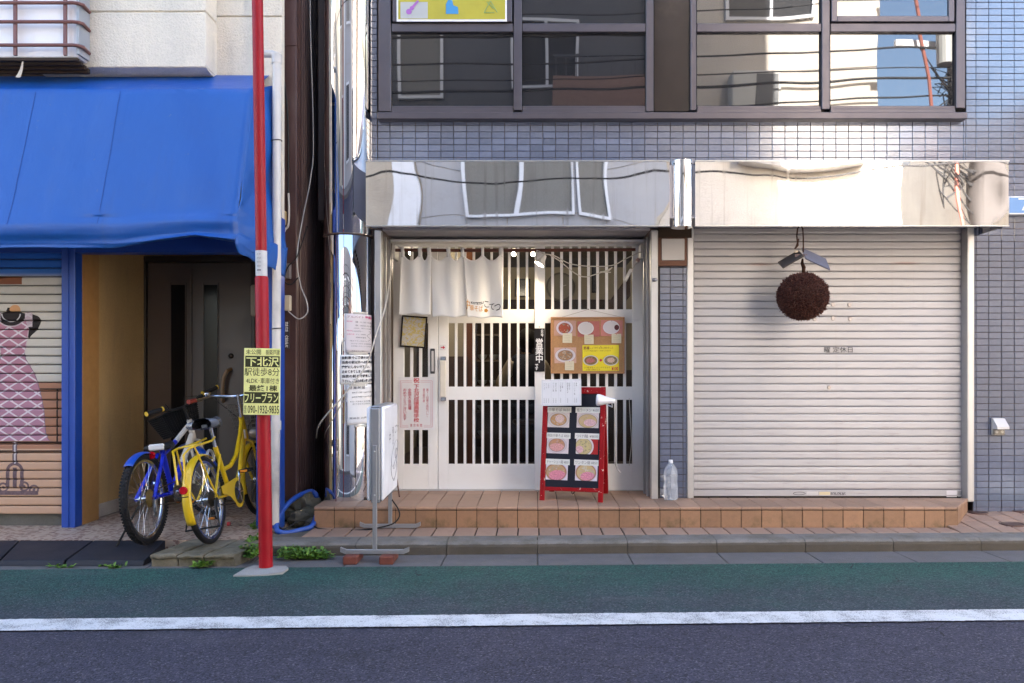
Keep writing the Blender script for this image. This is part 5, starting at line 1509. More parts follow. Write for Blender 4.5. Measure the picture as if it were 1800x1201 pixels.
# laminated menu sheet clipped on top
PMn = Plane(PA.pt(.148, HA - .05, .014), ar, (up * 1.0 + back * -.02)).rolled(.8)
PMn = Plane((X(986.5, 6.16), 6.155, Z(690, 6.16)), (1, -.25, .02), (0, .12, 1))
ms = sheet('menu_sheet', PMn, .315, .205, M('laminated_sheet', (.70, .69, .70), .25, var=.03), .0015)
tag(ms, 'white laminated menu sheet with vertical columns clipped over the red board', 'menu sheet')
q = MB()
for a, b2, c, d in ((-.150, .150, .0945, .0955), (-.150, .150, -.0955, -.0945), (-.150, -.149, -.0945, .0945), (.149, .150, -.0945, .0945)): q.obox(PMn, a, b2, c, d, .0016, .0021)
for u in (-.08, -.02, .035, .09): q.obox(PMn, u, u + .0006, -.085, .085, .0016, .0021)
q.build('ruled_frame', M('rule_grey', (.3, .3, .32), .6), ms)
for i, (u, s_) in enumerate(((.12, '単品'), (.105, 'チャｰシュｰ麺'), (.065, '中華そば'), (.05, '特製中華そば'), (.01, 'つけ麺'), (-.005, 'つけ麺大盛'), (-.042, '味玉つけ麺'), (-.062, 'ワンタン麺'), (-.1, 'ごはん'), (-.118, 'ビｰル'), (-.135, 'ドリンク'))):
    text('\n'.join(s_), ms, GREY, PMn, (u, .075 - .0068 * len(s_), .010, .0135 * len(s_)), n=.002)
    if i not in (2, 4): text('\n'.join('六五〇円'), ms, GREY, PMn, (u, -.062, .008, .04), n=.002)

# ---- lamp of the menu board
def bulb_lamp():
    t = thing('bulb_lamp', 'white reflector bulb lamp shining down on the menu board', 'lamp', (X(1062, 6.0), 6.0, Z(705, 6.0)))
    c = Vector((X(1047.5, 6.02), 6.02, Z(703, 6.02))); ax = Vector((1, .0, -.06)).normalized()
    MB().lathe([(.0, .0), (.035, .002), (.044, .008), (.045, .022), (.040, .045), (.030, .075), (.024, .095), (.021, .115), (.021, .135), (.016, .145), (0, .147)], c, axis=ax, seg=24).build('reflector', M('bulb_white', (.74, .73, .76), .25), t, smooth=True)
    MB().tube([c + ax * .14, c + ax * .155 + Vector((0, .01, -.02)), Vector((X(1082, 6.1), 6.15, Z(735, 6.15))), Vector((X(1083, 6.3), 6.35, Z(800, 6.35))), Vector((X(1085, 6.4), 6.45, Z(823, 6.45))), Vector((X(1092, 6.4), 6.42, Z(832, 6.42)))], .004, 6).build('cord', M('cord_white', (.62, .60, .58), .5), t, smooth=True)
    MB().cyl((X(1081, 6.42), 6.42, Z(812, 6.42)), (X(1086, 6.42), 6.42, Z(826, 6.42)), .009, .006).build('cord_plug', M('plug_grey', (.5, .49, .48), .5), t)
    # the arm that holds it
    MB().tube([c + ax * .12, c + ax * .13 + Vector((0, .06, -.05)), PA.pt(aw_ - .02, HA - .12, -.02)], .005, 6).build('arm', M('arm_white', (.6, .6, .6), .4), t)
    return t
bulb_lamp()
# ---- spotlight over the door
sp = thing('spotlight', 'small white clip spotlight lit above the doors', 'lamp', (X(955, 6.42), 6.42, Z(450, 6.42)))
c = Vector((X(957, 6.42), 6.42, Z(451, 6.42))); dd = Vector((-.45, -.12, -.72)).normalized()
MB().lathe([(.0, -.012), (.014, -.01), (.018, .0), (.022, .02), (.042, .075), (.043, .080), (.040, .078), (.018, .02)], c, axis=dd, seg=20).build('shade', M('shade_white', (.66, .63, .58), .4), sp, smooth=True)
mm, b = newmat('spot_bulb'); eset(b, 'Emission Color', (1.0, .84, .62)); b.inputs['Emission Strength'].default_value = 20.0
MB().sphere(c + dd * .055, .026, 12, 8).build('bulb', mm, sp, smooth=True)
MB().tube([c - dd * .01, c + Vector((-.01, .02, .03)), (X(944, 6.47), 6.48, Z(440, 6.47)), (X(942, 6.47), 6.47, Z(460, 6.47))], .006, 6).build('clip', M('clip_white', (.6, .58, .54), .4), sp)
L_ = bpy.data.lights.new('spot_light', 'SPOT'); L_.energy = 1.6; L_.color = (1.0, .80, .52); L_.spot_size = math.radians(110); L_.spot_blend = .9; L_.shadow_soft_size = .03
lo = bpy.data.objects.new('spot_light', L_); COL.objects.link(lo); lo.parent = sp; lo.location = c + dd * .09 - WO[sp]; lo.rotation_euler = Vector((-.35, .35, -.75)).to_track_quat('-Z', 'Y').to_euler()
CW = M('cord_ivory', (.60, .55, .48), .5)
cable('cord', [(952, 446, 6.42), (975, 450, 6.44), (1000, 463, 6.46), (1032, 468, 6.46), (1075, 467, 6.46), (1100, 455, 6.47), (1128, 442, 6.48)], .0042, CW, 'upper white cord sagging across the right lattice door')
cable('cord', [(966, 448, 6.43), (985, 460, 6.45), (1010, 480, 6.46), (1028, 487, 6.46), (1048, 482, 6.46), (1070, 474, 6.46), (1076, 470, 6.46), (1068, 477, 6.45), (1055, 478, 6.45), (1074, 479, 6.45)], .0042, CW, 'lower white cord knotted below the other over the lattice')
ps = thing('power_strip', 'white power strip dangling from a pink plug at the right of the doors', 'power strip', (X(1105, 6.48), 6.48, Z(485, 6.48)))
PSx = Plane((X(1104, 6.48), 6.48, Z(484, 6.48)), (.88, 0, -.47), (.47, 0, .88))
MB().obox(PSx, -.014, .014, -.055, .055, -.012, .012, .004).build('socket_bar', M('strip_white2', (.66, .63, .58), .45), ps)
MB().tube([PSx.pt(0, .05), (X(1114, 6.5), 6.5, Z(470, 6.5)), (X(1120, 6.52), 6.52, Z(459, 6.5))], .004, 6).build('cord', CW, ps)
MB().lathe([(0, .02), (.016, .02), (.019, .01), (.019, 0)], (X(1121, 6.55), 6.55, Z(458, 6.55)), axis=(0, -1, 0), seg=16).build('plug', M('plug_pink', (.45, .28, .24), .5), ps, smooth=True)
cable('cord', [(1106, 700, 6.60), (1108, 740, 6.60), (1110, 775, 6.60), (1108, 800, 6.60), (1106, 819, 6.60)], .003, CW, 'thin white cord hanging down the right door stile')
# ---- long white cord across the column
cable('cord', [(690, 446, 6.40), (684, 500, 6.30), (676, 545, 6.15), (662, 585, 6.05), (645, 640, 6.04), (620, 675, 6.0), (596, 705, 6.02), (575, 728, 6.05), (560, 749, 6.12), (556, 770, 6.3)], .0055, CW, 'white cord slung diagonally in front of the steel column')

# ---- notices taped round the column
def curved_sheet(name, label, px0, px1, py0, py1, mat, skew=0.0):
    r = CR + .003
    yc_ = CY - CR
    def ang(px): 
        xx = X(px, yc_ + .02) - CX; return math.asin(max(-.98, min(.98, xx / r)))
    a0, a1 = ang(px0), ang(px1); z0, z1 = Z(py1, yc_ + .02), Z(py0, yc_ + .02)
    def fn(u, v):
        a = a0 + (a1 - a0) * u; q = r + .002 * math.sin(u * 6 + v * 4)
        return (CX + math.sin(a) * q, CY - math.cos(a) * q, z0 + (z1 - z0) * v + skew * (u - .5))
    o = MB().grid(fn, 16, 10).build(name, mat, smooth=True, origin=Vector(fn(.5, .5)))
    md = o.modifiers.new('t', 'SOLIDIFY'); md.thickness = .001; md.offset = 0
    tag(o, label, 'notice', 'handwritten notices on the steel column')
    def warp(u, v, n):
        a = a0 + (a1 - a0) * u; q = r + .0045
        return Vector((CX + math.sin(a) * q, CY - math.cos(a) * q, z0 + (z1 - z0) * v + skew * (u - .5)))
    for e in (z0 - .012, z1 + .008):
        t = MB().grid(lambda u, v: (CX + math.sin(a0 + (a1 - a0) * (.25 + .5 * u)) * (r + .0025), CY - math.cos(a0 + (a1 - a0) * (.25 + .5 * u)) * (r + .0025), e - .006 + .016 * v), 8, 1)
        t.build('tape', M('tape', (.5, .47, .42), .3), o)
    return o, warp
n1, w1 = curved_sheet('notice', 'pinkish handwritten notice at the top of the steel column', 607.5, 652, 552, 620, PAPER, -.004)
PINK = M('pen_pink', (.55, .08, .20), .6); PEN = M('pen_grey', (.10, .09, .10), .6)
text('アルバイト', n1, M('pen_dkpink', (.25, .06, .10), .6), None, (.33, .92, .52, .06), warp=w1)
text('募集!!', n1, PINK, None, (.80, .92, .33, .075), warp=w1, bold=.04)
for s_, mt, bx in (('時間', PINK, (.14, .80, .16, .035)), ('昼 11:30-15:00', PEN, (.62, .79, .62, .045)), ('夜 18:00-22:30', PEN, (.62, .70, .62, .045)), ('(時間、曜日は応相談)', PEN, (.6, .625, .66, .03)), ('時給', PINK, (.14, .56, .16, .035)), ('1000円〜', PEN, (.4, .55, .34, .035)), ('応募内容', PINK, (.17, .47, .22, .035)), ('ホ-ル、調理補助', PEN, (.5, .47, .34, .03)), ('経験者優遇', PEN, (.5, .39, .34, .035)), ('・働きやすいお店です', PEN, (.42, .30, .6, .03)), ('まかない付き 交通費支給', PEN, (.55, .23, .72, .03)), ('お気軽にスタッフへお声掛け', PEN, (.55, .165, .72, .03)), ('店長までご連絡下さい', PEN, (.5, .04, .6, .03))):
    text(s_, n1, mt, None, bx, warp=w1)
q = MB(); q.tube([w1(.80 + .1 * math.sin(t * 1.7) * (1 - t * .05), .57 - t * .045, 0) for t in [k * .5 for k in range(13)]], .0012, 4); q.build('doodle', PEN, n1)
n2, w2 = curved_sheet('notice', 'white notice with bold black handwriting at the middle of the steel column', 598, 656, 623.5, 675, WHITE, .006)
for k, s_ in enumerate(('自転車でご来店のお客様', '当店の前以外への駐輪は', '絶対にしないで下さい。', '止めてきてしまったお客様は', '当店の前まで移動して', '下さい。ご協力お願い致します')):
    text(s_, n2, INK, None, (.52 if k != 2 else .46, .90 - k * .158, .90 if k != 2 else .78, .105), warp=w2, bold=.03)
n3, w3 = curved_sheet('notice', 'white opening hours notice at the bottom of the steel column', 611, 654, 676, 747, WHITE, .004)
for s_, bx in (('営業時間', (.33, .92, .55, .07)), ('am11:30〜pm15:00', (.55, .80, .78, .05)), ('pm17:00〜pm22:30', (.55, .69, .78, .05)), ('※スｰプがなくなり次第', (.48, .58, .76, .04)), ('終了させて頂きます。', (.53, .515, .70, .04)), ('定休日 火曜日', (.42, .17, .68, .05))):
    text(s_, n3, PEN, None, bx, warp=w3, bold=.01)

# ---- standing light-box sign
LBS = thing('light_box_sign', 'white light-box sign on a grey stand seen edge-on beside the column', 'sign', (-1.04, 5.5, 0))
ax0 = Vector((X(660, 5.15), 5.15, 0)); ax1 = Vector((X(685, 5.78), 5.78, 0)); dr = (ax1 - ax0).normalized(); Lb = (ax1 - ax0).length
side = Vector((dr.y, -dr.x, 0))
bz0, bz1 = Z(882, 5.17), Z(714, 5.17)
PBX = Plane((ax0.x, ax0.y, 0), dr, (0, 0, 1))           # n points to the viewer's right side face
ACR = M('acrylic_white', (.88, .88, .91), .22, var=.02)
GF = M('sign_grey_frame', (.34, .34, .35), .4, .6, var=.06)
for s_ in (1, -1):
    lo_, hi_ = (.030, .056) if s_ > 0 else (-.056, -.030)
    MB().obox(PBX, -.005, Lb + .005, bz0 + .008, bz1 - .004, lo_, hi_, .018).build('face_panel', ACR, LBS, smooth=True)
rimm = MB()
def ring(u, v):  # grey band wrapping the box edge
    return None
rimm.obox(PBX, -.018, .03, bz0 + .01, bz1 - .012, -.030, .030, .006); rimm.obox(PBX, Lb - .03, Lb + .018, bz0 + .01, bz1 - .012, -.030, .030, .006)
rimm.obox(PBX, -.012, Lb + .012, bz1 - .012, bz1 + .002, -.030, .030, .006); rimm.obox(PBX, -.012, Lb + .012, bz0 - .004, bz0 + .01, -.030, .030, .006)
rimm.build('edge_frame', GF, LBS)
for u, zb_, zt_ in ((-.026, .055, bz0 + .37), (Lb + .026, .10, bz0 + .37)):
    o = MB().obox(PBX, u - .009, u + .009, zb_, zt_, -.014, .014, .003).build('upright', GF, LBS)
    for dz in (.05, .33): MB().sphere(PBX.pt(u - (.010 if u < 0 else -.010), bz0 + dz, 0), .006, 8, 6).build('bolt', M('bolt', (.5, .5, .5), .3, .9), LBS)
def foot(u, zc, half):
    c = PBX.pt(u, zc, 0); rr = Vector((1, 0, 0)); Pf = Plane(c, rr, (0, 0, 1))
    m = MB(); m.obox(Pf, -half, half, -.014, .014, -.012, .012, .002)
    for s_ in (-1, 1): m.prism([Pf.pt(s_ * half, -.014, -.012), Pf.pt(s_ * (half + .035), .0, -.012), Pf.pt(s_ * (half + .035), .028, -.012), Pf.pt(s_ * half, .014, -.012)], Pf.n * .024)
    return m.build('foot_bar', GF, LBS)
foot(-.026, .068, .185); foot(Lb + .026, .102, .185)
PR = Plane(PBX.pt(0, 0, .0565), dr, (0, 0, 1))
DKG = M('sign_ink', (.04, .04, .05), .5)
zc = Z(760, 5.5)
text('中', LBS, DKG, PR, (.25, zc - .03, .07, .075), n=.001)
text('華', LBS, DKG, PR, (.40, zc + .01, .07, .05), n=.001)
text('そ\nば', LBS, DKG, PR, (.40, zc - .05, .055, .075), n=.001)
text('こてつ', LBS, DKG, PR, (.58, zc + .01, .18, .055), n=.001, bold=.01)
def oval(cu, cv, a, b, rot, t0=0, t1=2 * PI, r=.004):
    pts = []
    for k in range(33):
        t = t0 + (t1 - t0) * k / 32; uu, vv = a * math.cos(t), b * math.sin(t)
        pts.append(PR.pt(cu + uu * math.cos(rot) - vv * math.sin(rot), cv + uu * math.sin(rot) + vv * math.cos(rot), .001))
    return pts
zo = Z(812, 5.5)
q = MB(); q.tube(oval(.48, zo + .05, .17, .065, .35), .0017, 5); q.tube(oval(.44, zo - .02, .14, .11, 0, PI, 2 * PI), .0017, 5); q.tube(oval(.44, zo - .12, .04, .022, 0, PI, 2 * PI), .0015, 5); q.tube(oval(.50, zo - .03, .08, .02, .3), .0013, 5); q.tube(oval(.55, zo + .04, .05, .035, .2), .0025, 5)
q.build('line_drawing', M('thin_grey_line', (.22, .22, .24), .5), LBS)
BRK = M('brick_red', (.15, .040, .025), .85, var=.3, vs=20, dirt=.3, dcol=(.1, .05, .04), bump=.6, bs=120)
for px, lab in ((620, 'red brick under the left end of the sign foot'), (683, 'red brick under the right end of the sign foot')):
    cx_ = X(px, 5.13); yb0 = 5.045
    o = MB().box(cx_ - .045, cx_ + .045, yb0, yb0 + .20, .001, .053, .006).build('brick', BRK, origin=(cx_, yb0 + .1, 0)); tag(o, lab, 'brick', 'bricks under the sign stand')
cable('cord', [(686, 872, 5.86), (690, 880, 5.80), (700, 895, 5.74), (702, 908, 5.72), (692, 920, 5.72), (670, 927, 5.73), (645, 931, 5.74), (600, 933, 5.76), (565, 930, 5.79), (553, 926, 5.80), (530, 915, 5.82), (500, 930, 5.70), (490, 925, 5.75)], .0055, CABB, 'black power cord curling from the light-box sign along the step')
cable('stick', [(697, 838, 6.35), (702, 873, 6.12)], .006, M('rust_stick', (.10, .035, .02), .7), 'thin rusty rod leaning behind the light-box sign', 6, 'rod')

# ---- water bottle
def bottle():
    t = thing('water_bottle', 'clear two litre plastic bottle of water standing on the step', 'bottle', (X(1179, 6.16), 6.16, HS))
    c = (X(1179, 6.16), 6.16, HS + .0005)
    pl = bpy.data.materials.new('clear_plastic'); pl.use_nodes = True; b = next(n for n in pl.node_tree.nodes if n.type == 'BSDF_PRINCIPLED')
    b.inputs['Transmission Weight'].default_value = .78; b.inputs['Roughness'].default_value = .03; b.inputs['IOR'].default_value = 1.33; b.inputs['Base Color'].default_value = (.93, .96, 1, 1)
    prof = [(0, .004), (.03, .0), (.048, .003), (.054, .012), (.0555, .03), (.0545, .05), (.0555, .052), (.0535, .058), (.0555, .064), (.0535, .075), (.0555, .082), (.0535, .095), (.0555, .102), (.0535, .115), (.0500, .135), (.0495, .15), (.053, .165), (.0535, .20), (.051, .22), (.044, .245), (.030, .268), (.018, .280), (.0145, .285), (.0145, .292), (0, .292)]
    MB().lathe(prof, c, seg=32).build('body', pl, t, smooth=True)
    MB().lathe([(.0148, .284), (.0165, .285), (.0165, .306), (.0155, .309), (0, .309)], c, seg=24).build('cap', M('cap_white', (.72, .72, .73), .4), t, smooth=True)
bottle()

# ---- cedar ball
SG = thing('cedar_ball', 'round brown cedar needle ball hanging under a little slate roof before the shutter', 'hanging ornament', (X(1411, 5.98), 5.98, Z(521, 5.98)))
sc_ = Vector((X(1411, 5.98), 5.98, Z(521.5, 5.98))); SRr = 42.5 * 5.98 / 1400
m = MB(); m.sphere(sc_, SRr * .93, 32, 20, (1, 1, .95))
N_ = 15000
for i in range(N_):
    zz_ = 1 - 2 * (i + .5) / N_; t = i * 2.399963; rr = math.sqrt(1 - zz_ * zz_)
    d = Vector((rr * math.cos(t), rr * math.sin(t), zz_ * .95)); d = d + Vector((random.gauss(0, .03), random.gauss(0, .03), random.gauss(0, .03)))
    cl = noise.noise(d * 11) * .06 + noise.noise(d * 3.0) * .035
    p0 = sc_ + d * SRr * .88; a = d.orthogonal().normalized(); b2 = d.cross(a).normalized(); w_ = random.uniform(.0016, .0032); th = rnd() * 6.28
    e = a * math.cos(th) + b2 * math.sin(th); f_ = d.cross(e).normalized(); ln = SRr * (1.0 + cl + random.uniform(-.03, .03))
    tip = sc_ + d.normalized() * ln * (d.length) + (e * random.gauss(0, .005) + f_ * random.gauss(0, .005))
    k = len(m.v); m.v += [p0 + e * w_, p0 - e * w_ * .5 + f_ * w_, p0 - e * w_ * .5 - f_ * w_, tip + e * w_ * .9, tip - e * w_ * .45 + f_ * w_ * .8, tip - e * w_ * .45 - f_ * w_ * .8]
    m.f += [(k, k + 1, k + 4, k + 3), (k + 1, k + 2, k + 5, k + 4), (k + 2, k, k + 3, k + 5), (k + 3, k + 4, k + 5)]
def cedar_mat():
    m_, b = newmat('cedar_needles'); p = epos()
    n_ = enoise(p, 90, 3, .6); g = enoise(p, 9, 3)
    c = emix(n_.step(.35, .75), (.026, .007, .004), (.19, .06, .038)); c = emix(g.step(.5, .8) * .35, c, (.16, .07, .05))
    eset(b, 'Base Color', c); eset(b, 'Roughness', .8); return m_
m.build('needle_ball', cedar_mat(), SG)
SL_ = M('slate', (.13, .13, .165), .55, var=.15)
zr = Z(446, 5.98)
for s_ in (-1, 1):
    rdg = Vector((X(1408 + s_ * 2, 5.98), 5.98 - .03, zr - .002)); eave = Vector((X(1411 + s_ * 40, 5.98), 5.98 - .03 + (-.02 if s_ > 0 else .02), Z(467, 5.98)))
    up_ = (rdg - eave).normalized(); rt = Vector((0, 1, 1.05 if s_ > 0 else .5)).normalized(); Pq = Plane((rdg + eave) / 2, rt if s_ < 0 else -rt, up_)
    ln = (rdg - eave).length
    MB().obox(Pq, -.065, .065, -ln / 2, ln / 2, -.006, .006, .002).build('roof_plate', SL_ if s_ > 0 else M('slate_shaded', (.055, .045, .04), .6, var=.2), SG)  # left plate coloured darker, standing in for its shaded underside
MB().box(X(1394, 5.98), X(1415, 5.98), 5.93, 5.94, zr - .03, zr - .012).build('roof_board', M('roof_wood', (.14, .085, .075), .7), SG)
ropeM = M('rope_brown', (.045, .020, .012), .9, bump=.5, bs=300)
MB().tube([(X(1403, 5.95), 5.95, Z(432, 5.95)), (X(1400.5, 5.94), 5.94, Z(415, 5.95)), (X(1402, 5.9), 5.90, Z(402, 5.9)), (X(1407, 5.89), 5.89, Z(396, 5.89)), (X(1411, 5.9), 5.90, Z(402, 5.9)), (X(1412, 5.94), 5.94, Z(420, 5.95)), (X(1412, 5.96), 5.96, Z(444, 5.96))], .0055, 7).build('rope', ropeM, SG, smooth=True)
MB().tube([(X(1404, 5.95), 5.95, Z(420, 5.95)), (X(1401, 5.94), 5.94, Z(433, 5.95)), (X(1397, 5.94), 5.94, Z(438, 5.95))], .0055, 6, radii=[.004, .010, .006]).build('rope_knot', ropeM, SG, smooth=True)
MB().tube([(X(1411, 5.97), 5.97, Z(455, 5.97)), (X(1410, 5.97), 5.97, Z(463, 5.97)), (X(1413, 5.97), 5.97, Z(470, 5.97)), (X(1412, 5.97), 5.97, Z(482, 5.97))], .009, 7, radii=[.007, .012, .015, .012]).build('rope_knot', ropeM, SG, smooth=True)
MB().sphere((X(1399, 5.93), 5.93, Z(442, 5.93)), .016, 10, 7, (1.2, .8, .7)).build('cork_stop', M('cork_bit', (.42, .34, .25), .8), SG, smooth=True)

# ================================================================ RED POLE AND FLYER
YPL = 4.93
RP = thing('red_pole', 'tall red steel pole set in a concrete patch at the roadside', 'pole', (X(467, YPL), YPL, 0))
def pole_paint():
    m, b = newmat('pole_red'); p = epos(); x, y, z = exyz(p)
    f = (enoise(p, 6, 5) - .5) * .35 + 1.0
    c = emix(1.0, (.31, .004, .010), evec(f, f, f), 'MULTIPLY')
    c = emix(enoise(escale(p, (1, 1, .25)), 9, 6, .65).step(.52, .8) * .5, c, (.15, .006, .010))
    c = emix(enoise(escale(p, (30, 30, 2)), 1.2, 5, .7).step(.62, .72) * .25, c, (.42, .07, .06))
    c = emix((enoise(p, 45, 5, .7) > .745), c, (.5, .38, .36))
    base = z.step(.22, .0)
    c = emix((enoise(p, 26, 6, .7) * .7 + base * .3 > .72) & (z < .25), c, (.12, .05, .03))
    eset(b, 'Base Color', c); eset(b, 'Roughness', enoise(p, 14, 4) * .3 + .3); b.inputs['Specular IOR Level'].default_value = .3
    eset(b, 'Normal', ebump(enoise(p, 60, 4), .12, .004)); return m
REDP = pole_paint()
def pole_x(py): return X(452.5 + (467.5 - 452.5) * py / 1003.0, YPL)
zj = Z(489, YPL)
MB().tube([(pole_x(1004), YPL, .004), (pole_x(800), YPL, Z(800, YPL)), (pole_x(489), YPL, zj), (pole_x(486), YPL, zj + .012)], .041, 24, radii=[.041, .041, .040, .034]).build('lower_tube', REDP, RP, smooth=True)
MB().tube([(pole_x(500), YPL, Z(500, YPL)), (pole_x(200), YPL, Z(200, YPL)), (pole_x(-400), YPL, Z(-400, YPL))], .0335, 24).build('upper_tube', REDP, RP, smooth=True)
z0, z1 = Z(486, YPL), Z(441.5, YPL)
MB().tube([(pole_x(486), YPL, z0), (pole_x(441.5), YPL, z1)], .0352, 24, caps=False).build('label_band', M('label_band', (.55, .54, .54), .4, var=.15, vs=25, dirt=.4, dcol=(.25, .25, .24), ds=12), RP, smooth=True)
for k, s_ in enumerate(('注 意', '電線 共同溝', '世田谷', '管理番号', '━━')):
    py = 448 + k * 7
    text(s_, RP, PEN, None, (0, 0, 1, 1), warp=(lambda py: (lambda u, v, n: Vector((pole_x(py) + .0362 * math.sin(u * .75 - .12), YPL - .0362 * math.cos(u * .75 - .12), Z(py, YPL) + v * .007))))(py))
poly = [(X(px, Y), Y, .009) for px, Y in ((410, 4.745), (432, 4.90), (446, 4.965), (503, 4.955), (507, 4.90), (497, 4.80), (470, 4.765), (432, 4.745))]
MB().prism([(a, b2, .018 if 0 < i < 6 else .012) for i, (a, b2, c) in enumerate(poly)], (0, 0, -.06)).build('concrete_base', MAT['old_concrete'], RP)
# flyer wired to the pole
YFy = YPL - .055
PF = Plane((X(460.5, YFy), YFy, Z(671, YFy)), (1, 0, 0), (0, 0, 1)).rolled(-.8)
fw_, fh_ = 63.5 * YFy / 1400, 117 * YFy / 1400
fl = thing('flyer', 'pale yellow estate flyer with dark bands and bold lettering fixed to the red pole', 'flyer', PF.o)
FY = M('flyer_yellow', (.80, .79, .30), .45, var=.03); FD = M('flyer_dark', (.045, .045, .02), .5)
def ff(px, py, n): return PF.pt((px - 460.5) * YFy / 1400, (671 - py) * YFy / 1400, n)
MB().obox(PF, -fw_ / 2, fw_ / 2, -fh_ / 2, fh_ / 2, 0, .003, .001).build('board', FY, fl)
def fb(px0, px1, py0, py1): return (((px0 + px1) / 2 - 460.5) * YFy / 1400, (671 - (py0 + py1) / 2) * YFy / 1400, (px1 - px0) * YFy / 1400, (py1 - py0) * YFy / 1400)
for a, b2, c, d in ((431, 491.5, 626, 645.5), (430, 490.5, 689.5, 709)):
    cu, cv, w_, h_ = fb(a, b2, c, d); MB().obox(PF, cu - w_ / 2, cu + w_ / 2, cv - h_ / 2, cv + h_ / 2, .003, .0038).build('dark_band', FD, fl)
text('未公開', fl, FD, PF, fb(432, 458.5, 614.5, 623.5), n=.0045); text('新築戸建', fl, FD, PF, fb(467, 491.5, 615, 624), n=.0045)
text('下北沢', fl, FY, PF, fb(433, 490.5, 627.5, 644.5), n=.0048, bold=.02)
text('駅徒歩8分', fl, FD, PF, fb(430, 491.5, 646.5, 661), n=.0045)
text('4LDK･車庫付き', fl, FD, PF, fb(433, 491, 664.5, 674.5), n=.0045)
text('最終1棟', fl, FD, PF, fb(438, 488, 677, 688), n=.0045, bold=.015)
text('フリープラン', fl, FY, PF, fb(430.5, 490, 691, 708), n=.0048, bold=.015)
text('090-1932-9835', fl, FD, PF, fb(436.5, 491.5, 713, 727), n=.0045, bold=.008); text('電\n話', fl, FD, PF, fb(430, 434.5, 713.5, 727), n=.0045)
for py in (640, 700):
    MB().tube([(pole_x(py) + math.cos(t) * .0425, YPL + math.sin(t) * .0425, Z(py, YPL)) for t in [2 * PI * k / 24 for k in range(24)]], .0015, 5, closed=True).build('tie_wire', MAT['alu'], fl)

# ================================================================ RAMP PLATES AND BLOCKS AT THE KERB
RUB = M('black_rubber', (.026, .026, .032), .55, var=.2, dirt=.3, dcol=(.06, .055, .05), bump=.25, bs=160)
def kb(x, y): return y + KS * x
for a, b2, lab in ((-4.75, -4.16, 'black rubber kerb ramp mostly out of frame at far left'), (-4.155, -3.265, 'black rubber kerb ramp at the left edge below the painted shutter'), (-3.258, -2.44, 'black rubber kerb ramp under the blue bicycle')):
    pass
def plate(px0t, px1t, px0b, px1b, label):
    """ramp plate from its four corners in plan"""
    Yb, Yf = 5.36, 5.03
    c = [(X(px0t, Yb), Yb), (X(px1t, Yb), Yb), (X(px1b, Yf), Yf), (X(px0b, Yf), Yf)]
    m = MB(); top = [(c[0][0], Yb, .092), (c[1][0], Yb, .092), (c[2][0], Yf, .034), (c[3][0], Yf, .034)]
    bot = [(c[0][0], Yb, .002), (c[1][0], Yb, .002), (c[2][0], Yf - .018, .004), (c[3][0], Yf - .018, .004)]
    m.add(top + bot, [(0, 1, 2, 3), (3, 2, 6, 7), (0, 3, 7, 4), (1, 5, 6, 2), (0, 4, 5, 1)])
    for k in range(5):
        pass
    o = m.build('kerb_ramp', RUB, origin=(sum(q[0] for q in c) / 4, 5.2, 0)); tag(o, label, 'kerb ramp', 'black kerb ramps')
    bv = o.modifiers.new('b', 'BEVEL'); bv.width = .006; bv.segments = 2
plate(-130, 34, -190, -3, 'leftmost black rubber kerb ramp cut by the photo edge')
plate(36, 164, 1, 113, 'middle black rubber kerb ramp below the painted shutter')
plate(166, 291, 117, 254, 'right black rubber kerb ramp under the blue bicycle')
for k, (a, b2, lab) in enumerate(((263, 310, 'left mossy concrete ramp block with raised lip'), (311, 356, 'middle mossy concrete ramp block with broken lip'), (358, 412, 'right mossy concrete ramp block under the yellow bicycle'))):
    Yf, Yb = 4.985, 5.40; x0, x1 = X(a, Yf), X(b2, Yf); sh_ = .03
    m = MB(); lipz = .082 - (.004 if k == 1 else 0)
    prof = [(Yf + .02, .0), (Yf + .018, .048), (Yf + .004, .056), (Yf, .066), (Yf + .002, lipz - .006), (Yf + .010, lipz), (Yb, .088), (Yb, 0)]
    prof2 = []
    for (y0_, z0_), (y1_, z1_) in zip(prof[:-1], prof[1:]):
        k_ = 10 if abs(y1_ - y0_) > .1 else 3
        prof2 += [(y0_ + (y1_ - y0_) * q_ / k_, z0_ + (z1_ - z0_) * q_ / k_) for q_ in range(k_)]
    prof2.append(prof[-1]); n2_ = len(prof2) - 1
    def bf(u, v):
        i_ = min(int(v * n2_ + .5), n2_); y, z = prof2[i_]; xx = x0 + (x1 - x0 - .005) * u
        q_ = Vector((xx * 16, y * 16, z * 16 + k)); d = noise.noise(q_) * .005 + noise.noise(q_ * 2.7) * .003
        e_ = max(0, 1 - min(u, 1 - u) * 14); chip = max(0, noise.noise(Vector((xx * 9, 0, k * 5))) - .12) * .06 if .05 < z and y < Yf + .03 else 0
        return (xx + (y - Yf) * .16, y + d + chip, max(0, z + d - e_ * .006 * (z > .07) - chip * .4))
    m.grid(bf, 22, n2_)
    for u_ in (0, 1): m.add([bf(u_, i_ / n2_) for i_ in range(n2_ + 1)], [tuple(range(n2_ + 1))])
    o = m.build('ramp_block', MAT['block'], origin=((x0 + x1) / 2, 5.2, 0)); tag(o, lab, 'ramp block', 'concrete ramp blocks')
sd = MB(); 
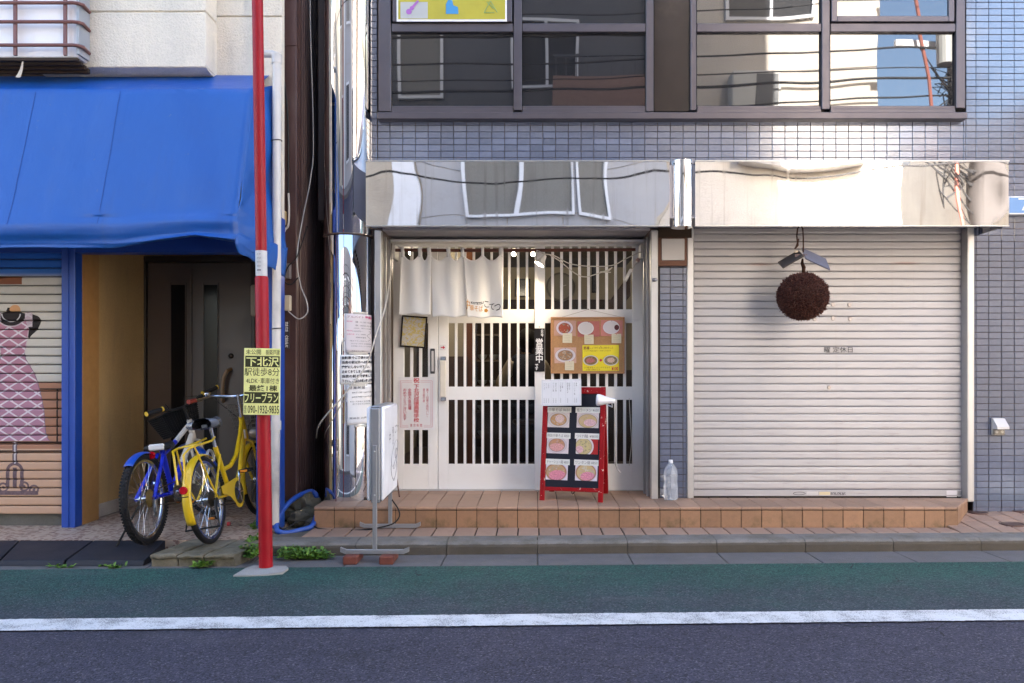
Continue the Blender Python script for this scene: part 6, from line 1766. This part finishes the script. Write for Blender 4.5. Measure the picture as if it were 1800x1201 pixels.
# ================================================================ WEEDS, HOSE, RUBBLE, LITTER
def leaf_mat():
    m, b = newmat('weed_leaf'); p = epos()
    n_ = enoise(p, 22, 3); g = enoise(p, 7, 3)
    c = emix(n_.step(.3, .7), (.030, .095, .010), (.14, .27, .025)); c = emix(g.step(.55, .75) * .8, c, (.17, .095, .035))
    eset(b, 'Base Color', c); eset(b, 'Roughness', .55); b.inputs['Subsurface Weight'].default_value = 0
    return m
m = MB()
def leaf(c, d, L, W):
    d = d.normalized(); s_ = d.cross(Vector((0, 0, 1))); s_ = s_.normalized() if s_.length > .01 else Vector((1, 0, 0)); u = s_.cross(d)
    k = len(m.v); m.v += [c, c + d * L * .35 + s_ * W + u * W * .3, c + d * L * .75 + s_ * W * .7 + u * W * .1, c + d * L - u * W * .4, c + d * L * .75 - s_ * W * .7 + u * W * .1, c + d * L * .35 - s_ * W + u * W * .3, c + d * L * .5 - u * W * .15]
    m.f += [(k, k + 1, k + 6), (k + 1, k + 2, k + 6), (k + 2, k + 3, k + 6), (k + 3, k + 4, k + 6), (k + 4, k + 5, k + 6), (k + 5, k, k + 6)]
def weed(px, py, z, n_, spread, h):
    Y = (CAMZ - z) * 1400 / (py - 655.0); b0 = Vector((X(px, Y), Y, z))
    for i in range(n_):
        a = rnd() * 2 * PI; r_ = spread * math.sqrt(rnd()); c = b0 + Vector((math.cos(a) * r_, math.sin(a) * r_ * .6, h * rnd() * (1 - r_ / spread * .6)))
        dd_ = Vector((random.gauss(0, 1), random.gauss(0, 1), random.uniform(-.1, .9))); leaf(c, dd_, random.uniform(.022, .046), random.uniform(.007, .014))
for i in range(34):
    px = random.uniform(496, 560); weed(px, 979 - (px - 496) * .05 + random.uniform(-4, 5), .01, 11, .05, .06)
for i in range(14): weed(random.uniform(540, 584), random.uniform(975, 984), .003, 16, .035, .05)
for i in range(46):
    t = rnd(); px = 345 + 105 * t; weed(px, 997 - 26 * t + random.uniform(-6, 4), .01, 10, .045, .02 + .07 * t)
for i in range(14): weed(random.uniform(428, 455), random.uniform(957, 985), .03, 28, .05, .10)
for i in range(8): weed(random.uniform(90, 130), random.uniform(997, 1000), 0, 3, .025, .012); weed(random.uniform(175, 215), random.uniform(997, 1000), 0, 4, .03, .015)
for i in range(5): weed(random.uniform(445, 452), random.uniform(925, 932), .08, 12, .03, .04)
o = m.build('weeds', leaf_mat()); tag(o, 'low green weeds growing along the kerb around the red pole', 'weeds', kind='stuff')
HOSE = M('hose_blue', (.018, .075, .36), .4, var=.1, dirt=.2)
cable('garden_hose', [(556, 908, 5.98), (548, 925, 5.80), (528, 932, 5.74), (505, 937, 5.68), (489, 934, 5.66), (486, 924, 5.70), (491, 908, 5.80), (500, 893, 5.90), (515, 878, 6.02), (532, 868, 6.15), (548, 864, 6.22), (556, 872, 6.2), (560, 890, 6.3)], .019, HOSE, 'blue garden hose coiled at the mouth of the alley', 10, 'hose')
ROCK = concrete_mat('rock', (.11, .095, .07), moss=.6)
for i, (px, py, Y, r_, lab) in enumerate(((532, 886, 6.2, .13, 'large dark rock behind the blue hose'), (527, 912, 6.0, .09, 'smaller rock inside the hose loop'), (505, 905, 6.1, .08, 'mossy rock against the brown wall'), (545, 905, 6.05, .08, 'dark rock beside the step corner'))):
    c = Vector((X(px, Y), Y, Z(py, Y)))
    o = MB().sphere(c, r_, 22, 14, (1.0, .9, .72), lambda d: 1 + .35 * noise.noise(d * 2.2 + Vector((i * 3, 0, 0))) + .14 * noise.noise(d * 6)).build('rock', ROCK, smooth=True, origin=c); tag(o, lab, 'rock', 'rocks in the alley mouth')
o = MB().box(LX + .01, -1.62, 5.95, 7.5, .0, .13, .02).build('rubble_bed', MAT['alley_ground']); tag(o, 'dark earth bed at the alley mouth under the rocks', 'earth', kind='structure')
del o['category']
lt = thing('litter_bottle', 'small crushed plastic bottle with red cap lying by the yellow bicycle', 'bottle', (X(408, 5.9), 5.9, .085))
c0 = Vector((X(400, 5.9), 5.9, .10)); 
MB().cyl(c0, c0 + Vector((.018, 0, 0)), .015, seg=14).build('cap', M('cap_red', (.5, .02, .03), .4), lt)
MB().lathe([(.012, 0), (.02, .02), (.022, .05), (.019, .06), (.022, .07), (.02, .085), (0, .086)], c0 + Vector((.018, 0, 0)), axis=(1, .1, 0), seg=14).build('body', MAT['clear_glass'], lt, smooth=True)

# ================================================================ BICYCLES
def arc(c, r, a0, a1, n=20): return [(c[0] + r * math.cos(a0 + (a1 - a0) * k / n), c[1], c[2] + r * math.sin(a0 + (a1 - a0) * k / n)) for k in range(n + 1)]
def bicycle(spec):
    root = thing(spec['name'], spec['label'], 'bicycle', (0, 0, 0), 'bicycles parked at the entrance')
    R, wb = spec['R'], spec['wb']
    FR, FRW = spec['frame'], spec['front']
    RUBT = M('tyre_rubber', (.016, .015, .016), .7, var=.2); RIM = M('rim_alloy', (.50, .50, .52), .25, .95); DK = M('bike_black', (.016, .015, .015), .45); CHR = M('bike_chrome', (.62, .62, .64), .15, 1.0)
    tr = spec['tyre']; steer = spec['steer']; hx, hz = spec['head']          # head tube top
    piv = Vector((hx, 0, hz)); rot = Matrix.Rotation(steer, 4, Vector((hx - spec['headlow'][0], 0, hz - spec['headlow'][1])))
    def turn(o):                          # the front end is turned about the head tube
        o.data.transform(Matrix.Translation(piv) @ rot @ Matrix.Translation(-piv)); return o
    def wheel(cx, front):
        c = Vector((cx, 0, R)); m = MB(); n = 56
        m.tube([(cx + (R - tr) * math.cos(t), 0, R + (R - tr) * math.sin(t)) for t in [2 * PI * k / n for k in range(n)]], tr, 10, closed=True)
        if spec['knobs']:
            for k in range(84):
                t = 2 * PI * k / 84
                for s_ in (-1, 0, 1):
                    if (k + s_) % 2 and s_ == 0: continue
                    d = Vector((math.cos(t), 0, math.sin(t))); tg = Vector((-d.z, 0, d.x)); ct = c + d * (R - tr * .05 - (.006 if s_ else 0)) + Vector((0, s_ * tr * .72, 0))
                    P_ = Plane(ct, tg, (0, 1, 0)); m.obox(P_, -.006, .006, -.006, .006, -.006, .005)
        w_ = m.build('front_wheel' if front else 'rear_wheel', RUBT, root, smooth=not spec['knobs'])
        rm = MB(); pr = [(R - 2 * tr + .008, -.012), (R - 2 * tr - .012, -.010), (R - 2 * tr - .016, 0), (R - 2 * tr - .012, .010), (R - 2 * tr + .008, .012), (R - 2 * tr + .008, -.012)]
        rm.lathe(pr, c, axis=(0, 1, 0), seg=56); a_ = rm.build('rim', RIM, w_, smooth=True)
        sp_ = MB(); ns = 32
        for k in range(ns):
            t = 2 * PI * k / ns; s_ = .022 if k % 2 else -.022; t2 = t + (.5 if (k // 2) % 2 else -.5)
            sp_.cyl((cx + .02 * math.cos(t2), s_, R + .02 * math.sin(t2)), (cx + (R - 2 * tr - .01) * math.cos(t), 0, R + (R - 2 * tr - .01) * math.sin(t)), .0011, seg=4, caps=False)
        b_ = sp_.build('spokes', CHR, w_)
        hb = MB(); hb.lathe([(0, -.065), (.006, -.065), (.006, -.032), (.024, -.03), (.024, -.024), (.014, -.02), (.014, .02), (.024, .024), (.024, .03), (.006, .032), (.006, .065), (0, .065)], c, axis=(0, 1, 0), seg=16)
        c_ = hb.build('hub', CHR, w_, smooth=True); parts = [w_, a_, b_, c_]
        if not front:
            cs = MB()
            for i, rr in enumerate(spec['cogs']):
                cs.lathe([(0.012, -.034 - i * .004), (rr, -.034 - i * .004), (rr, -.032 - i * .004), (.012, -.032 - i * .004)], c, axis=(0, 1, 0), seg=28)
            cs.build('cassette', spec['cogmat'], w_)
        else:
            for q in parts: turn(q)
    wheel(0, False); wheel(wb, True)
    # frame
    for nm, mat, tubes in spec['tubes']:
        m = MB()
        for p, r_ in tubes: m.tube(p, r_, 10)
        m.build(nm, mat, root, smooth=True)
    # fork
    hb_ = spec['headlow']; m = MB()
    m.cyl((hx, 0, hz), (hb_[0], 0, hb_[1]), .016)
    for s_ in (-1, 1): m.tube([(hb_[0], 0, hb_[1]), (hb_[0] + .004, s_ * .04, hb_[1] - .02), (hb_[0] + .04, s_ * .045, (hb_[1] + R) / 2), (wb, s_ * .048, R)], .011, 8)
    turn(m.build('fork', FRW, root, smooth=True))
    # mudguards
    def guard(cx, a0, a1, wd, mat, front):
        m = MB(); rr = R + .014
        def fn(u, v):
            t = a0 + (a1 - a0) * u; q = (v - .5) * 2; r2 = rr - .012 * q * q
            return (cx + r2 * math.cos(t), q * wd, R + r2 * math.sin(t))
        m.grid(fn, 24, 6); o = m.build('front_mudguard' if front else 'rear_mudguard', mat, root, smooth=True)
        md = o.modifiers.new('t', 'SOLIDIFY'); md.thickness = .0025
        if front: turn(o)
    guard(0, *spec['rg'], spec['gw'], spec['gmat'], False); guard(wb, *spec['fg'], spec['gw'], spec['gmat'], True)
    # handlebar
    hbp = spec['bar']; m = MB(); m.tube(hbp, .0115, 8); m.cyl((hx, 0, hz - .01), (hx - .005, 0, hbp[len(hbp) // 2][2] + .012), .013)
    hbo = turn(m.build('handlebar', CHR if spec['chrome_bar'] else DK, root, smooth=True))
    for s_ in (0, -1):
        e0 = Vector(hbp[s_]); e1 = Vector(hbp[1 if s_ == 0 else -2]); d = (e1 - e0).normalized()
        m = MB(); m.cyl(e0 - d * .006, e0 + d * .11, .0165, seg=12); turn(m.build('grip', spec['gripmat'], hbo, smooth=True))
        if spec.get('ringmat'):
            m = MB(); m.cyl(e0 + d * .112, e0 + d * .124, .019, seg=12); m.cyl(e0 - d * .014, e0 - d * .006, .018, seg=12); turn(m.build('grip_ring', spec['ringmat'], hbo, smooth=True))
        m = MB(); q = e0 + d * .15; m.tube([q, q + Vector((.05, 0, -.01)), q + Vector((.06, 0, -.012)) - d * .09], .005, 6); turn(m.build('brake_lever', DK if not spec['chrome_bar'] else CHR, hbo))
        m = MB(); m.tube([q + Vector((.03, 0, 0)), q + Vector((.10, 0, .03)) + d * .06, Vector((hb_[0] + .06, 0, hb_[1] + .10)), Vector((hb_[0] + .02, 0, hb_[1]))], .003, 5); turn(m.build('brake_cable', DK, hbo))
    # saddle
    sx, sz = spec['saddle']; m = MB()
    def sad(d): return 1 + .0
    pts = []
    sk_ = spec.get('saddle_scale', 1.0)
    def sfn(u, v):
        t = u * 2 * PI; x_ = (-.13 + .26 * v) * sk_; wd = sk_ * (.085 * (1 - v) ** .8 + .022) * (1 if v > .06 else .55 + v * 7) * (1 if v < .96 else .5)
        return (sx + x_, wd * math.cos(t), sz + .035 * sk_ * sk_ * max(-.55, math.sin(t)) + .012 * abs(1 - 2 * v))
    m.grid(sfn, 18, 16); m.box(sx - .10, sx + .08, -.02, .02, sz - .012, sz + .01)
    so = m.build('saddle', spec['saddlemat'], root, smooth=True)
    m = MB(); m.cyl((sx, 0, sz - .01), spec['seatpost'], .0125); m.build('seat_post', CHR, root, smooth=True)
    if spec.get('saddlecap'):
        MB().box(sx - .128, sx - .09, -.055, .055, sz - .008, sz + .036, .01).build('saddle_trim', spec['saddlecap'], so)
    # cranks
    bx, bz = spec['bb']; m = MB(); m.lathe([(.03, -.042), (.082, -.042), (.082, -.046), (.03, -.046)], (bx, 0, bz), axis=(0, 1, 0), seg=32); m.cyl((bx, -.06, bz), (bx, .06, bz), .018); cr = m.build('chainset', CHR, root, smooth=True)
    for s_, a in ((-1, spec['crank']), (1, spec['crank'] + PI)):
        e = Vector((bx + .16 * math.cos(a), s_ * .062, bz + .16 * math.sin(a))); m = MB(); m.tube([(bx, s_ * .058, bz), e], .010, 6); m.build('crank', CHR, cr)
        MB().box(e.x - .045, e.x + .045, min(s_ * .07, s_ * .15), max(s_ * .07, s_ * .15), e.z - .012, e.z + .012, .004).build('pedal', DK, cr)
        MB().box(e.x - .047, e.x - .044, min(s_ * .085, s_ * .135), max(s_ * .085, s_ * .135), e.z - .008, e.z + .008).build('pedal_reflector', M('amber', (.7, .25, .03), .2), cr)
    m = MB(); m.tube([(0, -.044, R + .045), (bx, -.044, bz + .08)], .004, 5); m.tube([(0, -.044, R - .045), (bx, -.044, bz - .08)], .004, 5); m.build('chain', M('chain_rust', (.08, .05, .03), .5, .7), root)
    # stand
    m = MB()
    if spec['stand'] == 'side': m.tube([(.05, .05, R - .02), (-.02, .22, -.02 + spec.get('stand_drop', 0)), (-.03, .24, -.022 + spec.get('stand_drop', 0))], .008, 6)
    else:
        m.tube([(0, -.07, R), (-.07, -.09, R - .05), (-.12, -.11, R - .17), (-.12, .11, R - .17), (-.07, .09, R - .05), (0, .07, R)], .008, 6)
    m.build('kickstand', DK, root)
    rx, rz = spec['reflector']; MB().lathe([(0, .012), (.022, .012), (.026, .006), (.026, 0)], (rx, spec.get('ry', 0), rz), axis=(-1, 0, 0), seg=18).build('rear_reflector', M('reflector_red', (.45, .004, .012), .12), root, smooth=True)
    # rear derailleur
    m = MB(); m.box(-.015, .02, -.075, -.05, R - .09, R - .01, .005); m.cyl((.015, -.055, R - .11), (.015, -.050, R - .11), .022, seg=14); m.tube([(.0, -.06, R - .02), (-.02, -.07, R - .06), (.01, -.06, R - .11)], .006, 6); m.build('derailleur', M('derail', (.25, .25, .26), .3, .8), root)
    return root, turn, CHR, DK

BLUE = M('bike_blue', (.008, .022, .50), .28, var=.06, coat=.3); BWHT = M('bike_white', (.62, .58, .52), .35, dirt=.2)
YEL = M('bike_yellow', (.66, .43, .008), .30, var=.06, coat=.3, dirt=.12, dcol=(.3, .18, .02))
r1 = .298
b1 = dict(name='blue_bicycle', label='blue and white bicycle with black basket leaning left by the wooden jamb', R=r1, wb=1.02, frame=BLUE, front=BWHT, tyre=.0225, knobs=True, steer=.95,
          head=(.79, .78), headlow=(.845, .62), cogs=[.060, .056, .051, .046, .041], cogmat=M('rust_cogs', (.26, .17, .05), .6, .4),
          tubes=[('rear_frame', BLUE, [([(.40, 0, .28), (.30, 0, .60)], .019), ([(0, .06, r1), (.10, .045, r1 - .005), (.40, .02, .28)], .014), ([(0, -.06, r1), (.10, -.045, r1 - .005), (.40, -.02, .28)], .014), ([(0, .06, r1), (.28, .02, .57)], .013), ([(0, -.06, r1), (.28, -.02, .57)], .013), ([(.40, 0, .28), (.60, 0, .46)], .023), ([(.31, 0, .56), (.52, 0, .63)], .018)]),
                 ('front_frame', BWHT, [([(.60, 0, .46), (.82, 0, .66)], .023), ([(.52, 0, .63), (.795, 0, .745)], .018), ([(.793, 0, .77), (.84, 0, .63)], .021)])],
          rg=(2.25, 1.15), fg=(2.9, .9), gw=.032, gmat=M('mudguard_blue', (.010, .07, .42), .3, coat=.3), bar=[(.76, .29, .93), (.765, .20, .925), (.785, .08, .885), (.785, 0, .88), (.785, -.08, .885), (.765, -.20, .925), (.76, -.29, .93)], chrome_bar=False,
          gripmat=M('grip_black', (.015, .014, .015), .7), ringmat=M('ring_yellow', (.65, .42, .04), .4), saddle=(.34, .605), saddle_scale=.92, saddlemat=M('saddle_black', (.018, .017, .018), .45), saddlecap=M('saddle_white', (.62, .60, .58), .5), seatpost=(.32, 0, .55), bb=(.40, .28), crank=-.6, stand='side', reflector=(-.02 + .10, .575), ry=-.03)
root1, turn1, CHR1, DK1 = bicycle(b1)
# basket of the blue bicycle: black moulded mesh
m = MB()
bc = (1.00, 0, .72)
def bk(u, v, wall):
    hx_, hy_, = .10 + .03 * v, .14 + .035 * v
    return hx_, hy_
def cage(m, cx, cz, w0, d0, w1, d1, h, nu, nv, r):
    def pt(t, v):
        hw = (w0 + (w1 - w0) * v) / 2; hd = (d0 + (d1 - d0) * v) / 2
        a = t * 2 * PI; c_, s_ = math.cos(a), math.sin(a); k = 1 / max(abs(c_), abs(s_)) ** .82
        return (cx + c_ * k * hd, s_ * k * hw, cz + h * v)
    for i in range(nu): m.tube([pt(i / nu, v / 3) for v in range(4)], r, 4, caps=False)
    for j in range(nv + 1): m.tube([pt(i / 32, j / nv) for i in range(32)], r * (1.8 if j == nv else 1), 4, closed=True)
    for k in range(-3, 4): m.tube([(cx - d0 / 2, k * w0 / 8, cz), (cx + d0 / 2, k * w0 / 8, cz)], r, 4)
    for k in range(-2, 3): m.tube([(cx + k * d0 / 6, -w0 / 2, cz), (cx + k * d0 / 6, w0 / 2, cz)], r, 4)
cage(m, .97, .70, .24, .18, .32, .25, .175, 50, 11, .0045)
turn1(m.build('basket', DK1, root1))
root1.location = (X(262, 5.27), 5.27, .088); root1.rotation_euler = (-math.radians(5), 0, PI / 2 - math.radians(-.7))
r2 = .292
b2_ = dict(name='yellow_bicycle', label='yellow step-through bicycle with rear carrier next to the red pole', R=r2, wb=1.03, frame=YEL, front=YEL, tyre=.019, knobs=False, steer=-.10,
           head=(.86, .80), headlow=(.905, .62), cogs=[.052, .049, .045, .041, .036, .031], cogmat=M('dark_cogs', (.07, .055, .035), .5, .6),
           tubes=[('frame', YEL, [([(.42, 0, .27), (.33, 0, .50), (.28, 0, .62)], .0165), ([(0, .06, r2), (.12, .045, r2 - .01), (.42, .03, .27)], .010), ([(0, -.06, r2), (.12, -.045, r2 - .01), (.42, -.03, .27)], .010), ([(0, .06, r2), (.29, .02, .56)], .008), ([(0, -.06, r2), (.29, -.02, .56)], .008),
                                 ([(.42, 0, .27), (.56, 0, .30), (.70, 0, .42), (.83, 0, .62), (.88, 0, .69)], .021), ([(.35, 0, .45), (.50, 0, .46), (.64, 0, .52), (.78, 0, .66), (.865, 0, .77)], .016), ([(.862, 0, .80), (.905, 0, .63)], .021)])],
           rg=(3.55, 1.0), fg=(3.4, .85), gw=.030, gmat=YEL, bar=[(.62, .27, .96), (.70, .27, .965), (.84, .20, .985), (.90, .08, .965), (.905, 0, .96), (.90, -.08, .965), (.84, -.20, .985), (.70, -.27, .965), (.62, -.27, .96)], chrome_bar=True,
           gripmat=M('grip_red', (.22, .03, .02), .6), saddle=(.25, .775), saddlemat=M('wrapped_saddle', (.16, .165, .185), .2, .4, var=.8, vs=26, bump=1.0, bs=45), seatpost=(.28, 0, .62), saddle_scale=1.12, bb=(.42, .27), crank=1.1, stand='rear', reflector=(-r2 - .022, .40))
root2, turn2, CHR2, DK2 = bicycle(b2_)
# carrier
m = MB(); zc_ = 2 * r2 + .075
for s_ in (-1, 1):
    m.tube([(.22, s_ * .03, zc_ + .03), (.10, s_ * .055, zc_ + .012), (-.20, s_ * .055, zc_), (-.27, s_ * .05, zc_ - .01), (-.31, s_ * .03, zc_ - .04), (-.33, s_ * .025, .44)], .0075, 7)
    m.tube([(0, s_ * .075, r2 + .01), (-.12, s_ * .075, .48), (-.20, s_ * .058, zc_)], .0065, 6)
for x_ in (-.19, -.08, .04): m.tube([(x_, -.055, zc_ + .004), (x_, .055, zc_ + .004)], .005, 6)
m.build('carrier', YEL, root2, smooth=True)
# chain guard
m = MB(); pts = []
for k in range(17): t = -PI * .62 + k * PI * 1.24 / 16; pts.append((.42 + .105 * math.cos(t), .27 + .105 * math.sin(t)))
outer = [(.13, r2 + .06)] + [(.36, .372)] + [(.42 + .108 * math.cos(t), .27 + .108 * math.sin(t)) for t in [PI * .55 - k * PI * 1.2 / 16 for k in range(17)]] + [(.335, .215), (.27, .262), (.14, r2 + .01)]
m.prism([(a, -.058, b_) for a, b_ in outer], (0, -.004, 0))
cg = m.build('chain_guard', YEL, root2)
MB().lathe([(0, .001), (.082, .001)], (.425, -.063, .27), axis=(0, -1, 0), seg=28).build('guard_disc', M('guard_dark', (.05, .04, .02), .4, .4), cg)
for k in range(5):
    a = 2 * PI * k / 5; MB().cyl((.425, -.066, .27), (.425 + .075 * math.cos(a), -.066, .27 + .075 * math.sin(a)), .006, seg=6).build('guard_arm', CHR2, cg)
# ring lock, bell, lamp, basket
MB().tube(arc((0.17, 0, .55), .055, -.4, PI + .3, 18), .010, 8).build('ring_lock', M('lock_grey', (.42, .42, .42), .35, .6), root2, smooth=True)
o = MB().sphere((.80, .215, 1.005), .026, 14, 8, (1, 1, .75)); turn2(o.build('bell', CHR2, root2, smooth=True))
m = MB(); cage(m, 1.06, .70, .24, .20, .32, .26, .20, 26, 6, .0018); turn2(m.build('basket', M('basket_wire', (.30, .28, .25), .4, .7), root2))
o = MB().sphere((.985, -.03, .66), .04, 14, 10); turn2(o.build('headlamp', M('lamp_clear', (.55, .53, .5), .15, .4), root2, smooth=True))
MB().box(.815, .845, -.024, -.02, .63, .70).build('sticker', WHITE, root2)
MB().tube([(-.335, -.034, .36), (-.345, 0, .36), (-.335, .034, .36)], .003, 5).build('reflector_clip', DK2, root2)
root2.location = (X(374, 5.28), 5.28, .088); root2.rotation_euler = (-math.radians(8.5), 0, PI / 2 - math.radians(-.8))
# the front wheels stand on the floor of the entrance at the same height

# ================================================================ ACROSS THE STREET (seen in the mirror steel, the windows and the glazed tiles)
YO2 = -1.2
PANEL = M('far_panel', (.38, .375, .385), .6, var=.06, dirt=.2, dcol=(.3, .29, .28)); FB = stucco_mat('far_beige', (.50, .44, .36), .15); FC = stucco_mat('far_cream', (.66, .59, .51), .15); FD2 = M('far_dark_siding', (.075, .078, .090), .6, var=.2)
WF = M('far_white_frame', (.75, .75, .77), .4); WG = M('far_window', (.03, .032, .036), .08); CUR = M('far_curtain', (.20, .19, .17), .8, vs=60, var=.4)
fa = thing('far_panel_building', 'grey panelled building across the street with white framed windows', 'building', (-2, -2, 0))
MB().box(-5.0, 2.0, -8, YO2 - .02, 0, 5.55).build('wall', FB, fa)
MB().box(-5.0, 2.0, -8, YO2 - .3, 5.56, 8.8).build('upper_wall', FD2, fa)
for i in range(5):
    for k in range(6):
        x0 = -1.93 + i * .78; z0 = .1 + k * .9
        MB().box(x0 + .006, min(x0 + .774, 1.995), YO2 - .02, YO2, z0, z0 + .888, .003).build('panel', PANEL, fa)
MB().box(-2.35, -1.95, YO2 - .02, YO2 + .05, 0, 5.5).build('pilaster', WF, fa)
def fwin(x0, x1, z0, z1, y, parent, n=2, pm=WG):
    m = MB(); t = .05
    for r_ in ((x0, x1, z1 - t, z1), (x0, x1, z0, z0 + t), (x0, x0 + t, z0 + t, z1 - t), (x1 - t, x1, z0 + t, z1 - t)): m.box(r_[0], r_[1], y, y + .06, r_[2], r_[3])
    for k in range(1, n): q = x0 + (x1 - x0) * k / n; m.box(q - .025, q + .025, y, y + .055, z0 + t, z1 - t)
    o = m.build('window', WF, parent)
    MB().box(x0 + t, x1 - t, y + .002, y + .015, z0 + t, z1 - t).build('pane', pm, o)
fwin(-1.15, .62, 3.66, 5.2, YO2, fa, 2, CUR); fwin(.70, 1.28, 3.66, 5.2, YO2, fa, 1, CUR)
fwin(-1.1, .5, .6, 2.4, YO2, fa, 2); fwin(-4.8, -3.9, 3.7, 5.0, YO2 - .02, fa, 1); fwin(-3.6, -2.7, .1, 2.2, YO2 - .02, fa, 1)
fwin(-2.4, -1.6, 6.0, 7.2, YO2 - .3, fa, 1, CUR); fwin(-.4, .8, 6.2, 7.4, YO2 - .3, fa, 2); fwin(-4.6, -3.4, 6.0, 7.4, YO2 - .3, fa, 2)
fl_ = thing('far_left_building', 'low grey house across the street beyond the side lane', 'building', (-13, -4, 0))
MB().box(-20, -9.0, -9, YO2, 0, 5.6).build('wall', FB, fl_); fwin(-11, -9.6, .9, 2.3, YO2, fl_); fwin(-11, -9.6, 3.4, 4.8, YO2, fl_); fwin(-14, -12.4, 3.4, 4.8, YO2, fl_)
MB().box(.3, 1.95, YO2 - .29, YO2 + .25, 5.57, 6.25).build('balcony', M('far_brick', (.30, .17, .13), .8, var=.3, vs=25), fa)
for k in range(9): MB().box(.35 + k * .19, .365 + k * .19, YO2 + .2, YO2 + .22, 6.25, 6.6).build('baluster', FD2, fa)
MB().box(.3, 1.95, YO2 + .19, YO2 + .23, 6.6, 6.64).build('handrail', FD2, fa)
fc = thing('far_cream_building', 'sunlit cream rendered building across the street', 'building', (4, -2, 0))
MB().box(2.01, 5.9, -8, YO2 - .05, 0, 9.2).build('wall', FC, fc)
MB().box(3.2, 5.3, YO2 - .05, YO2 + .28, 4.62, 4.78).build('ledge', M('far_ledge', (.4, .38, .36), .7), fc)
for k in range(22): MB().box(3.22 + k * .095, 3.235 + k * .095, YO2 + .25, YO2 + .27, 4.78, 5.5).build('baluster', WF, fc)
MB().box(3.2, 5.3, YO2 + .24, YO2 + .28, 5.5, 5.54).build('handrail', WF, fc)
fwin(2.5, 3.2, .2, 2.2, YO2 - .05, fc, 1); fwin(3.3, 4.8, 7.3, 8.4, YO2 - .05, fc, 2)
ac = thing('air_conditioner', 'white air conditioner unit on the far cream wall', 'air conditioner', (3.5, -1, 6.0))
MB().box(3.35, 4.15, YO2 - .04, YO2 + .26, 5.72, 6.32, .02).build('casing', M('ac_white', (.62, .60, .55), .5), ac)
MB().box(3.72, 4.1, YO2 + .255, YO2 + .27, 5.76, 6.26).build('fan_grille', M('ac_grille', (.12, .12, .12), .5), ac)
fg = thing('far_corner_building', 'low pale building beyond the side street opposite', 'building', (11, -12, 0))
MB().box(6.5, 22, -20, -11, 0, 8.6).build('wall', M('far_pale', (.30, .28, .27), .7), fg)
for q_ in (7.2, 10.2, 12.6, 15.2):
    for z_ in (1.0, 3.9, 6.2): fwin(q_, q_ + 1.5, z_, z_ + 1.5, -11, fg)
for z_ in (3.2, 5.9): MB().box(9.8, 14.6, -11.0, -10.2, z_, z_ + .15).build('balcony', WF, fg)
fg2 = thing('far_side_building', 'grey building on the far side of the side street', 'building', (12, -4, 0))
MB().box(9.6, 24, -10, YO2, 0, 6.5).build('wall', FB, fg2); fwin(10.2, 11.6, 3.4, 4.8, YO2, fg2); fwin(10.2, 11.6, .8, 2.2, YO2, fg2)
up_ = thing('utility_pole', 'concrete utility pole with crossarm and wires across the street', 'utility pole', (6.9, -.55, 0))
MB().tube([(6.9, -.55, 0), (6.9, -.55, 10)], .15, 20, radii=[.17, .11]).build('shaft', M('pole_concrete', (.06, .052, .048), .8), up_, smooth=True)
MB().box(5.9, 7.2, -.60, -.52, 6.55, 6.64).build('crossarm', WF, up_)
MB().tube([(6.65, -.5, 0), (6.6, -.45, 3), (6.35, -.4, 6), (6.0, -.4, 8)], .03, 8).build('stay', M('stay_red', (.3, .09, .06), .6), up_)
m = MB()
for k in range(26): m.tube([(6.9 + random.gauss(0, .25), -.45 + random.gauss(0, .08), 5.6 + random.gauss(0, .35)) for i in range(4)], .012, 5)
for k in range(9): m.tube([(6.45 + random.gauss(0, .16), -.45 + random.gauss(0, .05), 4.15 + random.gauss(0, .22)) for i in range(3)], .012, 5)
for k in range(4): m.tube([(5.7 + k * .12, -.4, 5.4), (6.0 + k * .1, -.42, 4.4), (6.9, -.5, 3.7 + k * .15)], .014, 5)
m.build('cable_knot', CABB, up_)
MB().cyl((6.6, -.3, 6.2), (6.6, -.3, 6.8), .14, seg=16).build('transformer', M('trafo', (.4, .4, .38), .5), up_)
for i, (z, sag, y) in enumerate(((5.55, .25, -.1), (5.75, .18, -.25), (6.05, .22, -.05), (6.2, .2, -.2), (6.5, .25, -.35), (6.85, .2, -.2), (7.2, .3, -.1), (4.3, .12, -.3))):
    a = Vector((-22, y, z - .6 + i * .05)); b2 = Vector((6.85, -.55 + .05 * i, z)); c = Vector((30, y, z - .3))
    pts = []
    for (p, q) in ((a, b2), (b2, c)):
        for k in range(14): t = k / 14; r_ = p.lerp(q, t); r_.z -= 4 * sag * t * (1 - t); pts.append(r_)
    o = MB().tube(pts + [c], .010 + .006 * (i % 3), 5).build('overhead_wire', CABB); tag(o, ('fourth lowest', 'fifth lowest', 'sixth lowest', 'third highest', 'second highest', 'thick upper', 'highest', 'lowest')[i] + ' black overhead wire strung along the far side of the street', 'wire', 'overhead wires')
# right-hand neighbour of the shop, low, outside the frame
rn = thing('right_neighbour', 'low grey building to the right of the tiled shop', 'building', (9, 8, 0))
MB().box(6.4, 20, 6.3, 14, 0, 4.6).build('wall', FB, rn); fwin(7.2, 9, 1, 2.4, 6.24, rn)
flush_texts()
